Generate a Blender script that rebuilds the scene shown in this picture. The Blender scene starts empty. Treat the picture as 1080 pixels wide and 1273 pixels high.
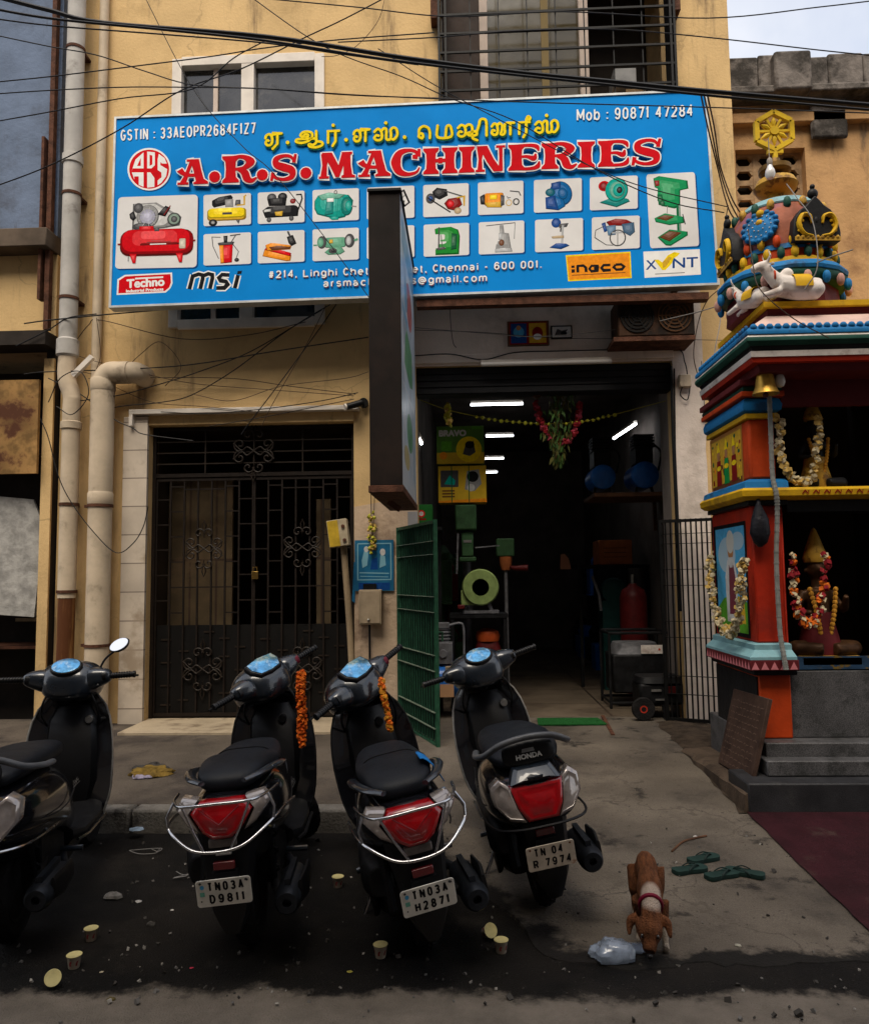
import bpy, bmesh, math, random
from mathutils import Vector, Matrix, Euler, noise
R = math.radians
random.seed(7)
scene = bpy.context.scene
COL = scene.collection

# ------------------------------------------------------------------ camera
FPX, W0, H0 = 957.0, 1080.0, 1273.0
CAM_LOC = Vector((0.0, -8.0, 1.62))
PITCH, YAW, ROLL = R(4.8), R(2.3), R(-0.75)
cam_rot = Matrix.Rotation(YAW, 3, 'Z') @ Matrix.Rotation(R(90) + PITCH, 3, 'X') @ Matrix.Rotation(ROLL, 3, 'Z')
cd = bpy.data.cameras.new('camera')
cam = bpy.data.objects.new('camera', cd)
COL.objects.link(cam)
cam.matrix_world = Matrix.Translation(CAM_LOC) @ cam_rot.to_4x4()
cd.sensor_fit = 'HORIZONTAL'
cd.sensor_width = 36.0
cd.lens = 36.0 * FPX / W0
cd.clip_start, cd.clip_end = 0.05, 600
scene.camera = cam

# ------------------------------------------------------------------ world, sun, exposure
SUN_EL, SUN_AZ = R(58), R(188)          # azimuth clockwise from +Y: the sky opens behind the viewer
world = bpy.data.worlds.new('World')
scene.world = world
world.use_nodes = True
nt = world.node_tree
sky = nt.nodes.new('ShaderNodeTexSky')
sky.sky_type = 'NISHITA'
sky.sun_disc = False
sky.sun_elevation = SUN_EL
sky.sun_rotation = SUN_AZ
sky.air_density = 1.0
sky.dust_density = 3.0
sky.ozone_density = 2.0
bgn = nt.nodes['Background']
# broken bright cloud over the Nishita sky
wtc = nt.nodes.new('ShaderNodeTexCoord'); wn = nt.nodes.new('ShaderNodeTexNoise'); wn.inputs['Scale'].default_value = 2.6; wn.inputs['Detail'].default_value = 6
nt.links.new(wtc.outputs['Generated'], wn.inputs['Vector'])
wr = nt.nodes.new('ShaderNodeMapRange'); wr.inputs[1].default_value = .30; wr.inputs[2].default_value = .62; wr.inputs[3].default_value = .25; wr.inputs[4].default_value = .95
nt.links.new(wn.outputs['Fac'], wr.inputs[0])
wm = nt.nodes.new('ShaderNodeMix'); wm.data_type = 'RGBA'; wm.inputs[7].default_value = (4.7, 4.7, 4.8, 1)
nt.links.new(wr.outputs[0], wm.inputs[0]); nt.links.new(sky.outputs[0], wm.inputs[6])
nt.links.new(wm.outputs[2], bgn.inputs[0])
bgn.inputs[1].default_value = 0.092
sd = bpy.data.lights.new('sun', 'SUN')
sd.energy = 1.5
sd.angle = R(40)
sd.color = (1.0, 0.89, 0.73)
sun = bpy.data.objects.new('sun', sd)
COL.objects.link(sun)
tosun = Vector((math.sin(SUN_AZ) * math.cos(SUN_EL), math.cos(SUN_AZ) * math.cos(SUN_EL), math.sin(SUN_EL)))
sun.rotation_euler = tosun.to_track_quat('Z', 'Y').to_euler()
sun.location = (0, -9, 14)
scene.view_settings.view_transform = 'Standard'
scene.view_settings.look = 'None'
scene.view_settings.gamma = 1
scene.view_settings.exposure = 1.38
scene.cycles.max_bounces = 8

# ------------------------------------------------------------------ helpers
def ray(px, py):
    return cam_rot @ Vector(((px - W0 / 2) / FPX, -(py - H0 / 2) / FPX, -1.0))
def P(px, py, Y):
    d = ray(px, py)
    return CAM_LOC + d * ((Y - CAM_LOC.y) / d.y)
def PZ(px, py, z=0.0):
    d = ray(px, py)
    return CAM_LOC + d * ((z - CAM_LOC.z) / d.z)
def PX(px, py, X):
    d = ray(px, py)
    return CAM_LOC + d * ((X - CAM_LOC.x) / d.x)

MATS = {}
def M(name, col=(.5, .5, .5), rough=.6, metal=0.0, var=0.0, vs=6.0, bump=0.0, bs=40.0, coat=0.0,
      spot=None, spots=3.0, spotr=(.52, .62), stretch=None, emit=0.0, trans=0.0, alpha=1.0, spec=None, spot2=None, brick=None, fine=0.0, crack=None, fleck=None):
    """procedural Principled material: noise variation, a second tone in blotches, bump, coat"""
    if name in MATS: return MATS[name]
    if spec is None: spec = .5 if rough < .35 else .18
    m = bpy.data.materials.new(name); m.use_nodes = True
    n, l = m.node_tree.nodes, m.node_tree.links
    b = n['Principled BSDF']
    b.inputs['Roughness'].default_value = rough
    b.inputs['Metallic'].default_value = metal
    b.inputs['Coat Weight'].default_value = coat
    b.inputs['Coat Roughness'].default_value = .06
    b.inputs['Specular IOR Level'].default_value = spec
    b.inputs['Transmission Weight'].default_value = trans
    b.inputs['Alpha'].default_value = alpha
    c = (*col, 1)
    tc = n.new('ShaderNodeTexCoord')
    vec = tc.outputs['Object']
    if stretch:
        mp = n.new('ShaderNodeMapping'); mp.inputs['Scale'].default_value = stretch
        l.new(vec, mp.inputs['Vector']); svec = mp.outputs[0]
    else: svec = vec
    out = None
    if brick:
        bt = n.new('ShaderNodeTexBrick')
        bm_ = n.new('ShaderNodeMapping'); bm_.inputs['Rotation'].default_value = (R(90), 0, 0) if brick[0] == 'v' else (0, 0, 0)
        l.new(vec, bm_.inputs['Vector']); l.new(bm_.outputs[0], bt.inputs['Vector'])
        bt.inputs['Color1'].default_value = c
        bt.inputs['Color2'].default_value = (*[x * .88 for x in col], 1)
        bt.inputs['Mortar'].default_value = (*brick[1], 1)
        bt.inputs['Scale'].default_value = 1
        bt.inputs['Brick Width'].default_value = brick[2]
        bt.inputs['Row Height'].default_value = brick[3]
        bt.inputs['Mortar Size'].default_value = brick[4]
        bt.offset = brick[5] if len(brick) > 5 else 0.0
        out = bt.outputs['Color']
    def noise_node(v, scale, det=5, rgh=.6):
        t = n.new('ShaderNodeTexNoise'); t.inputs['Scale'].default_value = scale
        t.inputs['Detail'].default_value = det; t.inputs['Roughness'].default_value = rgh
        l.new(v, t.inputs['Vector']); return t.outputs['Fac']
    def mix(fac, a, bcol, typ='MIX'):
        mx = n.new('ShaderNodeMix'); mx.data_type = 'RGBA'; mx.blend_type = typ
        if isinstance(fac, float): mx.inputs[0].default_value = fac
        else: l.new(fac, mx.inputs[0])
        if isinstance(a, tuple): mx.inputs[6].default_value = a
        else: l.new(a, mx.inputs[6])
        if isinstance(bcol, tuple): mx.inputs[7].default_value = bcol
        else: l.new(bcol, mx.inputs[7])
        return mx.outputs[2]
    def ramp(fac, p0, p1):
        r = n.new('ShaderNodeMapRange'); r.inputs[1].default_value = p0; r.inputs[2].default_value = p1
        r.interpolation_type = 'SMOOTHSTEP'
        l.new(fac, r.inputs[0]); return r.outputs[0]
    if var > 0:
        f = ramp(noise_node(svec, vs), .3, .7)
        g = mix(f, (1 - var, 1 - var, 1 - var, 1), (1 + var, 1 + var, 1 + var, 1))
        out = mix(1.0, out if out else c, g, 'MULTIPLY')
    if spot:
        out = mix(ramp(noise_node(svec, spots, 6, .65), *spotr), out if out else c, (*spot, 1))
    if spot2:
        sc2, s_, r0, r1, st = spot2
        mp2 = n.new('ShaderNodeMapping'); mp2.inputs['Scale'].default_value = st; mp2.inputs['Location'].default_value = (3.1, 1.7, .4)
        l.new(vec, mp2.inputs['Vector'])
        out = mix(ramp(noise_node(mp2.outputs[0], s_, 6, .65), r0, r1), out if out else c, (*sc2, 1))
    if crack:
        vo = n.new('ShaderNodeTexVoronoi'); vo.feature = 'DISTANCE_TO_EDGE'; vo.inputs['Scale'].default_value = crack[0]
        wv = n.new('ShaderNodeVectorMath'); wv.operation = 'ADD'
        wn_ = n.new('ShaderNodeTexNoise'); wn_.inputs['Scale'].default_value = 2.5; wn_.inputs['Detail'].default_value = 5
        wsub = n.new('ShaderNodeVectorMath'); wsub.operation = 'SCALE'; wsub.inputs['Scale'].default_value = .55
        l.new(vec, wn_.inputs['Vector']); l.new(wn_.outputs['Color'], wsub.inputs[0]); l.new(vec, wv.inputs[0]); l.new(wsub.outputs[0], wv.inputs[1]); l.new(wv.outputs[0], vo.inputs['Vector'])
        out = mix(ramp(vo.outputs['Distance'], crack[1], crack[1] * .3), out if out else c, (*[x * crack[2] for x in col], 1))
    if fleck:
        out = mix(ramp(noise_node(vec, fleck[1], 2, .5), fleck[2], fleck[3]), out if out else c, (*fleck[0], 1))
    if fine > 0:
        f = ramp(noise_node(vec, 160.0, 3), .3, .7)
        g = mix(f, (1 - fine, 1 - fine, 1 - fine, 1), (1 + fine, 1 + fine, 1 + fine, 1))
        out = mix(1.0, out if out else c, g, 'MULTIPLY')
    if out: l.new(out, b.inputs['Base Color'])
    else: b.inputs['Base Color'].default_value = c
    if emit > 0:
        b.inputs['Emission Strength'].default_value = emit
        b.inputs['Emission Color'].default_value = c
    if var > 0 and rough > .1:
        rr = n.new('ShaderNodeMapRange'); rr.inputs[3].default_value = max(rough - .12, .02); rr.inputs[4].default_value = min(rough + .12, 1)
        l.new(noise_node(vec, vs * 2.3), rr.inputs[0]); l.new(rr.outputs[0], b.inputs['Roughness'])
    if bump > 0:
        bp = n.new('ShaderNodeBump'); bp.inputs['Strength'].default_value = bump; bp.inputs['Distance'].default_value = .02
        l.new(noise_node(vec, bs), bp.inputs['Height']); l.new(bp.outputs[0], b.inputs['Normal'])
    MATS[name] = m
    return m

def region(m, col, ax, ay, c0, namp, nscale, w, rough=None):
    """a second surface laid in one area of a ground sheet, with a ragged border: where ax*x + ay*y + c0 + noise > 0"""
    n, l = m.node_tree.nodes, m.node_tree.links; b = n['Principled BSDF']
    tc = n.new('ShaderNodeTexCoord'); sp = n.new('ShaderNodeSeparateXYZ'); l.new(tc.outputs['Object'], sp.inputs[0])
    def math_(op, a, bb):
        q = n.new('ShaderNodeMath'); q.operation = op
        for i, v in enumerate((a, bb)):
            if isinstance(v, (int, float)): q.inputs[i].default_value = v
            else: l.new(v, q.inputs[i])
        return q.outputs[0]
    t = n.new('ShaderNodeTexNoise'); t.inputs['Scale'].default_value = nscale; t.inputs['Detail'].default_value = 7; t.inputs['Roughness'].default_value = .68
    l.new(tc.outputs['Object'], t.inputs['Vector'])
    f = math_('ADD', math_('ADD', math_('MULTIPLY', sp.outputs[0], ax), math_('MULTIPLY', sp.outputs[1], ay)), math_('ADD', math_('MULTIPLY', math_('SUBTRACT', t.outputs['Fac'], .5), namp), c0))
    r = n.new('ShaderNodeMapRange'); r.interpolation_type = 'SMOOTHSTEP'; r.inputs[1].default_value = -w; r.inputs[2].default_value = w; l.new(f, r.inputs[0])
    src = b.inputs['Base Color'].links[0].from_socket
    t2 = n.new('ShaderNodeTexNoise'); t2.inputs['Scale'].default_value = 3.5; t2.inputs['Detail'].default_value = 8; t2.inputs['Roughness'].default_value = .7; l.new(tc.outputs['Object'], t2.inputs['Vector'])
    v = n.new('ShaderNodeMapRange'); v.inputs[1].default_value = .3; v.inputs[2].default_value = .7; v.inputs[3].default_value = .62; v.inputs[4].default_value = 1.3; l.new(t2.outputs['Fac'], v.inputs[0])
    cm = n.new('ShaderNodeMix'); cm.data_type = 'RGBA'; cm.blend_type = 'MULTIPLY'; cm.inputs[0].default_value = 1; cm.inputs[6].default_value = (*col, 1); l.new(v.outputs[0], cm.inputs[7])
    x = n.new('ShaderNodeMix'); x.data_type = 'RGBA'; l.new(r.outputs[0], x.inputs[0]); l.new(src, x.inputs[6]); l.new(cm.outputs[2], x.inputs[7]); l.new(x.outputs[2], b.inputs['Base Color'])

def WM(o):
    m = o.matrix_basis.copy()
    while o.parent:
        o = o.parent; m = o.matrix_basis @ m
    return m

def tag(o, label=None, cat=None, group=None, kind=None):
    if label: o['label'] = label
    if cat: o['category'] = cat
    if group: o['group'] = group
    if kind: o['kind'] = kind
    return o

def thing(name, label, cat, loc=(0, 0, 0), group=None, mat=None):
    o = bpy.data.objects.new(name, None)
    o.empty_display_size = .1
    COL.objects.link(o)
    if mat is not None: o.matrix_basis = mat
    else: o.location = loc
    o.matrix_basis = o.matrix_basis.copy()
    return tag(o, label, cat, group)

def bez(pts, n=8):
    """Catmull-Rom through points"""
    pts = [Vector(p) for p in pts]
    if len(pts) < 3: return pts
    q = [pts[0] * 2 - pts[1]] + pts + [pts[-1] * 2 - pts[-2]]
    out = []
    for i in range(1, len(q) - 2):
        for k in range(n):
            t = k / n
            a, b, c, d = q[i - 1], q[i], q[i + 1], q[i + 2]
            out.append(.5 * ((2 * b) + (c - a) * t + (2 * a - 5 * b + 4 * c - d) * t * t + (3 * b - a - 3 * c + d) * t ** 3))
    out.append(pts[-1])
    return out

class MB:
    """collects shapes in one bmesh and links them as ONE mesh object"""
    def __init__(s, T=None):
        s.bm = bmesh.new(); s.T = T; s.mi = 0
    def add(s, verts, faces):
        T = s.T
        vs = [s.bm.verts.new((T @ Vector(v)) if T is not None else Vector(v)) for v in verts]
        for f in faces:
            try:
                fc = s.bm.faces.new([vs[i] for i in f]); fc.material_index = s.mi; fc.smooth = True
            except ValueError: pass
        return s
    def box(s, x0, x1, y0, y1, z0, z1, rot=None):
        v = [(x, y, z) for z in (z0, z1) for y in (y0, y1) for x in (x0, x1)]
        if rot is not None:
            c = Vector(((x0 + x1) / 2, (y0 + y1) / 2, (z0 + z1) / 2))
            v = [c + rot @ (Vector(p) - c) for p in v]
        return s.add(v, [(0, 2, 3, 1), (4, 5, 7, 6), (0, 1, 5, 4), (2, 6, 7, 3), (0, 4, 6, 2), (1, 3, 7, 5)])
    def bar(s, a, b, w, h=None, up=(0, 0, 1)):
        a, b = Vector(a), Vector(b); h = h or w
        d = (b - a).normalized(); u = Vector(up)
        if abs(d.dot(u)) > .98: u = Vector((1, 0, 0))
        sd_ = d.cross(u).normalized() * w / 2; u2 = sd_.normalized().cross(d) * h / 2
        v = [a - sd_ - u2, a + sd_ - u2, a + sd_ + u2, a - sd_ + u2, b - sd_ - u2, b + sd_ - u2, b + sd_ + u2, b - sd_ + u2]
        return s.add(v, [(3, 2, 1, 0), (4, 5, 6, 7), (0, 1, 5, 4), (1, 2, 6, 5), (2, 3, 7, 6), (3, 0, 4, 7)])
    def tube(s, pts, r, n=10, closed=False, cap=True, flat=1.0):
        pts = [Vector(p) for p in pts]
        rs = r if isinstance(r, (list, tuple)) else [r] * len(pts)
        if len(rs) != len(pts): rs = [rs[0] + (rs[-1] - rs[0]) * i / (len(pts) - 1) for i in range(len(pts))]
        N = len(pts); up = None; vs = []; fs = []
        for i in range(N):
            if closed: d = pts[(i + 1) % N] - pts[i - 1]
            else: d = pts[min(i + 1, N - 1)] - pts[max(i - 1, 0)]
            d = d.normalized() if d.length > 1e-9 else Vector((0, 0, 1))
            if up is None: up = Vector((0, 0, 1)) if abs(d.z) < .9 else Vector((1, 0, 0))
            up = (up - d * up.dot(d)); up = up.normalized() if up.length > 1e-6 else d.orthogonal().normalized()
            sd_ = d.cross(up)
            for k in range(n):
                a = 2 * math.pi * k / n
                vs.append(pts[i] + (sd_ * math.cos(a) + up * math.sin(a) * flat) * rs[i])
        for i in range(N if closed else N - 1):
            j = (i + 1) % N
            for k in range(n):
                k2 = (k + 1) % n
                fs.append((i * n + k, i * n + k2, j * n + k2, j * n + k))
        if cap and not closed:
            fs.append(tuple(reversed(range(n)))); fs.append(tuple(range((N - 1) * n, N * n)))
        return s.add(vs, fs)
    def lathe(s, prof, c=(0, 0, 0), axis='z', n=24, ang=2 * math.pi, scale=(1, 1)):
        c = Vector(c); vs = []; fs = []; m = len(prof)
        for k in range(n):
            a = ang * k / n
            for r, h in prof:
                x, y = r * math.cos(a) * scale[0], r * math.sin(a) * scale[1]
                vs.append(c + Vector({'z': (x, y, h), 'y': (x, h, -y), 'x': (h, x, y)}[axis]))
        for k in range(n):
            k2 = (k + 1) % n
            for i in range(m - 1):
                fs.append((k * m + i, k2 * m + i, k2 * m + i + 1, k * m + i + 1))
        if prof[0][0] > 1e-6: fs.append(tuple(reversed([k * m for k in range(n)])))
        if prof[-1][0] > 1e-6: fs.append(tuple(k * m + m - 1 for k in range(n)))
        return s.add(vs, fs)
    def ball(s, c, r, n=12, sc=(1, 1, 1)):
        prof = [(math.sin(math.pi * i / (n // 2 + 1)), -math.cos(math.pi * i / (n // 2 + 1))) for i in range(n // 2 + 2)]
        prof[0] = (0.0, -1); prof[-1] = (0.0, 1)
        c = Vector(c); m = len(prof); vs = []; fs = []
        for k in range(n):
            a = 2 * math.pi * k / n
            for rr, h in prof: vs.append(c + Vector((rr * math.cos(a) * r * sc[0], rr * math.sin(a) * r * sc[1], h * r * sc[2])))
        for k in range(n):
            k2 = (k + 1) % n
            for i in range(m - 1): fs.append((k * m + i, k2 * m + i, k2 * m + i + 1, k * m + i + 1))
        return s.add(vs, fs)
    def loft(s, loops, cap=True, closed=True):
        n = len(loops[0]); vs = [p for L in loops for p in L]; fs = []
        for i in range(len(loops) - 1):
            for k in range(n if closed else n - 1):
                k2 = (k + 1) % n
                fs.append((i * n + k, i * n + k2, (i + 1) * n + k2, (i + 1) * n + k))
        if cap and closed:
            fs.append(tuple(reversed(range(n)))); fs.append(tuple(range((len(loops) - 1) * n, len(loops) * n)))
        return s.add(vs, fs)
    def sections(s, secs, axis='x', n=24, e=2.6, cap=True):
        """loft of superellipses: (pos, c1, c2, h1, h2)"""
        loops = []
        for pos, c1, c2, h1, h2 in secs:
            L = []
            for k in range(n):
                a = 2 * math.pi * k / n; ca, sa = math.cos(a), math.sin(a)
                u = c1 + h1 * math.copysign(abs(ca) ** (2 / e), ca); v = c2 + h2 * math.copysign(abs(sa) ** (2 / e), sa)
                L.append({'x': (pos, u, v), 'y': (u, pos, v), 'z': (u, v, pos)}[axis])
            loops.append(L)
        return s.loft(loops, cap)
    def prism(s, poly, vec):
        """polygon of 3D points pushed along vec"""
        vec = Vector(vec); n = len(poly)
        vs = [Vector(p) for p in poly] + [Vector(p) + vec for p in poly]
        fs = [tuple(range(n)), tuple(reversed(range(n, 2 * n)))] + [(i, n + i, n + (i + 1) % n, (i + 1) % n) for i in range(n)]
        return s.add(vs, fs)
    def build(s, name, mats, parent=None, local=False, smooth=40, bevel=0, seg=2, sub=0, kind=None):
        me = bpy.data.meshes.new(name)
        if parent is not None and not local:
            s.bm.transform(WM(parent).inverted())
        bmesh.ops.recalc_face_normals(s.bm, faces=s.bm.faces[:])
        s.bm.to_mesh(me); s.bm.free()
        for m in (mats if isinstance(mats, (list, tuple)) else [mats]): me.materials.append(m)
        if smooth < 0:
            for p in me.polygons: p.use_smooth = False
        elif smooth < 180:
            me.set_sharp_from_angle(angle=R(smooth))
        o = bpy.data.objects.new(name, me); COL.objects.link(o)
        if parent is not None: o.parent = parent
        if bevel > 0:
            bv = o.modifiers.new('bevel', 'BEVEL'); bv.width = bevel; bv.segments = seg; bv.limit_method = 'ANGLE'; bv.angle_limit = R(40)
            bv.harden_normals = False
        if sub > 0:
            sb = o.modifiers.new('subdivision', 'SUBSURF'); sb.levels = sub; sb.render_levels = sub
        if kind: o['kind'] = kind
        return o

def wall_holes(mb, x0, x1, z0, z1, holes, Y, thick, face=1):
    """wall sheet in the XZ plane with openings and reveals; front at Y, back at Y+thick"""
    xs = sorted({x0, x1, *[h[0] for h in holes], *[h[1] for h in holes]})
    zs = sorted({z0, z1, *[h[2] for h in holes], *[h[3] for h in holes]})
    inh = lambda x, z: any(h[0] < x < h[1] and h[2] < z < h[3] for h in holes)
    for a, b in zip(xs, xs[1:]):
        for c, d in zip(zs, zs[1:]):
            if not inh((a + b) / 2, (c + d) / 2):
                mb.add([(a, Y, c), (b, Y, c), (b, Y, d), (a, Y, d)], [(0, 1, 2, 3)])
                mb.add([(a, Y + thick, c), (b, Y + thick, c), (b, Y + thick, d), (a, Y + thick, d)], [(3, 2, 1, 0)])
    for h in holes + [(x0, x1, z0, z1)]:
        a, b, c, d = h; y, t = Y, Y + thick
        mb.add([(a, y, c), (a, t, c), (a, t, d), (a, y, d)], [(0, 1, 2, 3)])
        mb.add([(b, y, c), (b, t, c), (b, t, d), (b, y, d)], [(3, 2, 1, 0)])
        mb.add([(a, y, d), (b, y, d), (b, t, d), (a, t, d)], [(0, 1, 2, 3)])
        mb.add([(a, y, c), (b, y, c), (b, t, c), (a, t, c)], [(3, 2, 1, 0)])

# ------------------------------------------------------------------ flat printed artwork on real panels
_txt = {}
def text_mesh(st):
    if st in _txt: return _txt[st]
    c = bpy.data.curves.new('text', 'FONT'); c.body = st; c.size = 1; c.resolution_u = 4
    o = bpy.data.objects.new('text', c); COL.objects.link(o)
    dg = bpy.context.evaluated_depsgraph_get()
    me = bpy.data.meshes.new_from_object(o.evaluated_get(dg))
    vs = [(v.co.x, v.co.y) for v in me.vertices]; fs = [tuple(p.vertices) for p in me.polygons]
    bpy.data.objects.remove(o); bpy.data.curves.remove(c); bpy.data.meshes.remove(me)
    _txt[st] = (vs, fs)
    return _txt[st]

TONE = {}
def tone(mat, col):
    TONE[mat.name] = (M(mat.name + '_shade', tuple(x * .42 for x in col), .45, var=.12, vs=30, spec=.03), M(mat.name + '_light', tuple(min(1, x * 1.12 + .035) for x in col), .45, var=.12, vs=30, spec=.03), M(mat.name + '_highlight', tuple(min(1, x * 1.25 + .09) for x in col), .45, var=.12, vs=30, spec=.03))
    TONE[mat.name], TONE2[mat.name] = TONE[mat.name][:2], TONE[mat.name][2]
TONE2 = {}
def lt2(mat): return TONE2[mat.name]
class Art:
    """print on a flat panel: m maps drawing units to panel metres (u right, v up), k = metres per unit"""
    EPS = 4e-5
    def __init__(s, m=None, k=1.0, z=0.0):
        s.m = m or (lambda x, y: (x * k, y * k)); s.k = k; s.z = z; s.items = []; s.mats = []
    def mi(s, mat):
        if mat not in s.mats: s.mats.append(mat)
        return s.mats.index(mat)
    def raw(s, vs, fs, mat):
        s.z += s.EPS; s.items.append((vs, fs, s.mi(mat), s.z)); return s
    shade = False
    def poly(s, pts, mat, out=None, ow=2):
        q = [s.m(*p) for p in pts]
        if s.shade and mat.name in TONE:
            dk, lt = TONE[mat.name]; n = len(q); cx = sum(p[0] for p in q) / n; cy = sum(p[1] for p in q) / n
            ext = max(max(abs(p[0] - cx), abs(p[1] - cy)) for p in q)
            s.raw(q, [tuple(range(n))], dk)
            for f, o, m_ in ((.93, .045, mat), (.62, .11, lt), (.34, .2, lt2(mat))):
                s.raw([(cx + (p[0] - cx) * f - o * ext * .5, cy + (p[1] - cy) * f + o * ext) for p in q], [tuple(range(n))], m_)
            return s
        if out: s.line(pts + [pts[0]], ow * 2, out, rnd=True)
        return s.raw(q, [tuple(range(len(q)))], mat)
    def line(s, pts, w, mat, rnd=False, split=False):
        """w in drawing units: number or list"""
        q = [Vector(s.m(*p)) for p in pts]; N = len(q)
        if split and N > 2:
            k0 = 0; ww0 = w * s.k * .42
            for i in range(1, N):
                sharp = i == N - 1
                if not sharp:
                    a_, b_ = (q[i] - q[i - 1]), (q[i + 1] - q[i])
                    sharp = a_.length > 1e-9 and b_.length > 1e-9 and a_.angle(b_) > R(50)
                if sharp:
                    seg = list(pts[k0:i + 1]); ex = lambda p, o, f: (p[0] + (p[0] - o[0]) / max(math.hypot(p[0] - o[0], p[1] - o[1]), 1e-9) * f, p[1] + (p[1] - o[1]) / max(math.hypot(p[0] - o[0], p[1] - o[1]), 1e-9) * f)
                    if k0 > 0: seg[0] = ex(seg[0], seg[1], w * .42)
                    if i < N - 1: seg[-1] = ex(seg[-1], seg[-2], w * .42)
                    s.line(seg, w, mat); k0 = i
            return s
        ws = [x * s.k / 2 for x in (w if isinstance(w, (list, tuple)) else [w] * N)]
        vs = []; fs = []
        for i in range(N):
            d = (q[min(i + 1, N - 1)] - q[max(i - 1, 0)])
            if d.length < 1e-9: d = Vector((1, 0))
            d.normalize(); nn = Vector((-d.y, d.x))
            f = 1.0
            if 0 < i < N - 1:
                a = (q[i] - q[i - 1]).normalized(); f = 1 / max(.5, abs(a.dot(d)))
            vs += [q[i] + nn * ws[i] * f, q[i] - nn * ws[i] * f]
        for i in range(N - 1): fs.append((2 * i, 2 * i + 1, 2 * i + 3, 2 * i + 2))
        return s.raw(vs, fs, mat)
    def ell(s, cx, cy, rx, ry, mat, n=24, rot=0.0, a0=0.0, a1=360.0):
        c, sn = math.cos(rot), math.sin(rot); pts = []
        for i in range(n):
            a = R(a0 + (a1 - a0) * i / (n if a1 - a0 >= 360 else n - 1))
            x, y = rx * math.cos(a), ry * math.sin(a); pts.append((cx + x * c - y * sn, cy + x * sn + y * c))
        return s.poly(pts, mat)
    def arc(s, cx, cy, rx, ry, a0, a1, w, mat, n=20):
        return s.line([(cx + rx * math.cos(R(a0 + (a1 - a0) * i / n)), cy + ry * math.sin(R(a0 + (a1 - a0) * i / n))) for i in range(n + 1)], w, mat)
    def rrect(s, x0, y0, x1, y1, r, mat, quad=None):
        pts = []
        sx = 1 if x1 > x0 else -1; sy = 1 if y1 > y0 else -1
        for cx, cy, a in ((x1 - r * sx, y1 - r * sy, 0), (x0 + r * sx, y1 - r * sy, 90), (x0 + r * sx, y0 + r * sy, 180), (x1 - r * sx, y0 + r * sy, 270)):
            for i in range(5):
                t = R(a + 22.5 * i); pts.append((cx + r * sx * math.cos(t), cy + r * sy * math.sin(t)))
        if quad: pts = [quad((p[0] - x0) / (x1 - x0), (p[1] - y0) / (y1 - y0)) for p in pts]
        return s.poly(pts, mat)
    def text(s, st, p0, p1, h, mat, bold=0.0, n=8, italic=0.0, off=(0, 0), up=-1, full=False):
        """text from p0 (baseline left) to p1 (baseline right), h = height of capitals in units; up=-1: y grows downwards"""
        vs, fs = text_mesh(st)
        if not vs: return s
        xs = [v[0] for v in vs]; a, b = min(xs), max(xs)
        H = .73
        if full: H = max(v[1] for v in vs) - min(v[1] for v in vs); base = min(v[1] for v in vs)
        else: base = 0
        dx, dy = p1[0] - p0[0], p1[1] - p0[1]
        def mp(v, ox, oy):
            t = (v[0] - a) / (b - a); hh = (v[1] - base) / H * h
            return s.m(p0[0] + dx * t + italic * hh + ox + off[0], p0[1] + dy * t + up * hh + oy + off[1])
        offs = [(0, 0)] if bold <= 0 else [(0, 0)] + [(bold * math.cos(2 * math.pi * i / n), bold * math.sin(2 * math.pi * i / n)) for i in range(n)]
        for ox, oy in offs: s.raw([mp(v, ox, oy) for v in vs], fs, mat)
        return s
    def build(s, name, parent, T):
        """T: matrix of the panel (x right, y up, z towards the viewer) in the parent's frame"""
        bm = bmesh.new()
        for vs, fs, mi, z in s.items:
            q = [bm.verts.new(T @ Vector((v[0], v[1], z))) for v in vs]
            for f in fs:
                if len(set(f)) < 3: continue
                try: fc = bm.faces.new([q[i] for i in f])
                except ValueError: continue
                fc.material_index = mi
        nz = (T.to_3x3() @ Vector((0, 0, 1)))
        bm.normal_update()
        for f in bm.faces:
            if f.normal.dot(nz) < 0: f.normal_flip()
        me = bpy.data.meshes.new(name); bm.to_mesh(me); bm.free()
        for m in s.mats: me.materials.append(m)
        o = bpy.data.objects.new(name, me); COL.objects.link(o); o.parent = parent
        return o

def ink(name, col, rough=.45, emit=0, var=.12, vs=30):
    m = M('print_' + name, col, rough, var=var, vs=vs, emit=emit, spec=.03)
    if emit == 0: tone(m, col)
    return m
def frame_of(o, u, v):
    """panel matrix from origin, right vector, up vector"""
    u = Vector(u).normalized(); v = Vector(v); v = (v - u * v.dot(u)).normalized(); n = u.cross(v)
    m = Matrix.Identity(4)
    for i in range(3): m[i][0], m[i][1], m[i][2], m[i][3] = u[i], v[i], n[i], o[i]
    return m

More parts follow.
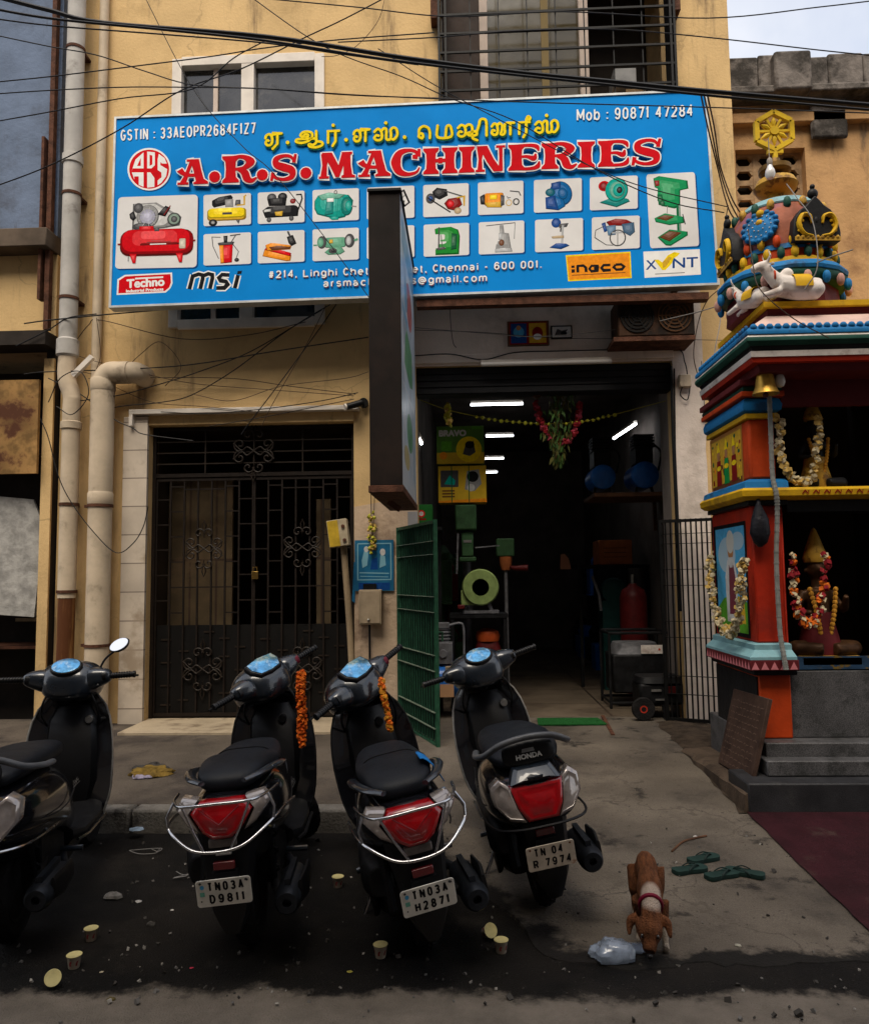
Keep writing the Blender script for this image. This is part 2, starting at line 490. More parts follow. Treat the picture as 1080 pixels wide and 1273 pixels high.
INK = {
 'white': ink('white', (.80, .80, .78), var=.05, vs=9), 'red': ink('red', (.60, .004, .010)), 'blue': ink('blue', (.004, .165, .56), var=.06, vs=9), 'lred': ink('letter_red', (.56, .004, .010), var=.08, vs=12), 'lwhite': ink('letter_white', (.80, .80, .78), var=.05, vs=9),
 'black': ink('black', (.012, .012, .014)), 'yellow': ink('yellow', (.83, .62, .01)), 'orange': ink('orange', (.80, .27, .015)),
 'green': ink('green', (.01, .27, .06)), 'teal': ink('teal', (.005, .33, .27)), 'navy': ink('navy', (.01, .06, .24)),
 'shadow': ink('deep_blue', (.002, .06, .22)), 'grey': ink('grey', (.28, .28, .28)), 'lgrey': ink('pale_grey', (.55, .55, .54)),
 'dgreen': ink('dark_green', (.01, .10, .04)), 'brown': ink('brown', (.14, .05, .02)), 'dred': ink('dark_red', (.22, .01, .01)),
 'skin': ink('ochre', (.42, .2, .08)), 'gold': ink('gold', (.6, .36, .03)), 'sky': ink('sky_blue', (.08, .36, .62)), 'pink': ink('pink', (.6, .2, .22)),
 'lgreen': ink('leaf_green', (.10, .33, .03)), 'pteal': ink('pale_teal', (.16, .42, .32)), 'silver': ink('silver', (.42, .43, .44)), 'dgrey': ink('dark_grey', (.07, .07, .075)),
}
def stroke_font():
    """plain monoline capitals, figures and a few small letters as polylines on a 0..1 x 0..1 box (y up)"""
    def arc(cx, cy, rx, ry, a0, a1, n=10): return [(cx + rx * math.cos(R(a0 + (a1 - a0) * i / n)), cy + ry * math.sin(R(a0 + (a1 - a0) * i / n))) for i in range(n + 1)]
    F = {}
    F['T'] = [[(0, 1), (1, 1)], [(.5, 1), (.5, 0)]]
    F['N'] = [[(0, 0), (0, 1), (1, 0), (1, 1)]]
    F['I'] = [[(.5, 0), (.5, 1)]]
    F['1'] = [[(.15, .78), (.55, 1), (.55, 0)]]
    F['L'] = [[(0, 1), (0, 0), (1, 0)]]
    F['E'] = [[(1, 1), (0, 1), (0, 0), (1, 0)], [(0, .52), (.85, .52)]]
    F['F'] = [[(1, 1), (0, 1), (0, 0)], [(0, .5), (.85, .5)]]
    F['H'] = [[(0, 0), (0, 1)], [(1, 0), (1, 1)], [(0, .52), (1, .52)]]
    F['Z'] = [[(0, 1), (1, 1), (0, 0), (1, 0)]]
    F['7'] = [[(0, 1), (1, 1), (.4, 0)]]
    F['4'] = [[(.72, 0), (.72, 1), (0, .3), (1, .3)]]
    F['A'] = [[(0, 0), (.5, 1), (1, 0)], [(.2, .33), (.8, .33)]]
    F['V'] = [[(0, 1), (.5, 0), (1, 1)]]
    F['M'] = [[(0, 0), (0, 1), (.5, .25), (1, 1), (1, 0)]]
    F['O'] = [arc(.5, .5, .5, .5, 90, 450, 24)]
    F['0'] = [arc(.5, .7, .46, .3, 0, 180) + arc(.5, .3, .46, .3, 180, 360) + [(.96, .7)]]
    F['D'] = [[(0, 0), (0, 1), (.45, 1)] + arc(.45, .5, .52, .5, 80, -80, 12) + [(.45, 0), (0, 0)]]
    F['P'] = [[(0, 0), (0, 1), (.6, 1)] + arc(.6, .74, .38, .26, 80, -80, 8) + [(.6, .48), (0, .48)]]
    F['R'] = F['P'] + [[(.55, .48), (1, 0)]]
    F['B'] = [[(0, 0), (0, 1), (.55, 1)] + arc(.55, .76, .36, .24, 80, -80, 8) + [(.55, .52), (0, .52)], [(.55, .52)] + arc(.58, .26, .4, .26, 80, -80, 8) + [(.55, 0), (0, 0)]]
    F['S'] = [arc(.5, .75, .45, .25, 20, 250, 12) + arc(.5, .25, .47, .26, 75, -160, 12)]
    F['8'] = [arc(.5, .75, .40, .25, -90, 270, 18), arc(.5, .25, .47, .26, 90, 450, 18)]
    F['3'] = [arc(.48, .75, .42, .25, 160, -80, 12) + arc(.48, .26, .46, .27, 80, -160, 12)]
    F['2'] = [arc(.5, .72, .44, .28, 165, -30, 12) + [(.02, 0), (1, 0)]]
    F['6'] = [arc(.5, .3, .46, .31, 100, 460, 20), [(.04, .34), (.08, .68)] + arc(.52, .7, .43, .30, 165, 25, 10)]
    F['9'] = [[(1 - x, 1 - y) for x, y in p] for p in F['6']]
    F['C'] = [arc(.52, .5, .5, .5, 42, 318, 18)]
    F['G'] = [arc(.52, .5, .5, .5, 42, 350, 18) + [(1, .46), (.56, .46)]]
    F['X'] = [[(0, 0), (1, 1)], [(0, 1), (1, 0)]]
    F['#'] = [[(.25, 0), (.4, 1)], [(.62, 0), (.77, 1)], [(0, .34), (.95, .34)], [(.06, .68), (1, .68)]]
    F['-'] = [[(0, .38), (1, .38)]]
    F['.'] = [[(.5, -.02), (.5, .10)]]
    F[','] = [[(.6, .1), (.45, -.16)]]
    F[':'] = [[(.5, .02), (.5, .14)], [(.5, .56), (.5, .68)]]
    x = .72
    F['o'] = [arc(.5, x / 2, .48, x / 2, 90, 450, 20)]
    F['b'] = [[(0, 0), (0, 1)], arc(.5, x / 2, .48, x / 2, 170, -170, 18)]
    F['i'] = [[(.5, 0), (.5, x)], [(.5, .88), (.5, 1)]]
    F['l'] = [[(.5, 0), (.5, 1)]]
    F['n'] = [[(0, 0), (0, x)], [(0, .45)] + arc(.5, .46, .48, .26, 160, 0, 8) + [(.98, 0)]]
    F['h'] = [[(0, 0), (0, 1)], [(0, .45)] + arc(.5, .46, .48, .26, 160, 0, 8) + [(.98, 0)]]
    F['m'] = [[(0, 0), (0, x)], [(0, .46)] + arc(.26, .5, .25, .22, 150, 0, 6) + [(.51, 0)], arc(.76, .5, .25, .22, 170, 0, 6) + [(1.01, 0)]]
    F['r'] = [[(0, 0), (0, x)], [(0, .4)] + arc(.6, .42, .56, .28, 160, 70, 6)]
    F['g'] = [arc(.5, x / 2, .46, x / 2, 10, 350, 18), [(.98, x), (.98, -.05)] + arc(.5, -.05, .47, .22, 0, -150, 8)]
    F['a'] = [arc(.42, .2, .38, .2, 0, 360, 14), [(.06, .6)] + arc(.42, .5, .42, .22, 140, 0, 8) + [(.84, 0)]]
    F['e'] = [[(.04, .38), (.96, .38)] + arc(.5, x / 2, .48, x / 2, 10, 310, 16)]
    F['c'] = [arc(.5, x / 2, .48, x / 2, 45, 315, 16)]
    F['s'] = [[(p[0], p[1] * x) for p in F['S'][0]]]
    F['t'] = [[(.4, .95), (.4, .14), (.6, 0), (.85, .02)], [(0, x), (.85, x)]]
    F['y'] = [[(0, x), (.5, .02)], [(1, x), (.4, -.28), (.1, -.28)]]
    F['@'] = [arc(.48, .42, .18, .2, 0, 360, 14), [(.68, .6), (.66, .26)] + arc(.8, .36, .14, .14, 220, 360, 5) + arc(.5, .4, .48, .5, 0, 300, 18)]
    return F
SF = stroke_font()
NARROW = {'I': .25, '1': .55, '.': .3, ',': .3, ':': .3, 'i': .25, 'l': .25, ' ': .5, '-': .6, 'r': .62, 't': .62, 'm': 1.35, 'M': 1.25, '@': 1.4, 'O': 1.1, 's': .85}
def write(A, st, p0, p1, h, w, mat, gap=.34, off=(0, 0), up=-1):
    """monoline lettering: p0, p1 baseline ends; h capital height; w line weight"""
    adv = []; x = 0
    for ch in st:
        ww = NARROW.get(ch, 1.0); adv.append((x, ww)); x += ww + gap
    tot = x - gap
    ux, uy = (p1[0] - p0[0]) / tot, (p1[1] - p0[1]) / tot
    ww_ = w / abs(ux) * .5; hh_ = w / h * .5
    for ch, (x0, cw) in zip(st, adv):
        for pl in SF.get(ch, []):
            pts = []
            for gx, gy in pl:
                X = x0 + (min(ww_, cw * .3) + gx * max(cw - 2 * ww_, cw * .4) if cw > .4 else cw * .5)
                Y = (hh_ + gy * (1 - 2 * hh_)) * h
                pts.append((p0[0] + ux * X + off[0], p0[1] + uy * X + up * Y + off[1]))
            A.line(pts, w, mat, split=True)


# Tamil letters of the signboard as strokes in a 0..1 box
TL_ = {
 'e': [[(.2, .38), (.1, .42), (.02, .22), (.12, .02), (.32, .04), (.42, .3), (.40, .68), (.26, .92), (.06, .82), (.0, .6)], [(.40, .7), (.46, .95), (1, .95)], [(.74, .95), (.74, .0)]],
 'aa': [[(.30, .68), (.36, .78), (.46, .72), (.44, .58), (.30, .53), (.18, .70), (.26, .94), (.44, 1.0), (.60, .85), (.60, .5), (.45, .2), (.2, .08), (.02, .20), (.05, .38), (.25, .40), (.76, .40)], [(.76, 1), (.76, .40)], [(.76, .40), (.76, .06), (.64, -.12), (.5, -.06), (.52, -.24), (.75, -.34), (.98, -.18), (.97, .06), (.84, .14)]],
 'r': [[(.1, 0), (.1, .95), (.95, .95)], [(.68, .95), (.68, .1), (.45, -.28)]],
 's': [[(.2, .38), (.1, .42), (.02, .2), (.12, .02), (.28, .05), (.34, .3), (.3, .75), (.16, .95), (.02, .72)], [(.3, .72), (.42, .97), (.52, .85), (.52, .15), (.6, 0), (.70, .1), (.72, .5), (.70, .8), (.82, 1), (.95, .85), (.98, .4), (.85, .03), (.70, .1)]],
 'E': [[(.3, .0), (.05, .14), (.1, .38), (.32, .38), (.38, .15), (.3, .0)], [(.06, .25), (.08, .75), (.4, 1), (.78, .85), (.92, .5), (.92, 0)]],
 'm': [[(.05, 1), (.05, .04), (.95, .04), (.95, .75), (.8, .98), (.64, .8), (.58, .04)]],
 'si': [[(.15, .38), (.08, .42), (.02, .2), (.1, .02), (.22, .04), (.28, .3), (.25, .8), (.13, .95), (.02, .72)], [(.25, .75), (.38, .97), (.50, .8), (.50, .2), (.42, .06), (.36, .25), (.62, .38), (.66, .1), (.52, .0), (.55, -.22), (.68, -.36)], [(.66, .3), (.74, .9), (.78, 1.28), (.88, 1.38), (.99, 1.15), (1, 0)]],
 'n': [[(.14, .36), (.06, .40), (.02, .2), (.1, .03), (.22, .04), (.28, .3), (.25, .8), (.13, .95), (.02, .72)], [(.25, .75), (.37, .97), (.48, .75), (.46, .3), (.42, .08), (.52, .0), (.60, .2), (.58, .65), (.66, .95), (1, .95)], [(.84, .95), (.84, 0)]],
}
TL_['ee'] = TL_['e'][:2] + [[(.74, .95), (.74, .1), (.45, -.3)]]
TL_['rr'] = TL_['r'] + [[(.68, .95), (.70, 1.2), (.84, 1.42), (1, 1.3), (.95, 1.14), (.84, 1.18)]]
def tamil(A, key, x0, x1, base, h, w, mat, off=(0, 0), dot=False):
    if key == '.':
        A.ell((x0 + x1) / 2 + off[0], base(x0) - 2.6 + off[1], w * .72, w * .72, mat, 12); return
    for pl in TL_[key]:
        q = bez([Vector((a_, b_, 0)) for a_, b_ in pl], 4) if len(pl) > 3 else [Vector((a_, b_, 0)) for a_, b_ in pl]
        A.line([(x0 + p.x * (x1 - x0) + off[0], base(x0 + p.x * (x1 - x0)) - p.y * h + off[1]) for p in q], w, mat)
        for e_ in (q[0], q[-1]): A.ell(x0 + e_.x * (x1 - x0) + off[0], base(x0 + e_.x * (x1 - x0)) - e_.y * h + off[1], w * .5, w * .5, mat, 8)
    if dot: xm = x0 + .5 * (x1 - x0); A.ell(xm + off[0], base(xm) - h * 1.42 + off[1], w * .66, w * .66, mat, 12)
# ================================================================== ground
m_road = M('asphalt', (.0125, .0100, .0080), .72, var=.45, vs=1.6, bump=.9, bs=120, fleck=((.045, .04, .034), 70, .66, .72), spot=(.0045, .0036, .003), spots=1.3, spotr=(.44, .60), fine=.45, spot2=((.030, .025, .020), 2.3, .58, .72, (1, 1, 1)))
m_apron = M('worn_concrete', (.142, .118, .093), .8, var=.3, vs=3.2, bump=.6, bs=70, fleck=((.05, .042, .034), 38, .66, .74), crack=(.55, .005, .66), spot=(.060, .050, .041), spots=1.6, spotr=(.42, .68), fine=.2, spot2=((.03, .025, .021), 3.1, .58, .68, (1, 1, 1)))
m_patch = M('cement_strip', (.10, .086, .07), .85, var=.15, vs=2.5, bump=.4, bs=110, spot=(.09, .08, .07), spots=1.4, spotr=(.5, .66), fine=.3)
m_pave = M('pavement_concrete', (.095, .077, .060), .8, var=.2, vs=2.0, bump=.6, bs=70, fleck=((.04, .034, .028), 38, .64, .74), spot=(.05, .04, .034), spots=1.3, spotr=(.48, .62), fine=.2)
m_kerb = M('kerb_stone', (.16, .145, .125), .85, var=.25, vs=4, bump=.5, bs=60, spot=(.05, .045, .04), spots=3, spotr=(.5, .65), fine=.2)
m_maroon = M('maroon_floor_paint', (.030, .006, .009), .62, var=.25, vs=5, bump=.3, bs=80, spot=(.05, .025, .022), spots=3.5, spotr=(.58, .72), fine=.3)
m_dirt = M('dirt', (.045, .032, .022), .95, var=.4, vs=9, bump=.8, bs=60)

def nz(x, y, s=1.0, k=0): return noise.noise(Vector((x * s, y * s, k)))

b = MB()
b.add([(-120, -120, 0), (120, -120, 0), (120, 120, 0), (-120, 120, 0)], [(0, 1, 2, 3)])
b.build('road', m_road, kind='structure')

def ramp_z(y):
    t = min(max((y + 4.75) / 4.2, 0), 1)
    return .005 + .132 * t * t * (3 - 2 * t)
def sheet(name, rows, left, right, zf, mat, ncol=60, edge=.05, front=None):
    b = MB(); loops = []
    for i, y in enumerate(rows):
        l, r = left(y), right(y); L = []
        for k in range(ncol + 1):
            x = l + (r - l) * k / ncol
            yy = y + (front(x) if front and i == 0 else 0)
            w = 1.0 if 0 < k < ncol else 1.0
            L.append((x + (edge * nz(y, 3, 3) if k == 0 else 0), yy, zf(x, yy)))
        loops.append(L)
    for L in (0,):
        pass
    b.loft(loops, cap=False, closed=False)
    # front edge skirt
    n = ncol + 1
    f = loops[0]
    b.add(f + [(p[0], p[1] - .015, -.02) for p in f], [(i, i + 1, n + i + 1, n + i) for i in range(ncol)])
    le = [L[0] for L in loops]
    b.add(le + [(p[0] - .015, p[1], -.02) for p in le], [(i, i + 1, len(le) + i + 1, len(le) + i) for i in range(len(le) - 1)])
    return b.build(name, mat, kind='structure')
def apron_left(y):
    pts = [(-4.7, .40), (-4.4, .28), (-3.9, .02), (-3.2, -.28), (-2.4, -.45), (-1.0, -.52), (.4, -.56)]
    for (a, xa), (c, xc) in zip(pts, pts[1:]):
        if y <= c: return xa + (xc - xa) * max((y - a) / (c - a), 0)
    return pts[-1][1]
rows = [-4.62 + i * (4.62 + .27) / 70 for i in range(71)]
sheet('shop_ramp', rows, apron_left, lambda y: 5.0, lambda x, y: ramp_z(y) + .004 * nz(x, y, 1.7), m_apron, 90, .11,
      lambda x: .08 * nz(x, 0, 2.2) + .05 * nz(x, 5, 7) + .03 * nz(x, 8, 19))
region(m_road, (.20, .168, .135), 0, -1, -4.88, .5, 2.2, .04)
region(m_apron, (.012, .0105, .009), 0, -1, -4.52, .42, 3.0, .03); region(m_apron, (.013, .011, .010), -1, -.50, -1.84, .80, 2.6, .06)
# maroon painted floor before the shrine
b = MB(); n = 24; L = []
for i in range(n + 1):
    y = -2.75 - 1.72 * i / n
    L.append([(1.79 + .012 * nz(0, y, 6) - .02 * i / n + (3.2 - 0) * k / 12, y, ramp_z(y) + .009 + .002) for k in range(13)])
b.loft(L, cap=False, closed=False)
b.build('maroon_floor', m_maroon, kind='structure')
# pavement before the entrance gate, with its kerb
b = MB(); b.box(-12, -.62, -2.84, .28, -.05, .145)
b.build('pavement', m_pave, kind='structure', bevel=.012)
b = MB()
x = -12.0
while x < -.66:
    w = .78 + random.uniform(-.08, .08); x2 = min(x + w, -.60)
    dy = random.uniform(-.012, .012)
    b.box(x, x2 - .012, -2.985 + dy, -2.845, -.04, .152 + random.uniform(-.008, .006)); x = x2
b.build('kerb', m_kerb, kind='structure', bevel=.018)
b = MB(); b.box(-3.36, -1.165, -.62, .14, .1, .172)
b.build('threshold', M('cream_floor_tile', (.36, .29, .20), .55, var=.15, vs=3, spot=(.16, .12, .08), spots=2.4, spotr=(.5, .68), fine=.15), kind='structure', bevel=.006)
# earth strip where the ramp meets the shrine
b = MB(); L = []
for i in range(30):
    t = i / 29; y = -.05 - 2.75 * t; c = 2.02 - .16 * t
    w = (.16 + .05 * nz(y, 0, 4)) * (1 - .3 * t)
    L.append([(c - w + .03 * nz(y, 7, 6), y, ramp_z(y) + .003), (c - .3 * w, y, ramp_z(y) + .016 + .012 * nz(y, 1, 9)), (c + .3 * w, y, ramp_z(y) + .02), (c + w + .2, y, ramp_z(y) + .003)])
b.loft(L, cap=False, closed=False)
b.build('earth_strip', m_dirt, kind='structure')

# ================================================================== the shop building
m_yel = M('yellow_plaster', (.62, .425, .20), .85, var=.10, vs=1.3, bump=.25, bs=30, spot=(.46, .31, .14), spots=.9, spotr=(.50, .70),
          spot2=((.20, .135, .075), 2.2, .53, .74, (1.8, 1.8, .25)), fine=.08, crack=(.42, .004, .80))
m_wht = M('white_plaster', (.68, .585, .51), .85, var=.10, vs=1.5, bump=.3, bs=25, spot=(.44, .37, .31), spots=1.2, spotr=(.5, .7), spot2=((.16, .12, .10), 1.7, .62, .78, (1.6, 1.6, .3)))
m_pink = M('pinkish_plaster', (.54, .40, .28), .85, var=.14, vs=2, bump=.4, bs=22, spot=(.27, .18, .12), spots=1.8, spotr=(.5, .66), spot2=((.16, .11, .075), 2.6, .58, .72, (1.5, 1.5, .5)))
m_tile = M('white_wall_tile', (.58, .50, .41), .4, var=.1, vs=3, brick=('v', (.22, .18, .15), .6, .30, .006), spot=(.34, .27, .2), spots=2, spotr=(.52, .7))
m_frame = M('white_window_frame', (.66, .60, .53), .5, var=.1, vs=5)
m_pinkframe = M('brown_white_frame', (.52, .42, .35), .5, var=.1, vs=5)
m_glass = M('reflection_mottled_glass', (.022, .022, .021), .10, var=.6, vs=3, spec=.7, spot=(.07, .065, .055), spots=2.2, spotr=(.5, .6))  # grey mottling paints in reflections and a greyish curtain
m_black = M('black_iron', (.005, .005, .005), .5, var=.2, vs=20)
m_rust = M('rusty_iron', (.085, .035, .02), .8, var=.4, vs=12, bump=.4, bs=60)
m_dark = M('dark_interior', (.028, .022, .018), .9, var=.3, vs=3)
m_wood = M('brown_wood', (.10, .045, .022), .6, var=.3, vs=6, stretch=(1, 1, .15))

shop = thing('shop_building', 'yellow plastered shop building with a tall white window, a gated entrance and an open shopfront', 'building', (-.7, 0, 0))
WA = (-3.145, -1.49, 4.33, 7.385); WB = (-.17, 2.27, 6.3, 8.7); GT = (-3.36, -1.165, .0, 3.27); SH = (-.5, 2.19, .0, 3.84)
b = MB(); wall_holes(b, -4.34, 2.93, -.02, 9.6, [WA, WB, GT, SH], 0, .25)
b.box(-4.34, 2.93, .25, 9, 9.3, 9.6); b.box(2.68, 2.93, .25, 9, 3.9, 9.3)
b.build('wall', m_yel, shop, smooth=30)
# white plaster of the shopfront
b = MB()
b.box(-.5, 2.50, -.022, .0, 3.84, 4.75)
pr = [(2.19, 0)] + [(2.185, 3.84)] + [(2.50, 3.84)] + [(2.50 + .03 * nz(z_, 4, 3) + (.03 if z_ < .9 else 0), z_) for z_ in [3.4 - .17 * i for i in range(20)]] + [(2.55, 0)]
b.prism([(x_, -.024, z_) for x_, z_ in pr], (0, .024, 0))
b.build('shopfront_plaster', m_wht, shop, smooth=30)
b = MB(); b.box(-.5, 2.19, -.06, -.0245, 3.86, 3.95); b.build('lintel', m_wht, shop, bevel=.006)
b = MB(); b.box(-.5, 2.185, .06, .24, 3.55, 3.84); [b.box(-.5, 2.185, .045, .0595, 3.56 + .07 * i, 3.615 + .07 * i) for i in range(4)]; b.build('shutter_roll', M('grey_shutter', (.012, .012, .013), .6, var=.2, vs=8), shop)
b = MB(); b.prism([(-1.163, -.006, z_) for z_ in (.0,)] + [(-.502, -.006, 0), (-.502, -.006, 2.40 + .05), (-.80, -.006, 2.42), (-1.163, -.006, 2.36)], (0, .006, 0))
b.build('pillar_plaster', m_pink, shop)
b = MB(); b.box(-.60, -.497, -.012, -.0065, .1, 2.3); b.build('corner_guard', M('grey_paint', (.30, .29, .29), .6, var=.1), shop)
b = MB(); b.box(-3.62, -3.36, -.05, 0, 0, 3.36); b.build('tiled_jamb', m_tile, shop, bevel=.004)
b = MB(); b.box(-3.54, -1.10, -.11, -.0, 3.375, 3.425); b.box(-3.54, -3.50, -.11, -.0, 3.25, 3.375); b.build('drip_hood', m_frame, shop, bevel=.004)
b = MB(); b.box(-3.36, -1.165, -.02, 0, 3.272, 3.374); b.build('door_lintel', m_yel, shop)
# tall left window
w = MB(); fw = .085
x0, x1, z0, z1 = WA
w.box(x0 - .02, x0 + fw, -.035, .08, z0, z1); w.box(x1 - fw, x1 + .02, -.035, .08, z0, z1); w.box(x0 + fw, x1 - fw, -.035, .08, z1 - fw, z1 + .02); w.box(x0 + fw, x1 - fw, -.035, .08, z0 - .02, z0 + fw)
w.box(-2.39, -2.25, -.034, .08, z0 + fw, z1 - fw)
wa = w.build('window', m_frame, shop, bevel=.006)
g = MB(); g.box(x0 + fw, x1 - fw, .06, .07, z0 + fw, z1 - fw); g.build('pane', m_glass, wa)
g = MB(); g.box(-2.72, -2.67, .03, .0595, z0 + fw, z1 - fw)
for zz in (6.6, 5.6): g.box(x0 + fw, -2.72, .03, .0595, zz, zz + .04); g.box(-2.67, -2.39, .03, .0595, zz, zz + .04)
g.build('glazing_bar', m_pinkframe, wa)
# wide upper window with its barred grille
x0, x1, z0, z1 = WB
w = MB()
w.box(.24, .33, .02, .12, z0, z1); w.box(1.33, 1.43, .02, .12, z0, z1); w.box(x0, x1, .02, .12, z1 - .08, z1); w.box(x0, .24, .02, .12, z0, z0 + .08); w.box(.33, 1.33, .02, .12, z0, z0 + .08); w.box(1.43, x1, .02, .12, z0, z0 + .08)
wb = w.build('window', m_pinkframe, shop, bevel=.005)
g = MB(); g.box(.33, 1.33, .08, .09, z0, z1); g.build('pane', M('brown_glass', (.06, .045, .018), .12, var=.2, vs=2, spec=.6), wb)
g = MB(); g.box(x0, .24, .06, .08, z0, z1); g.build('shutter', M('brown_board', (.035, .02, .014), .6, var=.3, vs=5), wb)
g = MB(); g.box(.92, 1.0, .065, .0795, z0, z1); g.build('curtain', M('tan_cloth', (.22, .16, .07), .8), wb)
g = MB()
for zz in [6.35 + .215 * i for i in range(11)]: g.box(x0 - .03, x1 + .03, -.19, -.17, zz, zz + .022)
for i in range(9): xx = x0 + (x1 - x0) * i / 8; g.box(xx - .006, xx + .006, -.168, -.156, 6.3, 8.7)
for xx in (x0 - .03, x0 + .04, x1 - .01, x1 + .03): g.box(xx - .012, xx + .012, -.2, -.0, 6.3, 8.7)
g.build('window_grille', m_black, shop)
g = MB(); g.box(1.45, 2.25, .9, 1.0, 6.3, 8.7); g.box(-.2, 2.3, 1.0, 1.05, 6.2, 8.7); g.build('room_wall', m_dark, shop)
for px, py in ((541, 14), (838, 4)):
    p = P(px, py, -.1); g = MB(); g.box(p.x - .05, p.x + .05, -.16, 0, p.z - .12, p.z + .12); g.build('bracket', m_rust, shop, bevel=.01)
for i, (bx0, bx1, bz0, bz1, c) in enumerate(((1.62, 1.86, 6.55, 7.0, (.28, .17, .08)), (1.88, 2.1, 6.6, 7.05, (.22, .14, .07)), (1.75, 2.0, 7.1, 7.3, (.3, .3, .3)))):
    g = MB(); g.box(bx0, bx1, .3, .6, bz0, bz1)
    tag(g.build('carton', M('carton_%d' % i, c, .8, var=.15), bevel=.006), ('brown cardboard carton behind the upper barred window, left of the pair', 'brown cardboard carton behind the upper barred window, beside the right frame', 'small pale box on top of the cartons in the upper window')[i], 'box')
# entrance passage behind the gate
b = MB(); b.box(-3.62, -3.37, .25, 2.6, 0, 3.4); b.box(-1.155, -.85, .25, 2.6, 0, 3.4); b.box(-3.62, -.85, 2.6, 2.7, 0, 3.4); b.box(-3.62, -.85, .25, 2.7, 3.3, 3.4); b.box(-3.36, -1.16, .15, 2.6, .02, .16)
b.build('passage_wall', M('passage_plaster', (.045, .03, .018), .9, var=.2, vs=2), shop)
b = MB(); b.box(-3.35, -2.62, .55, .6, .17, 2.75); b.box(-1.66, -1.50, .5, .55, .17, 2.5)
b.build('wooden_panel', M('beige_board', (.10, .07, .038), .7, var=.2, vs=3, spot=(.14, .09, .05), spots=1.5, spotr=(.5, .7), brick=('v', (.05, .03, .02), .3, .92, .012)), shop)
# shop interior shell
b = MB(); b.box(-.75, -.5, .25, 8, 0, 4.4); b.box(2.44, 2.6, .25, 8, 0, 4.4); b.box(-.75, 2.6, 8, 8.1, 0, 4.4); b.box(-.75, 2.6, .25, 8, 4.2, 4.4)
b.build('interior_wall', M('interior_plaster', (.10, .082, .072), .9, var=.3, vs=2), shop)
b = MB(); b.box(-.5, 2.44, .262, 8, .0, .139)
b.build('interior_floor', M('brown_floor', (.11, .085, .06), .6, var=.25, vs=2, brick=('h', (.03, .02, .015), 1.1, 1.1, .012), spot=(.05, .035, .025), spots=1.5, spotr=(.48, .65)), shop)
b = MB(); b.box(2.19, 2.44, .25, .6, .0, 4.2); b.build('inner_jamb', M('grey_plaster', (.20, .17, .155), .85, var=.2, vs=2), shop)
# ================================================================== gate of the entrance
def scroll(mb, c, s, r=.008, flip=1):
    """wrought ornament of S-curls round a small diamond"""
    cx, cy, cz = c
    def sp(ox, oz, a0, turns, rad, sgn):
        return [(cx + ox + rad * (1 - t) * math.cos(a0 + sgn * turns * 2 * math.pi * t), cy, cz + oz + rad * (1 - t) * math.sin(a0 + sgn * turns * 2 * math.pi * t)) for t in [i / 26 for i in range(25)]]
    for sx in (-1, 1):
        for sz in (-1, 1):
            mb.tube(sp(sx * .34 * s, sz * .16 * s, R(90 if sz < 0 else -90), 1.3, .17 * s, sx * sz), r, 6)
            mb.tube(sp(sx * .13 * s, sz * .40 * s, R(180 if sx > 0 else 0), 1.2, .15 * s, -sx * sz), r, 6)
            mb.tube(bez([(cx, cy, cz), (cx + sx * .16 * s, cy, cz + sz * .10 * s), (cx + sx * .30 * s, cy, cz + sz * .02 * s), (cx + sx * .5 * s, cy, cz + sz * .2 * s)], 5), r, 6)
    for sz in (-1, 1):
        mb.tube([(cx, cy, cz + sz * .3 * s), (cx + .05 * s, cy, cz + sz * .62 * s), (cx, cy, cz + sz * .75 * s), (cx - .05 * s, cy, cz + sz * .62 * s)], r, 6, closed=True)
m_bar = M('brown_grille_paint', (.012, .008, .006), .55, var=.25, vs=15)
m_sheet = M('black_sheet_metal', (.0035, .003, .0027), .6, var=.3, vs=6)
m_orn = M('iron_ornament', (.020, .014, .010), .5, var=.2, vs=20)
gate = thing('entrance_gate', 'dark ornamental grille gate with two leaves shut across the left entrance', 'gate', (-2.26, .13, .17))
b = MB()
for xx in (-3.34, -1.185): b.box(xx - .018, xx + .018, .10, .15, .17, 3.26)
b.box(-3.32, -1.205, .10, .15, 2.72, 2.76); b.box(-3.32, -1.205, .10, .15, 3.22, 3.26)
b.build('gate_frame', m_bar, gate)
def leaf(x0, x1):
    b = MB(); z0, z1 = 1.14, 2.71
    n = 7; xs = [x0 + (x1 - x0) * i / n for i in range(n + 1)]
    for xx in xs: b.box(xx - .009, xx + .009, .115, .133, .19, z1)
    for i in range(n):
        k = 0; z = z0 + (.13 if i % 2 else .26)
        if i in (2, 3, 4): z = z0 + .4
        while z < z1:
            b.box(xs[i] + .009, xs[i + 1] - .009, .117, .131, z - .007, z + .007); z += .27 if i not in (2, 3, 4) else 1.05
    b.box(x0, x1, .112, .1149, z1 - .03, z1); b.box(x0, x1, .112, .1149, .19, .23)
    o = b.build('leaf', m_bar, gate)
    s_ = MB(); s_.box(x0 + .012, x1 - .012, .134, .142, .2, 1.14); s_.build('sheet_panel', m_sheet, o)
    s_ = MB(); c = (x0 + x1) / 2
    for (fx, fz) in ((.12, .98), (.12, .74), (.12, .5), (.30, .86), (.3, .35), (.72, .99), (.72, .8), (.72, .42), (.88, .9), (.88, .66), (.88, .5), (.56, 1.06), (.12, .3)):
        xx = x0 + (x1 - x0) * fx; s_.box(xx - .06, xx + .05, .125, .1335, fz, fz + .016)
    s_.build('rivet_strip', m_orn, o)
    for zc, k_ in ((.68, .42), (1.95, .40)): s_ = MB(); scroll(s_, (c, .105, zc), k_); s_.build('scroll_ornament', m_orn, o)
leaf(-3.31, -2.27); leaf(-2.25, -1.215)
b = MB()
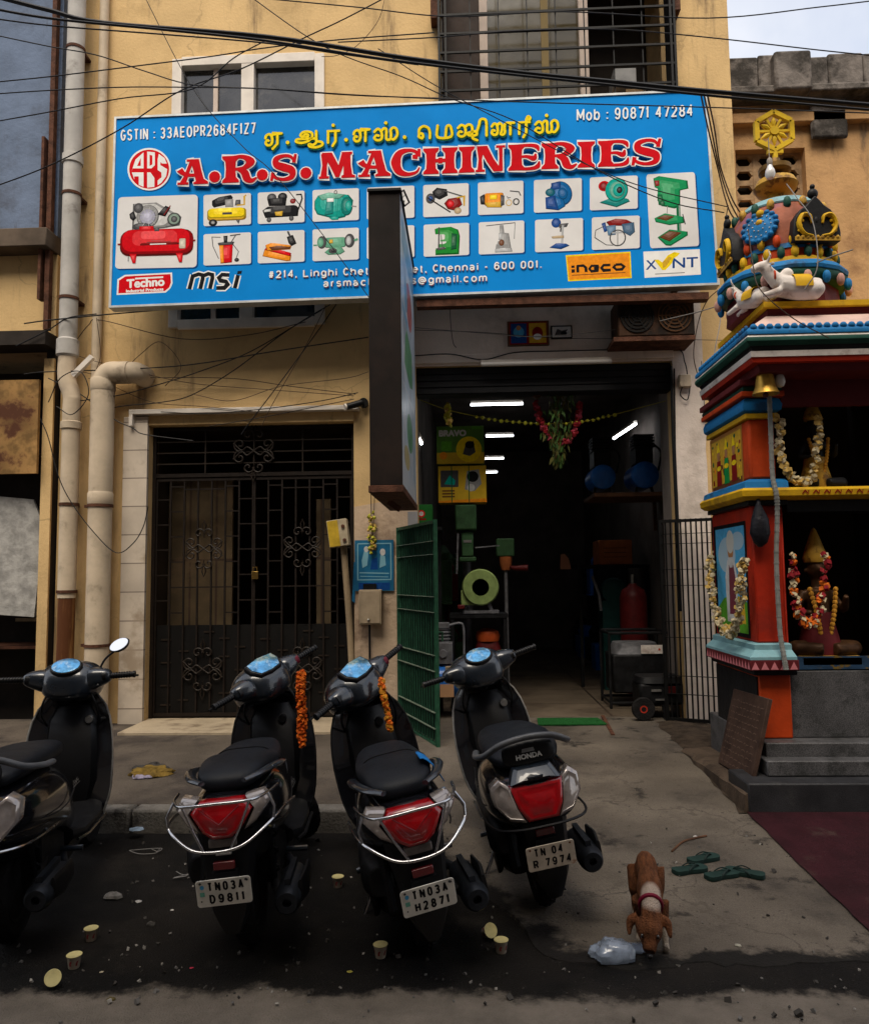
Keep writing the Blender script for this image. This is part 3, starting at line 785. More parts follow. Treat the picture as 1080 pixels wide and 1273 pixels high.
for i in range(1, 12):
    xx = -3.32 + 2.115 * i / 12
    if i % 3 == 0: b.box(xx - .007, xx + .007, .117, .131, 2.76, 3.22)
for z in (2.86, 2.98, 3.10): b.box(-3.32, -1.205, .118, .130, z, z + .014)
b.build('transom_grille', m_orn, gate)
b = MB(); scroll(b, (-2.26, .10, 2.99), .44, .010); b.build('scroll_ornament', m_orn, gate)
b = MB(); b.box(-2.27, -2.20, .085, .105, 1.62, 1.70); b.tube([(-2.255, .095, 1.70), (-2.255, .095, 1.745), (-2.215, .095, 1.745), (-2.215, .095, 1.70)], .006, 6)
b.build('padlock', M('brass', (.55, .35, .10), .3, 1.0), gate, bevel=.004)

# ================================================================== left neighbour
m_blue = M('blue_grey_plaster', (.13, .17, .25), .85, var=.2, vs=1.5, bump=.3, bs=25, spot=(.08, .09, .12), spots=1, spotr=(.5, .68), spot2=((.05, .035, .025), 1.8, .6, .74, (1.6, 1.6, .25)))
nb = thing('neighbour_building', 'blue and yellow neighbouring building with a dark cluttered shop at the left edge', 'building', (-6.5, -.1, 0))
b = MB(); b.box(-11, -4.36, -.12, 6, 5.35, 10.5); b.build('upper_wall', m_blue, nb)
b = MB(); b.box(-11, -4.36, -.10, 6, 4.25, 5.15); b.build('lower_wall', m_yel, nb)
b = MB(); b.box(-11, -4.36, -.34, 6, 5.15, 5.35); b.build('balcony_slab', M('dirty_slab', (.10, .075, .055), .9, var=.3, vs=3), nb, bevel=.01)
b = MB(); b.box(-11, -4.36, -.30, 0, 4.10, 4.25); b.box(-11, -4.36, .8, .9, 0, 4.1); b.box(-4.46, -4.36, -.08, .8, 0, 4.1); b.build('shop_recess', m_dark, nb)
b = MB(); b.box(-4.47, -4.36, -.11, -.081, .14, 4.0); b.build('yellow_pilaster', m_yel, nb)
b = MB()
for z in (.9, 1.5, 2.2, 3.0): b.box(-7.5, -4.48, .2, .78, z, z + .03)
b.box(-5.7, -5.66, .2, .24, .14, 4.0); b.build('shelf', m_rust, nb)
gy = MB()
for i in range(12): gy.box(-4.82, -4.49, .1, .13, 1.2 + .06 * i, 1.235 + .06 * i)
tag(gy.build('slatted_rack', M('pale_wood', (.24, .18, .11), .7, var=.2)), 'pale slatted rack inside the neighbouring shop at far left', 'rack')
gy = MB(); gy.prism([(-5.2, -.02, 1.3), (-4.55, -.02, 1.25), (-4.50, .03, 2.2), (-4.62, .02, 2.5), (-5.1, 0, 2.55)], (0, .03, 0))
tag(gy.build('plastic_sheet', M('dull_white_plastic', (.34, .33, .31), .4, var=.3, vs=7, bump=.5, bs=14)), 'crumpled whitish plastic sheet hung in the neighbouring shop', 'plastic sheet')
gy = MB(); gy.box(-5.3, -4.47, -.2, -.16, 2.75, 3.75)
pb = gy.build('hanging_board', M('faded_board', (.30, .17, .06), .8, var=.5, vs=6, spot=(.08, .03, .015), spots=3, spotr=(.45, .6)), smooth=30)
tag(pb, 'faded orange board hanging over the neighbouring shop', 'board')
rp = MB(); rp.bar((-4.40, -.2, 4.28), (-4.40, -.2, 10), .07, .05); rp.bar((-4.47, -.22, 4.6), (-4.47, -.22, 6.4), .09, .03)
tag(rp.build('rusty_post', m_rust), 'rusty angle iron post beside the upper left drain pipe', 'post')

# ================================================================== drain pipes
m_pipe = M('cream_pipe_paint', (.54, .44, .32), .6, var=.15, vs=3, spot=(.22, .17, .12), spots=2.5, spotr=(.54, .72), spot2=((.13, .07, .035), 3.2, .64, .76, (2, 2, .25)))
m_grp = M('grey_pipe_paint', (.44, .42, .39), .6, var=.15, vs=3, spot=(.2, .18, .16), spots=2.5, spotr=(.54, .72))
t = thing('drain_pipe', 'tall grey and cream drain pipe running the full height at the left', 'pipe', (-4.16, -.2, .8))
b = MB(); b.tube([(-4.17, -.2, 4.0), (-4.17, -.2, 9.6)], .092, 20); b.lathe([(.092, 3.98), (.112, 4.0), (.112, 4.16), (.092, 4.18)], (-4.17, -.2, 0)); b.lathe([(.092, 6.1), (.106, 6.11), (.106, 6.2), (.092, 6.21)], (-4.17, -.2, 0)); b.build('upper_pipe', m_grp, t)
b = MB(); b.tube(bez([(-4.17, -.2, 4.0), (-4.17, -.2, 3.75), (-4.11, -.2, 3.55), (-4.11, -.2, 3.3), (-4.11, -.2, 1.45)], 6), .09, 20); b.lathe([(.09, 3.2), (.104, 3.21), (.104, 3.28), (.09, 3.29)], (-4.11, -.2, 0)); b.build('lower_pipe', m_pipe, t)
b = MB(); b.tube([(-4.11, -.2, .14), (-4.11, -.2, 1.46)], .085, 20); b.build('rusty_foot', M('rust_streaked_pipe', (.30, .15, .05), .7, var=.3, vs=4, spot=(.10, .035, .012), spots=2.5, spotr=(.42, .6), stretch=(3, 3, .3)), t)
b = MB(); b.bar((-4.05, -.3, 3.75), (-3.85, -.3, 3.95), .05, .05); b.build('stay_bar', m_frame, t)
for z in (4.6, 2.4, 5.75, 7.4, 1.5): b = MB(); b.lathe([(.094, z), (.1, z), (.1, z + .03), (.094, z + .03)], (-4.17 if z > 4 else -4.11, -.2, 0)); b.box(-4.2, -4.1, -.19, .0, z, z + .03); b.build('clamp', m_rust, t)
t = thing('drain_pipe', 'thick cream drain pipe with an elbow at its top beside the tiled entrance jamb', 'pipe', (-3.78, -.2, .14))
b = MB(); b.tube(bez([(-3.78, -.2, .14), (-3.78, -.2, 1.5), (-3.78, -.2, 3.5), (-3.78, -.2, 3.68), (-3.72, -.2, 3.79), (-3.6, -.2, 3.80), (-3.5, -.2, 3.80)], 6), .118, 22)
b.tube(bez([(-3.53, -.2, 3.80), (-3.44, -.18, 3.80), (-3.42, -.08, 3.80), (-3.42, 0, 3.80)], 5), .112, 20)
for z in (2.42, 3.62): b.lathe([(.118, z - .02), (.127, z), (.127, z + .10), (.118, z + .12)], (-3.78, -.2, 0))
b.build('pipe_body', m_pipe, t)
for z in (.95, 2.38): b = MB(); b.lathe([(.12, z), (.128, z), (.128, z + .03), (.12, z + .03)], (-3.78, -.2, 0)); b.box(-3.95, -3.88, -.2, 0, z, z + .03); b.build('clamp', m_rust, t)
b = MB(); b.tube([(-3.93, -.06, 3.7), (-3.93, -.06, 9.5)], .05, 12)
tag(b.build('conduit_pipe', m_pipe), 'thin cream pipe between the grey drain pipe and the yellow wall', 'pipe')

# ================================================================== building behind the shrine
m_peach = M('peach_plaster', (.48, .28, .125), .85, var=.15, vs=1.8, bump=.35, bs=25, spot=(.28, .15, .07), spots=1.6, spotr=(.5, .66), spot2=((.07, .055, .045), 2.0, .56, .74, (1.5, 1.5, .35)))
m_weath = M('weathered_parapet', (.15, .13, .115), .9, var=.4, vs=5, bump=.6, bs=20, spot=(.04, .035, .03), spots=2.4, spotr=(.45, .6))
rb = thing('old_building', 'weathered peach building with a pierced vent window behind the shrine', 'building', (4.5, .4, 0))
J0, J1 = P(917, 258, .4), P(1000, 183, .4)
b = MB(); wall_holes(b, 2.94, 9, 0, 6.95, [(J0.x, J1.x, J0.z, J1.z)], .4, .2); b.build('wall', m_peach, rb, smooth=30)
b = MB(); b.box(2.94, 9, .30, .55, 6.6, 6.72); b.box(2.94, 9, .36, .399, 6.05, 6.5) if False else None; b.build('string_course', m_peach, rb, bevel=.01)
b = MB()
for i in range(16):
    xx = 2.94 + i * .38; b.box(xx, xx + .375, .22, .7, 6.951, 7.32 + .05 * nz(i, 0, .7))
b.box(2.94, 9, .16, .7, 6.86, 6.95); b.build('parapet', m_weath, rb, bevel=.02)
b = MB(); b.box(3.45, 3.85, .1, .38, 6.85, 7.3); b.box(3.9, 4.3, .3, .36, 6.4, 6.95); b.build('weathered_block', m_weath, rb, bevel=.03)
b = MB(); nc, nr = 3, 4; cw = (J1.x - J0.x) / nc; ch = (J1.z - J0.z) / nr
for i in range(nc + 1): xx = J0.x + cw * i; b.box(xx - .03, xx + .03, .5, .56, J0.z, J1.z)
for j in range(nr + 1): zz = J0.z + ch * j; b.box(J0.x, J1.x, .505, .555, zz - .03, zz + .03)
for i in range(nc):
    for j in range(nr):
        cx, cz = J0.x + cw * (i + .5), J0.z + ch * (j + .5)
        for k in range(4):
            a = R(90 * k + 45); ux, uz = math.cos(a), math.sin(a)
            b.bar((cx + ux * cw * .34, .53, cz + uz * ch * .34), (cx + ux * cw * .72, .53, cz + uz * ch * .72), .09, .045, (0, 1, 0))
b.build('vent_grille', M('vent_concrete', (.34, .22, .12), .85, var=.3, vs=8, bump=.3, bs=30), rb)
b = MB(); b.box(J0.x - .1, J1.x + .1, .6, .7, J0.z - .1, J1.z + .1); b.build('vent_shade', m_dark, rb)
b = MB(); q = [P(912, 130, .35), P(965, 92, .6)]
b.tube([P(940, 78, .5), P(975, 68, .5), P(976, 80, .5)], .012, 6); b.tube([(2.94, .35, 7.34), (9, .35, 7.36)], .02, 6)
b.build('railing', m_rust, rb)

# ================================================================== far side of the street, unseen: building sized to shade the lower front
op = thing('unseen_street_building', 'unseen brown four storey building across the street behind the viewer, sized to shade the street', 'building', (0, -14, 0))
b = MB(); b.box(-18, 16, -20, -10.6, 0, 13.2); b.build('wall', M('brown_plaster', (.16, .125, .10), .85, var=.15, vs=1), op)
for i in range(8):
    for j in range(4):
        g = MB(); xx = -13 + 3.4 * i; g.box(xx, xx + 1.5, -10.6, -10.55, 1.2 + 3 * j, 2.8 + 3 * j); g.build('window', m_glass, op)
b = MB(); b.box(-18, 16, -10.6, -9.8, 2.95, 3.1); b.build('awning', M('dull_awning', (.06, .06, .07), .8), op)
# ================================================================== the big signboard
sg_o = P(140, 378, -.55)
TL = P(145, 148, -.50); TR = P(877, 113, -.50); BL = P(138.5, 380, -.57); BR = P(889, 352, -.57)
U = ((TR - TL) + (BR - BL)); V = ((TL - BL) + (TR - BR))
SM = frame_of((TL + TR + BL + BR) / 4, U, V)
SW = ((TR - TL).length + (BR - BL).length) / 2; SHH = ((TL - BL).length + (TR - BR).length) / 2
SMI = SM.inverted()
def smap(px, py):
    d = ray(px, py); n = SM.to_3x3() @ Vector((0, 0, 1)); o = SM.translation
    q = SMI @ (CAM_LOC + d * ((o - CAM_LOC).dot(n) / d.dot(n)))
    return (q.x, q.y)
SK = SW / 742.0
sign = thing('shop_signboard', 'wide blue shop signboard with red and yellow lettering and machine pictures', 'signboard', mat=Matrix.Translation(SM.translation))
T = WM(sign).inverted() @ SM
b = MB(SM); b.box(-SW / 2, SW / 2, -SHH / 2, SHH / 2, -.10, 0); b.build('panel', M('sign_blue', (.004, .225, .64), .5, var=.05, vs=2, spec=.03), sign)
b = MB(SM); e = .022
for x0, x1, y0, y1 in ((-SW / 2 - e, SW / 2 + e, SHH / 2, SHH / 2 + e), (-SW / 2 - e, SW / 2 + e, -SHH / 2 - e, -SHH / 2), (-SW / 2 - e, -SW / 2, -SHH / 2, SHH / 2), (SW / 2, SW / 2 + e, -SHH / 2, SHH / 2)): b.box(x0, x1, y0, y1, -.11, .012)
b.build('frame', M('sign_frame', (.50, .52, .52), .45, .2, var=.15, vs=8), sign)
for _ in (0,): pass
for xx in (-3.2, -1.4, .5, 2.2):
    for za, ya in ((4.55, -.45), (6.2, -.42)): b = MB(); b.box(xx, xx + .05, ya, -.02, za, za + .05); b.build('bracket', m_rust, sign)
b = MB(); b.box(-.45, 2.42, -.55, -.44, 4.30, 4.37); b.build('support_beam', m_rust, sign)

I = INK
# --- lettering
a = Art(smap, SK, .0006)
for st, p0, p1, h in (('GSTIN : 33AEOPR2684F1Z7', (150, 175), (318, 166), 14), ('Mob : 90871 47284', (716.5, 150.5), (861, 144.5), 14.5)):
    write(a, st, p0, p1, h, 2.1, I['shadow'], off=(.7, 1.1), gap=.26); write(a, st, p0, p1, h, 1.95, I['white'], gap=.26)
for st, p0, p1, h in (('#214, Linghi Chetty Street, Chennai - 600 001.', (334, 346.5), (673, 333.5), 9.6), ('arsmachineries@gmail.com', (402, 357.5), (605, 350.5), 9.6)):
    write(a, st, p0, p1, h, 1.7, I['dred'], off=(.6, .8), gap=.3); write(a, st, p0, p1, h, 1.65, I['white'], gap=.3)
def bl(x): return 181.5 - (x - 340) * .0452
tam = [('ee', 329, 352, 0), ('.', 355.5, 360.5, 0), ('aa', 366.5, 403, 0), ('r', 405, 424, 1), ('.', 428, 433, 0), ('e', 438.5, 461, 0), ('s', 463.5, 496, 1), ('.', 500.5, 505.5, 0),
       ('E', 518.5, 537, 0), ('m', 541.5, 563, 0), ('si', 567, 606, 0), ('n', 609, 640, 0), ('rr', 642, 660, 0), ('s', 663, 695, 1)]
for mat, w_, off in ((I['dgreen'], 4.3, (.8, 1.4)), (I['yellow'], 3.25, (0, 0))):
    for key, x0, x1, dt in tam: tamil(a, key, x0 + 1.5, x1 - 1.5, bl, 15.0, w_, mat, off, dt)
# red display letters drawn as polygons; each glyph in a unit box
def stem(x, w=.17, f=.10, y0=0., y1=1.):
    h = y1 - y0
    return [(x - w - f, y0), (x - w - f * .85, y0 + .09 * h), (x - w * .95, y0 + .2 * h), (x - w * .85, y0 + .5 * h), (x - w * .95, y0 + .8 * h), (x - w - f * .85, y0 + .91 * h), (x - w - f, y1),
            (x + w + f, y1), (x + w + f * .85, y0 + .91 * h), (x + w * .95, y0 + .8 * h), (x + w * .85, y0 + .5 * h), (x + w * .95, y0 + .2 * h), (x + w + f * .85, y0 + .09 * h), (x + w + f, y0)]
def vs_(pts, ws):
    """stroke of varying width as a polygon (x right, y up)"""
    q = [Vector((p[0], p[1], 0)) for p in pts]; q2 = bez(q, 5); n = len(q2); L = []; Rr = []
    for i, p in enumerate(q2):
        t = i / (n - 1) * (len(ws) - 1); k = min(int(t), len(ws) - 2); w = ws[k] + (ws[k + 1] - ws[k]) * (t - k)
        d = (q2[min(i + 1, n - 1)] - q2[max(i - 1, 0)]).normalized(); L.append((p.x - d.y * w / 2, p.y + d.x * w / 2)); Rr.append((p.x + d.y * w / 2, p.y - d.x * w / 2))
    return L + Rr[::-1]
GL = {
 'A': [[(.38, 1), (.70, 1), (.78, .55), (.86, .2), (1.0, .08), (1.0, 0), (.52, 0), (.52, .07), (.60, .12), (.57, .28), (.52, .55), (.46, .8)],
       vs_([(.47, .93), (.36, .6), (.27, .3), (.18, .06)], [.12, .12, .14, .20]), [(.0, .0), (.0, .09), (.36, .09), (.36, 0)], vs_([(.58, .36), (.35, .38), (.18, .46), (.07, .60)], [.12, .14, .16, .22]), [(.30, 1), (.30, .92), (.5, .9), (.5, 1)]],
 'M': [vs_([(.17, .95), (.16, .5), (.13, .04)], [.22, .13, .18]), [(0, 0), (0, .09), (.28, .09), (.28, 0)], [(.08, 1), (.36, 1), (.56, .45), (.53, .04), (.46, .04), (.3, .5)], [(.64, 1), (.52, .38), (.50, .04), (.56, .04), (.74, .72), (.74, 1)],
       [(.62, 1), (.92, 1), (.92, .92), (.87, .88), (.88, .5), (.92, .12), (1.0, .08), (1, 0), (.62, 0), (.62, .08), (.68, .12), (.68, .5), (.67, .8)]],
 'C': [vs_([(.93, .74), (.82, .90), (.58, .96), (.28, .86), (.15, .52), (.26, .16), (.55, .03), (.85, .10), (.96, .28)], [.14, .12, .13, .24, .34, .26, .15, .10, .05]), vs_([(.95, 1.0), (.93, .70)], [.10, .14]), vs_([(.72, .70), (.9, .70)], [.14, .2])],
 'H': [stem(.23, .15, .08), stem(.77, .15, .08), [(.3, .44), (.7, .44), (.7, .58), (.3, .58)], vs_([(.5, .40), (.5, .62)], [.12, .12])],
 'I': [stem(.5, .32, .18)],
 'N': [vs_([(.17, .95), (.16, .5), (.15, .05)], [.26, .12, .18]), [(0, 0), (0, .09), (.32, .09), (.32, 0)], [(.02, 1), (.40, 1), (.62, .5), (.92, 0), (.62, 0), (.4, .36), (.14, .9)], vs_([(.86, .96), (.87, .5), (.86, .02)], [.14, .12, .16]), [(.70, 1), (.70, .91), (1.02, .91), (1.02, 1)]],
 'E': [stem(.26, .19, .09), vs_([(.3, .95), (.72, .95), (.92, .88), (.98, .72)], [.11, .13, .16, .05]), vs_([(.3, .05), (.74, .05), (.94, .13), (1.0, .32)], [.11, .13, .17, .05]), vs_([(.36, .52), (.6, .52), (.82, .44), (.88, .62)], [.09, .12, .2, .06])],
 'R': [stem(.24, .17, .09), vs_([(.28, .95), (.62, .95), (.84, .76), (.64, .53), (.3, .50)], [.10, .15, .28, .15, .09]), vs_([(.48, .5), (.66, .36), (.74, .12), (.88, .05), (1.03, .16)], [.14, .24, .24, .17, .05])],
 'S': [vs_([(.90, .72), (.76, .91), (.5, .95), (.22, .84), (.24, .62), (.52, .50), (.80, .38), (.80, .13), (.5, .04), (.2, .12), (.06, .30)], [.07, .12, .13, .20, .27, .31, .28, .20, .13, .12, .06]), vs_([(.95, 1.0), (.88, .68)], [.10, .14]), vs_([(.04, 0), (.1, .32)], [.1, .14])],
 '.': [[(.5 + .5 * math.cos(R(30 * i)), .5 + .5 * math.sin(R(30 * i))) for i in range(12)]],
}
def by(x): return 231.5 - (x - 223) * .0425
word = [('A', 222, 260, 31), ('.', 261, 275, 14), ('R', 278, 319, 33), ('.', 320, 334, 14), ('S', 337, 370, 32), ('.', 374, 388, 14), ('M', 397, 442, 32), ('A', 446, 486, 32), ('C', 487, 523, 32), ('H', 526, 569, 32), ('I', 570, 590, 32), ('N', 591, 627, 32),
        ('E', 632, 670, 32), ('R', 673, 715, 32), ('I', 717, 739, 32), ('E', 743, 780, 32), ('S', 784, 821, 32)]
for lay in range(3):
    for ch, x0, x1, h in word:
        for poly in GL[ch]:
            pts = [(x0 + gx * (x1 - x0), by(x0 + gx * (x1 - x0)) - gy * h - (1 if ch == '.' else 0)) for gx, gy in poly]
            if lay == 0: pts = [(p[0] + 1.4, p[1] + 2.0) for p in pts]; a.line(pts + pts[:1], 2.6, I['shadow']); a.poly(pts, I['shadow'])
            elif lay == 1: a.line(pts + pts[:1], 3.0, I['lwhite']); a.poly(pts, I['lwhite'])
            else: a.poly(pts, I['lred'])
a.build('lettering', sign, T)
# --- round emblem with three letters
a = Art(smap, SK, .0006)
cx, cy = 185.5, 210
a.ell(cx + 1, cy + 1.5, 27, 26.5, I['shadow'], 40); a.ell(cx, cy, 27, 26.5, I['white'], 40); a.ell(cx, cy, 24.8, 24.3, I['red'], 40)
W_ = I['white']
for pl in ([(-22, 3), (-17, -12), (-7, -21), (-7, -1), (-20.5, -1)], [(-21.5, 4), (-7, 4), (-7, 22), (-13, 19.5), (-13, 9), (-18.5, 9), (-18.5, 13)], [(-2.5, -22), (7, -21), (7, -5), (3, -1), (-2.5, -1)], [(-2.5, 4), (1.5, 4), (6.5, 11), (6.5, 22), (-2.5, 23)], [(12, -19), (19, -14), (22, -7), (16, -7), (14, -9), (14, -5), (22.5, 0), (21, 9), (15, 17), (10.5, 20), (10.5, 14), (15.5, 10), (15, 4), (10.5, 1), (10.5, -12)]):
    a.poly([(cx + x, cy + y) for x, y in pl], W_)
R_ = I['red']
a.poly([(cx - 15, cy - 4), (cx - 10.5, cy - 14), (cx - 10.5, cy - 4)], R_); a.poly([(cx + .5, cy - 18), (cx + 4, cy - 17), (cx + 4, cy - 6), (cx + .5, cy - 4)], R_); a.line([(cx - 9, cy - 23), (cx - 9, cy + 22.5)], 1.6, R_) if False else None
a.build('emblem', sign, T)
# --- brand plates
a = Art(smap, SK, .0006)
a.poly([(146, 347), (155, 341.5), (214, 338.5), (214.5, 352), (212, 358), (206, 363.5), (145, 366.5)], I['white']); a.poly([(148, 348.5), (156, 343.3), (212, 340.5), (212.6, 351), (210.5, 357), (205, 361.6), (147, 364.5)], I['red'])
a.text('Techno', (158, 357.5), (204, 354.5), 10.5, I['lwhite'], .7, 6); a.text('Industrial Products', (157, 363.2), (203, 360.8), 3.4, I['white'], .3, 4); a.line([(168, 346.2), (203, 344.3)], 2.2, I['white'])
a.build('red_brand_plate', sign, T)
a = Art(smap, SK, .0006)
for mat, w_ in ((I['white'], 8.2), (I['black'], 5.0)):
    S_ = lambda pts: [(x, y - (x - 234) * .035) for x, y in pts]
    a.line(S_([(235.5, 359.2), (240, 341.5)]), w_, mat); a.line(S_([(240, 343.2), (247, 341), (252, 342.5), (252, 347), (249, 359.4)]), w_, mat); a.line(S_([(252, 343.5), (259, 341), (264, 342.5), (264, 347), (261, 359.6)]), w_, mat)
    a.line(S_([(285, 343.5), (276, 342.7), (272, 346.5), (274, 350), (281, 351.5), (283, 355), (279, 359.2), (269, 359.2)]), w_, mat); a.line(S_([(292, 360), (296, 344)]), w_, mat)
a.poly([(295.5, 336.8), (301, 336.2), (300, 340), (294.7, 340.6)], I['black'])
a.build('black_brand_lettering', sign, T)
a = Art(smap, SK, .0006)
a.poly([(703, 317), (783.5, 312.5), (785, 345.5), (706, 349.5)], I['yellow']); a.poly([(704.8, 318.8), (782, 314.3), (783.3, 344), (707.5, 347.8)], I['orange'])
B_ = I['black']
a.poly([(710, 334.6), (714.2, 334.4), (714.4, 338.7), (710.2, 339)], B_); a.poly([(709.8, 330), (714, 329.8), (714.1, 332.8), (709.9, 333)], B_)
a.line([(718, 338.5), (718, 330.5), (725, 330), (728, 332.5), (728.4, 338)], 3.4, B_); a.line([(744, 330.2), (735, 330.2), (732.5, 334), (735, 337), (743, 336.4), (743.4, 333.2), (738, 333.5)], 3, B_); a.line([(758.5, 329.2), (750, 329.4), (747.5, 332.8), (750, 336), (759, 335.4)], 3.4, B_)
a.line([(765, 328.8), (772, 328.4), (775.6, 331.2), (773, 334.5), (766, 335), (762.6, 332), (765, 328.8)], 3.2, B_); a.line([(710.5, 342), (777, 338.5)], .9, I['brown']); a.build('orange_brand_plate', sign, T)
a = Art(smap, SK, .0006)
a.poly([(799.5, 312.6), (869.5, 309.5), (871, 341), (801, 345.2)], I['white'])
a.text('X', (803, 335), (815.5, 334), 12, I['navy'], .35, 4); a.text('NT', (836, 333), (867, 331.5), 13, I['navy'], .3, 4)
a.poly([(813, 323), (818, 322.5), (823, 326), (830, 317), (838, 313), (845, 314.5), (842, 318), (837, 321), (835, 327), (827, 335.5), (823, 335.5)], I['yellow']); a.poly([(823, 326), (831, 319), (835, 320), (828, 331), (824, 333)], I['gold']); a.line([(814, 340.5), (851, 338.6)], 1.1, I['grey'])
a.build('white_brand_plate', sign, T)
# --- product pictures: own axes, 0..1 across and down the card
def card(quad, draw, r=.06):
    (x0, y0), (x1, y1), (x2, y2), (x3, y3) = quad      # TL TR BR BL in the photograph
    def q(u, v): return ((x0 * (1 - u) + x1 * u) * (1 - v) + (x3 * (1 - u) + x2 * u) * v, (y0 * (1 - u) + y1 * u) * (1 - v) + (y3 * (1 - u) + y2 * u) * v)
    w_ = math.hypot(x1 - x0, y1 - y0); h_ = math.hypot(x3 - x0, y3 - y0)
    sh = Art(lambda u, v: smap(*[c + 1.8 for c in q(u, v)]), SK * w_, .0006); sh.rrect(0, 0, 1, 1, .05, I['shadow'])
    A_ = Art(lambda u, v: smap(*q(u, v)), SK * w_, .0007)
    A_.items = sh.items; A_.mats = sh.mats
    A_.rrect(0, 0, 1, 1, .05, M('card_white', (.68, .67, .66), .45, var=.04, vs=4))
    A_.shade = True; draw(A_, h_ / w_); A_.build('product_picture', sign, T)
def d_tank(A, h):
    A.poly([(.19, .48), (.19, .10), (.48, .09), (.80, .30), (.78, .42), (.6, .45)], I['grey']); A.poly([(.205, .46), (.205, .12), (.47, .11), (.76, .31), (.6, .43)], I['lgrey'])
    A.ell(.38, .28, .14, .16, I['grey']); A.ell(.38, .29, .10, .11, ink('lilac', (.36, .36, .46))); A.ell(.26, .16, .06, .07, I['dgrey']); A.ell(.31, .42, .12, .05, I['dgrey'])
    for i in range(9): t = R(40 * i); A.line([(.38 + .05 * math.cos(t), .29 + .06 * math.sin(t)), (.38 + .12 * math.cos(t), .29 + .14 * math.sin(t))], .008, I['silver'])
    A.poly([(.15, .24), (.20, .20), (.24, .3), (.2, .34), (.16, .3)], I['black']); A.poly([(.5, .26), (.6, .14), (.66, .17), (.6, .29)], I['black']); A.line([(.58, .27), (.66, .14)], .012, I['dred']); A.ell(.71, .33, .085, .09, I['dgrey']); A.ell(.71, .33, .07, .075, ink('sage', (.22, .30, .25))); A.ell(.71, .33, .04, .045, I['dgrey'])
    A.poly([(.28, .49), (.28, .42), (.46, .42), (.46, .49)], I['red']); A.rrect(.05, .47, .955, .83, .12, I['dred']); A.rrect(.055, .475, .95, .80, .12, I['red']); A.poly([(.30, .66), (.78, .655), (.78, .68), (.30, .685)], I['dred']); A.line([(.42, .67), (.62, .668)], .014, I['white'])
    for x in (.2, .77): A.poly([(x - .03, .8), (x + .06, .8), (x + .05, .93), (x + .015, .93)], I['red'])
    A.rrect(.78, .60, .86, .74, .015, ink('buff', (.5, .45, .36))); A.line([(.02, .66), (.06, .66)], .02, I['dred']); A.line([(.94, .63), (.98, .63)], .02, I['dred']); A.line([(.16, .83), (.16, .9)], .012, I['grey']); A.poly([(.47, .44), (.53, .44), (.53, .49), (.47, .49)], I['dgrey'])
def d_ycomp(A, h):
    A.poly([(.18, .20), (.32, .10), (.58, .04), (.62, .12), (.56, .32), (.22, .42), (.18, .34)], I['black']); A.poly([(.45, .18), (.62, .16), (.63, .42), (.46, .42)], I['grey']); A.poly([(.68, .2), (.78, .2), (.78, .38), (.66, .38)], I['dgrey'])
    A.line([(.9, .06), (.86, .1), (.86, .36), (.7, .38)], .03, I['gold']); A.rrect(.08, .46, .90, .85, .09, I['gold']); A.rrect(.085, .46, .895, .76, .09, I['yellow']); A.line([(.4, .62), (.6, .62)], .05, I['dgrey']); A.ell(.2, .9, .09, .11, I['black']); A.ell(.2, .9, .04, .05, I['grey']); A.poly([(.68, .84), (.77, .84), (.74, .97)], I['dgrey'])
def d_bcomp(A, h):
    A.ell(.3, .18, .1, .13, I['dgrey']); A.ell(.53, .17, .1, .13, I['black']); A.poly([(.2, .22), (.62, .2), (.6, .45), (.24, .45)], I['black']); A.poly([(.1, .58), (.2, .48), (.82, .46), (.88, .55), (.86, .8), (.16, .82)], I['black']); A.poly([(.13, .56), (.28, .54), (.28, .62), (.13, .64)], I['lgrey']); A.poly([(.36, .64), (.54, .62), (.52, .78), (.38, .76)], I['gold'])
    A.line([(.82, .12), (.93, .12), (.95, .25), (.86, .62)], .03, I['black']); A.ell(.75, .32, .06, .08, I['dred']); A.ell(.24, .88, .05, .08, I['dgrey']); A.ell(.72, .86, .05, .08, I['dgrey'])
def d_motor(A, h):
    A.poly([(.04, .35), (.12, .18), (.35, .1), (.78, .2), (.88, .38), (.86, .6), (.7, .9), (.5, .95), (.1, .78), (.04, .6)], I['teal']); A.poly([(.12, .2), (.35, .12), (.7, .2), (.6, .3), (.2, .34)], I['pteal']); A.poly([(.3, .3), (.46, .3), (.44, .78), (.26, .82)], ink('mid_teal', (.01, .22, .2))); A.ell(.74, .55, .13, .3, ink('deep_teal', (.004, .18, .15))); A.ell(.78, .55, .07, .17, I['teal'])
    A.line([(.84, .56), (.95, .58)], .03, I['grey']); A.rrect(.31, .28, .46, .40, .02, I['white']); A.arc(.5, .1, .03, .05, 0, 360, .015, I['dgrey']); A.poly([(.36, .9), (.56, .86), (.56, .97), (.42, .97)], I['teal'])
    for i in range(5): A.line([(.5 + .04 * i, .25 + .02 * i), (.52 + .04 * i, .88 - .01 * i)], .008, ink('deep_teal', (.004, .18, .15)))
def d_barrel(A, h):
    A.poly([(.33, .35), (.62, .33), (.60, .94), (.36, .96)], I['red']); A.poly([(.33, .35), (.42, .35), (.43, .95), (.36, .96)], I['orange']); A.poly([(.3, .3), (.65, .28), (.63, .37), (.32, .38)], I['dgrey']); A.poly([(.42, .08), (.51, .08), (.5, .3), (.43, .3)], I['black'])
    A.line([(.56, .08), (.78, .05)], .025, I['dgrey']); A.line([(.68, .07), (.58, .3)], .02, I['dgrey']); A.line([(.36, .12), (.18, .1), (.2, .4), (.32, .8)], .015, I['dgrey']); A.line([(.62, .36), (.74, .6), (.68, .84)], .015, I['dgrey']); A.ell(.7, .86, .05, .06, I['black'])
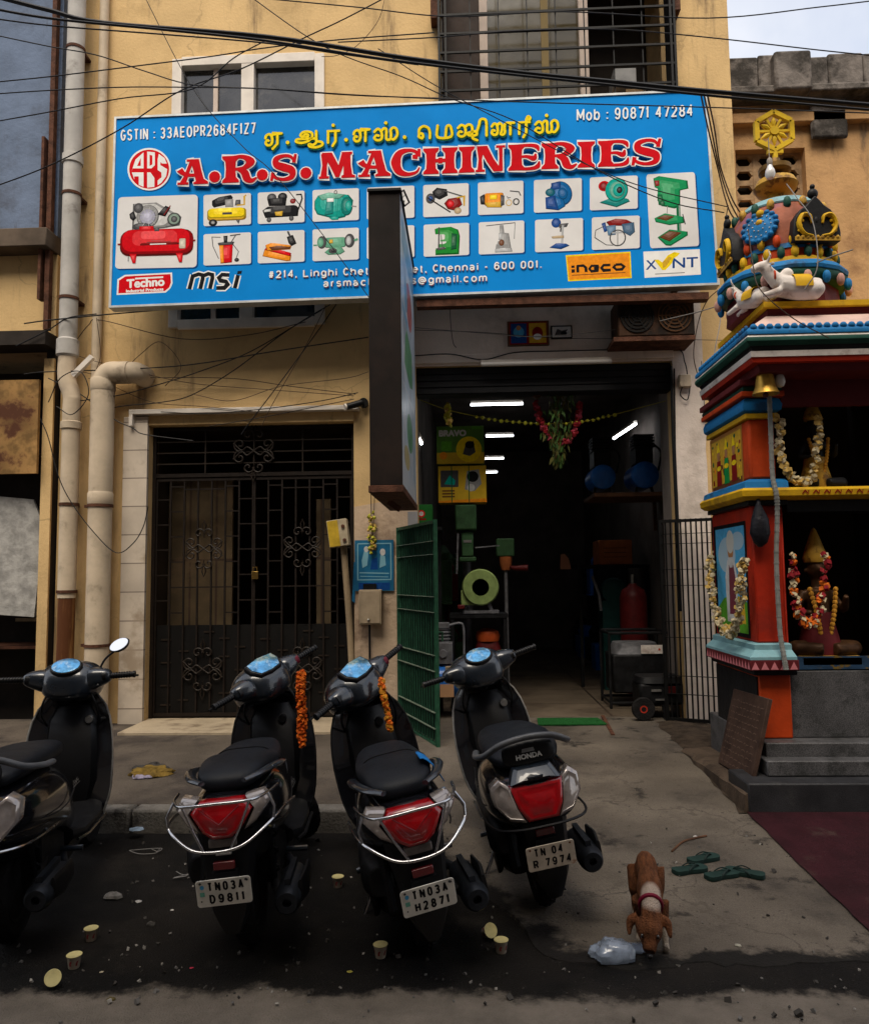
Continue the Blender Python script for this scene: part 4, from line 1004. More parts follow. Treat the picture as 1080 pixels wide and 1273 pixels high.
def d_cutter(A, h):
    A.poly([(.1, .78), (.14, .58), (.72, .78), (.70, .96), (.62, .97)], I['orange']); A.poly([(.14, .58), (.18, .5), (.72, .72), (.7, .82)], I['red']); A.poly([(.16, .44), (.28, .38), (.72, .48), (.7, .60), (.2, .62)], I['orange']); A.poly([(.24, .5), (.7, .52), (.68, .58), (.3, .6)], I['brown']); A.poly([(.62, .2), (.75, .14), (.83, .42), (.72, .5), (.66, .4)], I['black']); A.line([(.69, .18), (.64, 0.02)], .04, I['dgrey'])
def d_grinder(A, h):
    g_ = ink('sea_green', (.12, .34, .22)); A.rrect(.26, .28, .72, .6, .06, g_); A.ell(.2, .42, .1, .2, I['dgrey']); A.ell(.17, .42, .07, .15, g_); A.ell(.8, .4, .11, .22, I['dgrey']); A.ell(.78, .4, .06, .15, I['silver']); A.poly([(.26, .74), (.38, .6), (.62, .58), (.7, .74), (.6, .82), (.34, .82)], g_); A.ell(.44, .7, .09, .09, I['dgrey']); A.ell(.44, .7, .04, .045, I['black']); A.poly([(.36, .34), (.44, .34), (.44, .46), (.36, .46)], I['gold']); A.line([(.02, .5), (.1, .5)], .03, g_); A.line([(.9, .4), (.98, .36)], .05, g_)
def d_pump(A, h):
    A.ell(.5, .3, .28, .2, I['grey']); A.ell(.62, .25, .2, .15, I['lgrey']); A.poly([(.3, .5), (.8, .45), (.75, .8), (.35, .85)], I['dgrey'])
def d_mower(A, h):
    A.poly([(.2, .22), (.3, .1), (.52, .16), (.54, .36), (.36, .48), (.22, .38)], I['black']); A.ell(.16, .43, .1, .16, I['dgrey']); A.ell(.16, .43, .05, .08, I['navy']); A.line([(.1, .4), (.6, .88)], .03, I['black']); A.line([(.45, .2), (.9, .42), (.9, .7)], .03, I['dgrey']); A.poly([(.46, .6), (.55, .46), (.8, .42), (.86, .66), (.7, .84), (.54, .78)], I['dred']); A.ell(.6, .62, .08, .11, I['red']); A.ell(.76, .84, .08, .1, ink('tan', (.45, .34, .2))); A.line([(.74, .44), (.9, .4), (.9, .7)], .03, I['gold'])
def d_washer(A, h):
    A.poly([(.04, .44), (.14, .36), (.2, .7), (.06, .68)], I['black']); A.rrect(.15, .34, .56, .74, .05, I['orange']); A.poly([(.15, .64), (.56, .62), (.52, .8), (.2, .78)], I['gold']); A.rrect(.26, .4, .42, .54, .02, I['yellow']); A.poly([(.5, .4), (.58, .44), (.58, .72), (.5, .76)], I['dgrey']); A.line([(.7, .3), (.9, .34), (.94, .46)], .025, I['dgrey']); A.arc(.68, .66, .06, .09, 0, 360, .015, I['gold']); A.arc(.84, .64, .06, .09, 0, 360, .025, I['black']); A.line([(.64, .46), (.66, .52), (.72, .5)], .015, I['dgrey'])
def d_blower(A, h):
    bl_ = ink('royal_blue', (.006, .12, .34)); dk = I['navy']; A.ell(.56, .45, .24, .38, bl_, rot=-.1); A.poly([(.24, .55), (.44, .5), (.62, .62), (.66, .84), (.52, .96), (.25, .9)], bl_); A.poly([(.36, .12), (.56, .07), (.56, .3), (.36, .34)], dk); A.ell(.34, .4, .1, .12, ink('dark_teal', (.005, .11, .16))); A.poly([(.44, .5), (.52, .96), (.25, .9), (.24, .55)], dk); A.ell(.6, .45, .1, .18, ink('mid_blue', (.004, .1, .28)), rot=-.1)
def d_tealblower(A, h):
    A.ell(.3, .28, .12, .16, I['red']); A.ell(.29, .28, .08, .12, I['dred']); A.poly([(.2, .78), (.45, .66), (.8, .7), (.84, .78), (.56, .94)], ink('mid_teal', (.01, .22, .2))); A.poly([(.36, .46), (.5, .7), (.72, .7), (.78, .5)], I['teal']); A.ell(.56, .42, .24, .36, I['teal']); A.ell(.58, .42, .16, .26, I['pteal']); A.ell(.6, .42, .12, .2, I['teal']); A.ell(.62, .42, .06, .1, I['black'])
def d_cpress(A, h):
    A.poly([(.24, .16), (.3, .12), (.6, .1), (.76, .2), (.8, .4), (.78, .97), (.26, .97), (.26, .8), (.46, .8), (.54, .74), (.55, .38), (.46, .30), (.26, .32)], ink('grass_green', (.012, .24, .03))); A.poly([(.62, .3), (.74, .34), (.72, .8), (.6, .82)], I['dgreen']); A.line([(.34, .1), (.33, .76)], .03, I['dgrey']); A.line([(.38, .34), (.42, .78)], .015, I['dgrey']); A.poly([(.28, .76), (.46, .72), (.5, .79), (.3, .82)], I['dgrey'])
def d_fpress(A, h):
    A.line([(.16, .12), (.8, .06)], .02, I['dgrey']); A.line([(.8, .06), (.78, .56)], .018, I['grey']); A.poly([(.46, .12), (.54, .12), (.56, .36), (.66, .38), (.72, .9), (.36, .92), (.38, .74), (.5, .72), (.46, .5)], I['grey']); A.poly([(.44, .36), (.52, .36), (.5, .56), (.44, .56)], I['silver']); A.ell(.5, .66, .06, .1, I['brown']); A.poly([(.36, .86), (.72, .84), (.74, .95), (.36, .96)], I['silver'])
def d_drill(A, h):
    A.ell(.44, .12, .1, .15, I['navy']); A.poly([(.5, .16), (.7, .14), (.66, .26), (.5, .28)], I['dgrey']); A.line([(.58, .2), (.56, .86)], .045, I['silver']); A.poly([(.34, .54), (.6, .52), (.6, .6), (.36, .6)], ink('tan', (.45, .34, .2))); A.poly([(.3, .88), (.44, .76), (.66, .78), (.72, .84), (.54, .94)], I['navy']); A.line([(.54, .28), (.53, .4)], .03, I['dgrey'])
def d_wash2(A, h):
    A.poly([(.3, .16), (.5, .08), (.74, .12), (.84, .2), (.7, .3), (.36, .28)], I['dred']); A.poly([(.2, .2), (.28, .16), (.32, .44), (.26, .48)], I['navy']); A.poly([(.3, .28), (.5, .26), (.5, .56), (.34, .58)], ink('steel_blue', (.12, .22, .34))); A.poly([(.62, .24), (.88, .2), (.9, .5), (.8, .62), (.66, .5)], ink('slate_blue', (.06, .12, .2))); A.arc(.54, .66, .16, .24, 0, 360, .025, I['dgrey']); A.line([(.54, .4), (.54, .88)], .02, I['grey']); A.line([(.26, .28), (.08, .4), (.06, .62), (.3, .86), (.44, .88)], .015, I['dgrey']); A.line([(.42, .5), (.64, .5)], .03, I['silver'])
def d_pillar(A, h):
    g_ = ink('machine_green', (.01, .26, .09)); gd = ink('machine_shade', (.006, .13, .05))
    A.poly([(.14, .06), (.26, .03), (.84, .11), (.85, .22), (.68, .24), (.66, .46), (.54, .48), (.3, .44), (.2, .36), (.22, .2), (.16, .18)], g_); A.poly([(.16, .09), (.26, .09), (.26, .16), (.18, .17)], I['dred']); A.poly([(.2, .28), (.3, .28), (.34, .44), (.22, .42)], gd); A.line([(.62, .44), (.61, .8)], .08, gd); A.line([(.64, .44), (.63, .8)], .03, ink('sage', (.22, .30, .25))); A.poly([(.12, .6), (.34, .54), (.72, .6), (.72, .68), (.42, .70), (.14, .65)], g_); A.poly([(.16, .6), (.34, .56), (.54, .59), (.36, .64)], I['brown'])
    A.poly([(.16, .86), (.42, .76), (.78, .8), (.78, .85), (.42, .98), (.32, .97)], g_); A.poly([(.2, .86), (.42, .78), (.66, .81), (.40, .92)], I['brown']); A.line([(.7, .56), (.74, .7)], .02, I['dgrey']); A.line([(.4, .44), (.38, .54)], .015, I['grey']); A.ell(.3, .4, .05, .04, I['dgreen'])
def rowq(i, row):      # the small cards run in two rows
    xs = [(253, 312), (320.5, 378.5), (388.5, 446), (456, 515), (526, 582.5), (594, 650.5), (663.5, 723), (733, 792.5)][i]
    if row == 0: yt = lambda x: 242.2 - (x - 253) * .0455; yb = lambda x: 281 - (x - 253) * .041
    else: yt = lambda x: 291 - (x - 253) * .0435; yb = lambda x: 330 - (x - 253) * .0405
    s = [0, 0, 0, 0, .5, 1, 1.5, 2.5][i] * row
    return ((xs[0] + s, yt(xs[0])), (xs[1] + s, yt(xs[1])), (xs[1] + s, yb(xs[1])), (xs[0] + s, yb(xs[0])))
card(((147, 245), (246, 241.5), (244.5, 332), (143, 334)), d_tank)
for i, d in enumerate((d_ycomp, d_bcomp, d_motor, d_pump, d_mower, d_washer, d_blower, d_tealblower)): card(rowq(i, 0), d)
for i, d in enumerate((d_barrel, d_cutter, d_grinder, d_pump, d_cpress, d_fpress, d_drill, d_wash2)): card(rowq(i, 1), d)
card(((803, 216.5), (863.5, 213.5), (869, 305.5), (808, 308.5)), d_pillar)

# ================================================================== projecting sign box, edge on
pb_ = thing('projecting_sign', 'tall dark sign box standing out edge-on from the shopfront', 'sign', (-.61, -.5, 2.27))
b = MB(); b.box(-.735, -.482, -2.1, -.42, 2.33, 4.70); b.build('casing', M('dark_casing', (.010, .006, .0045), .7, var=.3, vs=3, spot=(.018, .010, .007), spots=2, spotr=(.5, .7)), pb_, bevel=.004)
b = MB(); b.box(-.745, -.472, -2.112, -.42, 2.275, 2.329); b.build('bottom_rail', m_rust, pb_, bevel=.003)
b = MB(); b.bar((-.74, -2.11, 4.705), (-.47, -2.11, 4.705), .02); b.bar((-.476, -2.1, 4.705), (-.476, -.42, 4.705), .016); b.tube([(-.5, -2.05, 4.7), (-.46, -1.95, 4.78), (-.42, -1.9, 4.70), (-.45, -2.0, 4.62)], .008, 6, closed=True); b.build('top_rail', m_black, pb_)
b = MB(); b.bar((-.61, -.42, 2.9), (-.61, -.0, 2.9), .05); b.bar((-.61, -.42, 4.0), (-.61, 0, 4.0), .05); b.bar((-.66, -1.4, 2.27), (-.56, -1.4, 2.20), .05); b.build('bracket', m_rust, pb_)
pa = Art(k=1.0); pa.rrect(0, 0, 1.66, 2.34, .01, M('face_print', (.36, .44, .52), .35, var=.3, vs=3, spec=.4, spot=(.5, .55, .6), spots=2.5, spotr=(.5, .6)))
fr_, fg_, fb_, fy_ = M('face_red', (.38, .12, .12), .4, var=.3, vs=8), M('face_green', (.10, .26, .14), .4, var=.3, vs=8), M('face_blue', (.16, .32, .46), .4, var=.2, vs=6), M('face_buff', (.42, .36, .18), .4, var=.3, vs=8)
pa.ell(.9, 1.72, .35, .20, fr_); pa.ell(.5, 1.70, .18, .15, fb_); pa.poly([(.3, 1.05), (.9, .98), (1.25, 1.05), (1.2, 1.36), (.6, 1.42), (.4, 1.3)], fg_); pa.ell(.85, .55, .34, .17, fg_); pa.ell(.5, .28, .3, .10, fy_); pa.rrect(.1, 2.0, 1.5, 2.25, .02, fb_); pa.line([(.1, .85), (1.5, .86)], .02, M('face_white', (.6, .62, .64), .4)); pa.rrect(.15, 1.45, .7, 1.52, .01, fb_)
pa.build('sign_face', pb_, WM(pb_).inverted() @ frame_of(Vector((-.4815, -2.08, 2.34)), (0, 1, 0), (0, 0, 1)))
# ================================================================== scooters (x forwards, y left, z up, origin under the rear axle)
m_paint = M('black_gloss_paint', (.006, .006, .008), .16, coat=.7, var=.15, vs=3, spec=.5)
m_bpl = M('black_plastic', (.0045, .0045, .0055), .46, var=.25, vs=12, spec=.3)
m_gpl = M('sky_tint_plastic', (.0085, .013, .020), .30, var=.25, vs=9, coat=.8)  # blue in the base colour stands in for sky reflected on dark plastic
m_seat = M('seat_vinyl', (.007, .0085, .012), .5, var=.25, vs=14, bump=.08, bs=220)
m_tyre = M('tyre_rubber', (.011, .010, .010), .85, var=.3, vs=14, bump=.4, bs=60)
m_chr = M('chrome', (.50, .50, .51), .24, 1.0, var=.1, vs=10)
m_redl = M('red_lens', (.30, .003, .006), .12, coat=.5, var=.2, vs=20, spec=.6)
m_clr = M('clear_lens', (.30, .26, .24), .10, .35, coat=1.0, var=.3, vs=12, spot=(.42, .16, .07), spots=7, spotr=(.62, .72))
m_plate = M('plate_white', (.70, .67, .60), .5, var=.12, vs=14, spot=(.35, .27, .18), spots=14, spotr=(.64, .76))
m_platerust = M('plate_rusted', (.55, .47, .38), .6, var=.2, vs=10, spot=(.30, .12, .045), spots=9, spotr=(.60, .72))
m_eng = M('engine_metal', (.012, .012, .013), .55, .4, var=.4, vs=12)
m_muf = M('muffler_metal', (.022, .025, .031), .45, .5, var=.4, vs=7)
m_dash = M('dash_sky_reflection', (.10, .34, .58), .12, .8, coat=.6, var=.5, vs=16, spot=(.35, .55, .70), spots=22, spotr=(.5, .62))  # blue metallic base and pale blotches paint in the reflected sky
m_greyrail = M('grey_rail_paint', (.085, .088, .095), .45, coat=.2, var=.2, vs=12)
m_silver = M('silver_trim', (.42, .41, .39), .35, .8, var=.2, vs=20)

def slab(mb, poly, xf, th):
    """rear-facing panel: polygon in (y,z) lifted to x = xf(y,z), with thickness"""
    n = len(poly); cy = sum(p[0] for p in poly) / n; cz = sum(p[1] for p in poly) / n
    ring = lambda f, dx: [(xf(cy + (p[0] - cy) * f, cz + (p[1] - cz) * f) + dx, cy + (p[0] - cy) * f, cz + (p[1] - cz) * f) for p in poly]
    L = [ring(1.0, th), ring(1.0, .008), ring(.985, .003), ring(.94, 0), ring(.80, -.004), ring(.78, -.002), ring(.5, -.006), ring(.02, -.007)]
    mb.loft(L, cap=True)

def scooter(label, X, Y, head, lean, steer, kind, plate, gz=0.0, group='black scooters parked in a row before the shop'):
    Mx = Matrix.Translation((X, Y, gz)) @ Matrix.Rotation(R(90 + head), 4, 'Z') @ Matrix.Rotation(R(-lean), 4, 'X')
    t = thing('parked_scooter', label, 'scooter', group=group, mat=Mx)
    bl = dict(parent=t, local=True)
    A_ = kind == 'sporty'
    # ---- rear body
    b = MB()
    if A_: S = [(-.46, 0, .690, .07, .035), (-.43, 0, .680, .115, .062), (-.34, 0, .655, .150, .100), (-.18, 0, .625, .178, .135), (.02, 0, .595, .190, .165), (.20, 0, .560, .182, .180), (.36, 0, .50, .165, .185), (.47, 0, .43, .150, .15), (.54, 0, .37, .13, .09)]
    else: S = [(-.50, 0, .635, .10, .055), (-.475, 0, .63, .155, .095), (-.39, 0, .625, .196, .130), (-.22, 0, .61, .216, .155), (.0, 0, .585, .218, .175), (.20, 0, .55, .205, .185), (.36, 0, .50, .180, .185), (.47, 0, .43, .155, .15), (.54, 0, .37, .13, .09)]
    b.sections(S, 'x', 28, 2.7); b.build('body', m_paint, **bl, smooth=60, sub=1)
    # ---- lower body / engine
    b = MB(); b.sections([(-.12, .10, .27, .05, .07), (.0, .11, .27, .065, .10), (.25, .11, .27, .06, .09), (.46, .08, .28, .05, .07)], 'x', 16, 3); b.sections([(-.22, .15, .40, .05, .06), (-.15, .165, .41, .065, .085), (.05, .16, .41, .06, .08), (.18, .15, .39, .045, .05)], 'x', 16, 3)
    b.box(.05, .4, -.12, .1, .22, .42); b.lathe([(.02, .17), (.07, .17), (.085, .185), (.085, .20), (.03, .205)], (.0, 0, .27), 'y', 20)
    b.tube([(.15, -.10, .30), (-.05, -.13, .26), (-.2, -.16, .27)], .022, 8)
    b.build('engine', m_eng, **bl, bevel=.008)
    b = MB(); b.tube([(-.28, .13, .30), (-.22, .13, .52)], .018, 8); b.build('damper', m_eng, **bl)
    b = MB(); b.tube([(-.05, -.12, .24), (-.12, -.12, .55)], .016, 8)
    pts = [(-.05 - .02 * 0 + .0 * i, -.12 + .027 * math.cos(i * .9), .28 + .011 * i) for i in range(22)]; b.tube(pts, .006, 5)
    b.build('suspension', m_eng, **bl)
    b = MB(); b.tube([(.36, -.12, .24), (.15, -.19, .24), (.03, -.2, .25)], .02, 8); b.lathe([(.0, .05), (.045, .05), (.055, .02), (.057, -.25), (.052, -.28), (.042, -.295), (.018, -.295), (.018, -.26), (0, -.26)], (-.03, -.21, .265), 'x', 22); b.box(-.28, -.02, -.225, -.20, .32, .345)
    ex = b.build('exhaust', m_muf, **bl, smooth=50)
    b = MB(); b.sections([(-.26, -.262, .285, .010, .045), (-.15, -.275, .285, .012, .055), (-.02, -.27, .285, .010, .045)], 'x', 14, 3); b.build('heat_shield', m_bpl, parent=ex, local=True)
    # ---- wheels
    def wheel(name, cx, mx=None):
        w = MB(mx); R_ = .215
        prof = [(R_ - .075, -.030), (R_ - .055, -.044), (R_ - .025, -.048), (R_ - .006, -.032), (R_, 0), (R_ - .006, .032), (R_ - .025, .048), (R_ - .055, .044), (R_ - .075, .030)]
        w.lathe([(.05, -.028), (.125, -.03), (.138, -.036), (.14, 0), (.138, .036), (.125, .03), (.05, .028)], (cx, 0, R_), 'y', 30)
        wo = w.build(name, m_eng, **bl)
        y = MB(mx); y.lathe(prof, (cx, 0, R_), 'y', 40)
        for i in range(26):
            a = 2 * math.pi * i / 26
            for s_ in (-1, 1):
                ca, sa = math.cos(a), math.sin(a); a2 = a + .12; c2, s2 = math.cos(a2), math.sin(a2)
                y.bar((cx + ca * (R_ + .001), s_ * .006, R_ + sa * (R_ + .001)), (cx + c2 * (R_ - .01), s_ * .034, R_ + s2 * (R_ - .01)), .012, .008, (ca, 0, sa))
        y.build('tyre', m_tyre, parent=wo, local=True)
    wheel('rear_wheel', 0)
    # ---- rear mudguard and number plate
    b = MB(); L = []
    for i in range(9):
        u = i / 8; xx = (-.40 if A_ else -.44) - .06 * math.sin(u * 2.2) + .04 * u; zz = .60 - .40 * u; hw = .125 - .06 * u
        if u > .8: hw *= 1 - (u - .8) * 2.6
        L.append([(xx + .05, -hw, zz), (xx + .012, -hw * .8, zz), (xx, 0, zz), (xx + .012, hw * .8, zz), (xx + .05, hw, zz), (xx + .07, hw * .8, zz), (xx + .03, 0, zz), (xx + .07, -hw * .8, zz)])
    b.loft(L); b.sections([(-.36, 0, .54, .10, .07), (-.2, 0, .50, .12, .10), (0, 0, .45, .13, .09)], 'x', 16, 3)
    b.build('mudguard', m_bpl, **bl)
    px_ = -.50 if A_ else -.515; zc = .405
    Tp = Matrix.Translation((px_, 0, zc)) @ Matrix.Rotation(R(-12), 4, 'Y') @ frame_of((0, 0, 0), (0, -1, 0), (0, 0, 1))
    b = MB(Tp); n_ = 6; w2, h2, r2 = .106, .056, .012
    pl = [(w2 - r2 + r2 * math.cos(R(a)), h2 - r2 + r2 * math.sin(R(a))) for a in range(0, 91, 30)] + [(-w2 + r2 + r2 * math.cos(R(a)), h2 - r2 + r2 * math.sin(R(a))) for a in range(90, 181, 30)] + [(-w2 + r2 + r2 * math.cos(R(a)), -h2 + r2 + r2 * math.sin(R(a))) for a in range(180, 271, 30)] + [(w2 - r2 + r2 * math.cos(R(a)), -h2 + r2 + r2 * math.sin(R(a))) for a in range(270, 361, 30)]
    b.prism([(x_, y_, 0) for x_, y_ in pl], (0, 0, -.004))
    po = b.build('number_plate', m_platerust if kind == 'rounded' else m_plate, **bl, bevel=.0015)
    a = Art(k=1.0, z=.0004); bk = INK['black']; l1, l2 = plate or ('', '')
    if not l1: pass
    elif kind == 'rounded':
        write(a, l1, (-.072, .008), (.055, .008), .038, .0072, bk, up=1, gap=.4); write(a, l2, (-.082, -.043), (.086, -.043), .038, .0072, bk, up=1, gap=.4)
    else:
        write(a, l1, (-.062, .008), (.078, .008), .038, .0078, bk, up=1, gap=.42); write(a, l2, (-.058, -.043), (.078, -.043), .038, .0078, bk, up=1, gap=.42)
        a.ell(-.082, .028, .008, .009, INK['sky']); a.rrect(-.092, -.01, -.074, .008, .001, INK['pteal']); a.ell(-.088, -.03, .003, .003, bk); a.ell(.092, .042, .005, .005, INK['dgrey'])
    for sx in (-1, 1): a.ell(sx * .088, .044, .005, .005, INK['brown'] if kind == 'rounded' else INK['dgrey'])
    a.build('lettering', po, Tp)
    b = MB(); b.box(-.475, -.455, -.042, .042, .478, .510); b.build('reflector', M('reflector_red', (.10, .004, .006), .2, coat=.5), **bl, bevel=.004)
    b = MB(); b.box(px_ + .03, px_ + .06, -.05, .05, .37, .47); b.build('plate_bracket', m_bpl, **bl)
    # ---- lamps and trims at the tail
    if A_:
        xf = lambda y, z: -.488 + 1.5 * y * y + .55 * max(0, z - .70) + .12 * max(0, .66 - z)
        b = MB(); slab(b, [(-.085, .742), (.085, .742), (.122, .702), (.074, .626), (.036, .602), (-.036, .602), (-.074, .626), (-.122, .702)], lambda y, z: xf(y, z) - .012 + .6 * abs(y) * .2, .05); tl = b.build('tail_light', m_redl, **bl, smooth=70)
        b = MB(); b.tube([(-.503, -.08, .728), (-.513, 0, .664), (-.503, .08, .728)], .0022, 4); b.build('lens_rib', M('dark_red_lens', (.12, .003, .005), .2), parent=tl, local=True)
        for s_ in (-1, 1):
            b = MB(); slab(b, [(s_ * .094, .748), (s_ * .162, .756), (s_ * .190, .715), (s_ * .136, .648), (s_ * .085, .618), (s_ * .129, .702)], lambda y, z: xf(y, z) + .012, .05); b.build('indicator', m_clr, **bl, smooth=70)
        a = Art(k=1.0); Tb = Matrix.Translation((-.494, 0, .545)) @ frame_of((0, 0, 0), (0, -1, 0), (.1, 0, 1)); 
        b = MB(); b.box(-.468, -.45, -.03, .03, .533, .541); b.build('badge', m_silver, **bl, bevel=.002)
        b = MB(); b.box(-.475, -.45, -.055, .055, .565, .600); b.build('tail_bracket', M('dull_metal', (.16, .14, .13), .5, .5, var=.3, vs=20), **bl, bevel=.006)
        # chrome guard
        b = MB(); r_ = .0062
        b.tube(bez([(-.30, -.205, .745), (-.44, -.185, .752), (-.545, -.13, .755), (-.56, 0, .757), (-.545, .13, .755), (-.44, .185, .752), (-.30, .205, .745)], 5), r_, 10)
        b.tube(bez([(-.05, -.235, .62), (-.30, -.23, .655), (-.47, -.205, .655), (-.55, -.12, .603), (-.57, -.05, .583), (-.57, .05, .583), (-.55, .12, .603), (-.47, .205, .655), (-.30, .23, .655), (-.05, .235, .62)], 5), r_, 10)
        for s_ in (-1, 1): b.tube([(-.545, s_ * .13, .755), (-.555, s_ * .09, .66), (-.57, s_ * .05, .583)], .005, 8); b.tube([(-.44, s_ * .185, .752), (-.46, s_ * .212, .70), (-.47, s_ * .205, .655)], .006, 8)
        b.build('chrome_guard', m_chr, **bl)
        for s_ in (-1, 1):
            b = MB(); b.tube(bez([(.10, s_ * .165, .735), (-.02, s_ * .185, .775), (-.18, s_ * .180, .80), (-.33, s_ * .14, .805), (-.40, s_ * .085, .80)], 5), [.016 + .008 * math.sin(math.pi * i / 20) for i in range(21)], 10, flat=.6); b.build('grab_rail', m_gpl, **bl)
        b = MB(); a_ = R(-35); b.bar((.10, -.192, .70), (.03, -.197, .76), .022, .004, (0, 1, 0)); b.build('side_badge', m_greyrail, **bl)
    else:
        xf = lambda y, z: -.528 + 1.7 * y * y + .28 * max(0, z - .62)
        b = MB(); slab(b, [(-.118, .712), (.118, .712), (.098, .62), (.068, .562), (-.068, .562), (-.098, .62)], xf, .05); b.build('tail_light', m_redl, **bl, smooth=70)
        for s_ in (-1, 1):
            b = MB(); slab(b, [(s_ * .122, .714), (s_ * .158, .742), (s_ * .198, .71), (s_ * .196, .635), (s_ * .140, .570), (s_ * .073, .558), (s_ * .102, .62)], lambda y, z: xf(y, z) + .004, .06); b.build('indicator', m_clr, **bl, smooth=70)
        b = MB(); slab(b, [(-.085, .775), (.085, .775), (.115, .717), (-.115, .717)], lambda y, z: -.508 + 1.5 * y * y + .9 * (z - .715), .05); b.box(-.50, -.47, -.035, .035, .735, .742); b.build('tail_cover', m_gpl, **bl, smooth=25)
        b = MB(); b.tube(bez([(-.02, -.20, .775), (-.2, -.215, .80), (-.36, -.19, .835), (-.435, -.115, .885), (-.445, 0, .90), (-.435, .115, .885), (-.36, .19, .835), (-.2, .215, .80), (-.02, .20, .775)], 6), .0175, 12, flat=.8); b.build('grab_rail', m_greyrail, **bl)
        b = MB(); b.sections([(-.425, 0, .825, .105, .045), (-.41, 0, .825, .125, .06), (-.375, 0, .825, .120, .058)], 'x', 20, 3); bp = b.build('backrest_pad', m_bpl, **bl, sub=1)
        if kind == 'rounded':
            a = Art(k=1.0, z=.001); Tb = frame_of(Vector((-.426, 0, .812)), (0, -1, 0), (0, 0, 1)); a.text('HONDA', (-.058, -.008), (.058, -.008), .022, INK['lgrey'], .0012, up=1); a.poly([(-.03, .02), (.03, .02), (.026, .036), (-.026, .036)], INK['grey']); a.build('lettering', bp, Tb)
        b = MB(); b.tube(bez([(-.02, -.226, .50), (-.3, -.226, .52), (-.45, -.19, .53), (-.515, -.10, .535), (-.525, 0, .536), (-.515, .10, .535), (-.45, .19, .53), (-.3, .226, .52), (-.02, .226, .50)], 5), .006, 6); b.build('trim_strip', m_chr if kind == 'mirrored' else m_bpl, **bl)
    # ---- side seams, script badge, foot pegs, cables
    for s_ in (-1, 1):
        b = MB(); hw_ = .195 if A_ else .222
        b.tube(bez([(.40, s_ * hw_ * .86, .60), (.15, s_ * hw_ * .98, .545), (-.12, s_ * hw_ * 1.0, .56), (-.34, s_ * hw_ * .82, .60)], 6), .0035, 5); b.build('side_seam', m_bpl, **bl)
        b = MB(); b.tube([(.30, s_ * .13, .28), (.30, s_ * .235, .275)], .014, 8); b.build('foot_peg', m_gpl, **bl)
        a = Art(k=1.0, z=.0015); a.line([(0, 0), (.018, .022), (.03, .002), (.042, .018), (.055, .002), (.07, .020), (.085, .004), (.10, .012)], .004, m_silver); a.line([(-.01, -.006), (.11, -.004)], .0025, m_silver)
        Ts = frame_of(Vector((.22 if s_ < 0 else .12, s_ * (hw_ * .985 + .001), .60)), (s_ * 1.0 if s_ > 0 else -1.0, -.10 * 1, 0) if False else ((-1 if s_ > 0 else 1), (0.0), 0), (0, -s_ * .25, 1)); a.build('script_badge', t, Ts)
    b = MB(); b.tube(bez([(1.0, -.08, 1.0), (.93, -.14, .94), (.96, -.16, .84), (1.02, -.15, .76)], 6), .006, 6); b.build('control_cable', m_bpl, **bl)
    b = MB(); b.tube(bez([(1.0, .08, 1.0), (.93, .12, .95), (.95, .15, .86), (1.02, .14, .78)], 6), .006, 6); b.build('control_cable', m_bpl, **bl)
    # ---- seat
    b = MB()
    if A_: S = [(-.36, 0, .770, .07, .02), (-.32, 0, .79, .125, .045), (-.18, 0, .800, .150, .055), (-.04, 0, .795, .158, .055), (.06, 0, .775, .162, .045), (.22, 0, .765, .155, .048), (.38, 0, .765, .130, .055), (.50, 0, .745, .095, .05), (.56, 0, .715, .06, .03)]
    else: S = [(-.38, 0, .775, .10, .02), (-.35, 0, .79, .15, .04), (-.2, 0, .80, .175, .055), (.0, 0, .795, .178, .055), (.10, 0, .785, .172, .05), (.26, 0, .775, .160, .05), (.42, 0, .76, .125, .05), (.52, 0, .735, .08, .03)]
    b.sections(S, 'x', 24, 3.0); so = b.build('seat', m_seat, **bl, smooth=60, sub=1)
    b = MB(); b.tube(bez([(.10, -.166, .76), (.07, -.10, .826), (.065, 0, .836), (.07, .10, .826), (.10, .166, .76)], 5), .003, 5); b.build('seam', m_bpl, parent=so, local=True)
    # ---- floorboard, tunnel, apron
    b = MB(); b.sections([(.45, 0, .30, .150, .04), (.56, 0, .285, .185, .028), (.85, 0, .285, .190, .028), (.98, 0, .31, .17, .04)], 'x', 20, 4); b.sections([(.40, 0, .20, .12, .05), (.7, 0, .22, .12, .05), (1.0, 0, .26, .11, .06)], 'x', 12, 4); fb = b.build('floorboard', m_bpl, **bl, smooth=50)
    for s_ in (-1, 1):
        b = MB(); b.tube([(.45, s_ * .17, .275), (.56, s_ * .195, .268), (.9, s_ * .198, .27)], .009, 6)
        b.build('floor_trim', m_chr if kind != 'sporty' else m_bpl, parent=fb, local=True)
    b = MB(); L = []
    for i in range(11):
        u = i / 10; z = .28 + .66 * u; xc = .965 + .13 * u - .05 * math.sin(math.pi * u); hw = 1.1 * [.165, .19, .205, .212, .216, .218, .215, .208, .195, .17, .12][i]; dep = [.05, .06, .085, .11, .13, .14, .14, .13, .11, .085, .05][i]
        pts = []
        for k in range(13):
            y = -hw + 2 * hw * k / 12; pts.append((xc - .045 * (y / hw) ** 2 * 0 + .02 * (1 - (y / hw) ** 2) - .035 * (y / hw) ** 2, y, z))
        for k in range(12, -1, -1):
            y = -hw + 2 * hw * k / 12; pts.append((xc - .02 + dep * max(0, 1 - (y / hw) ** 2) ** .7 + .012 - .015 * (y / hw) ** 2 + .0, y, z))
        L.append(pts)
    b.loft(L); ls = b.build('leg_shield', m_paint, **bl, smooth=50)
    b = MB(); L = [];
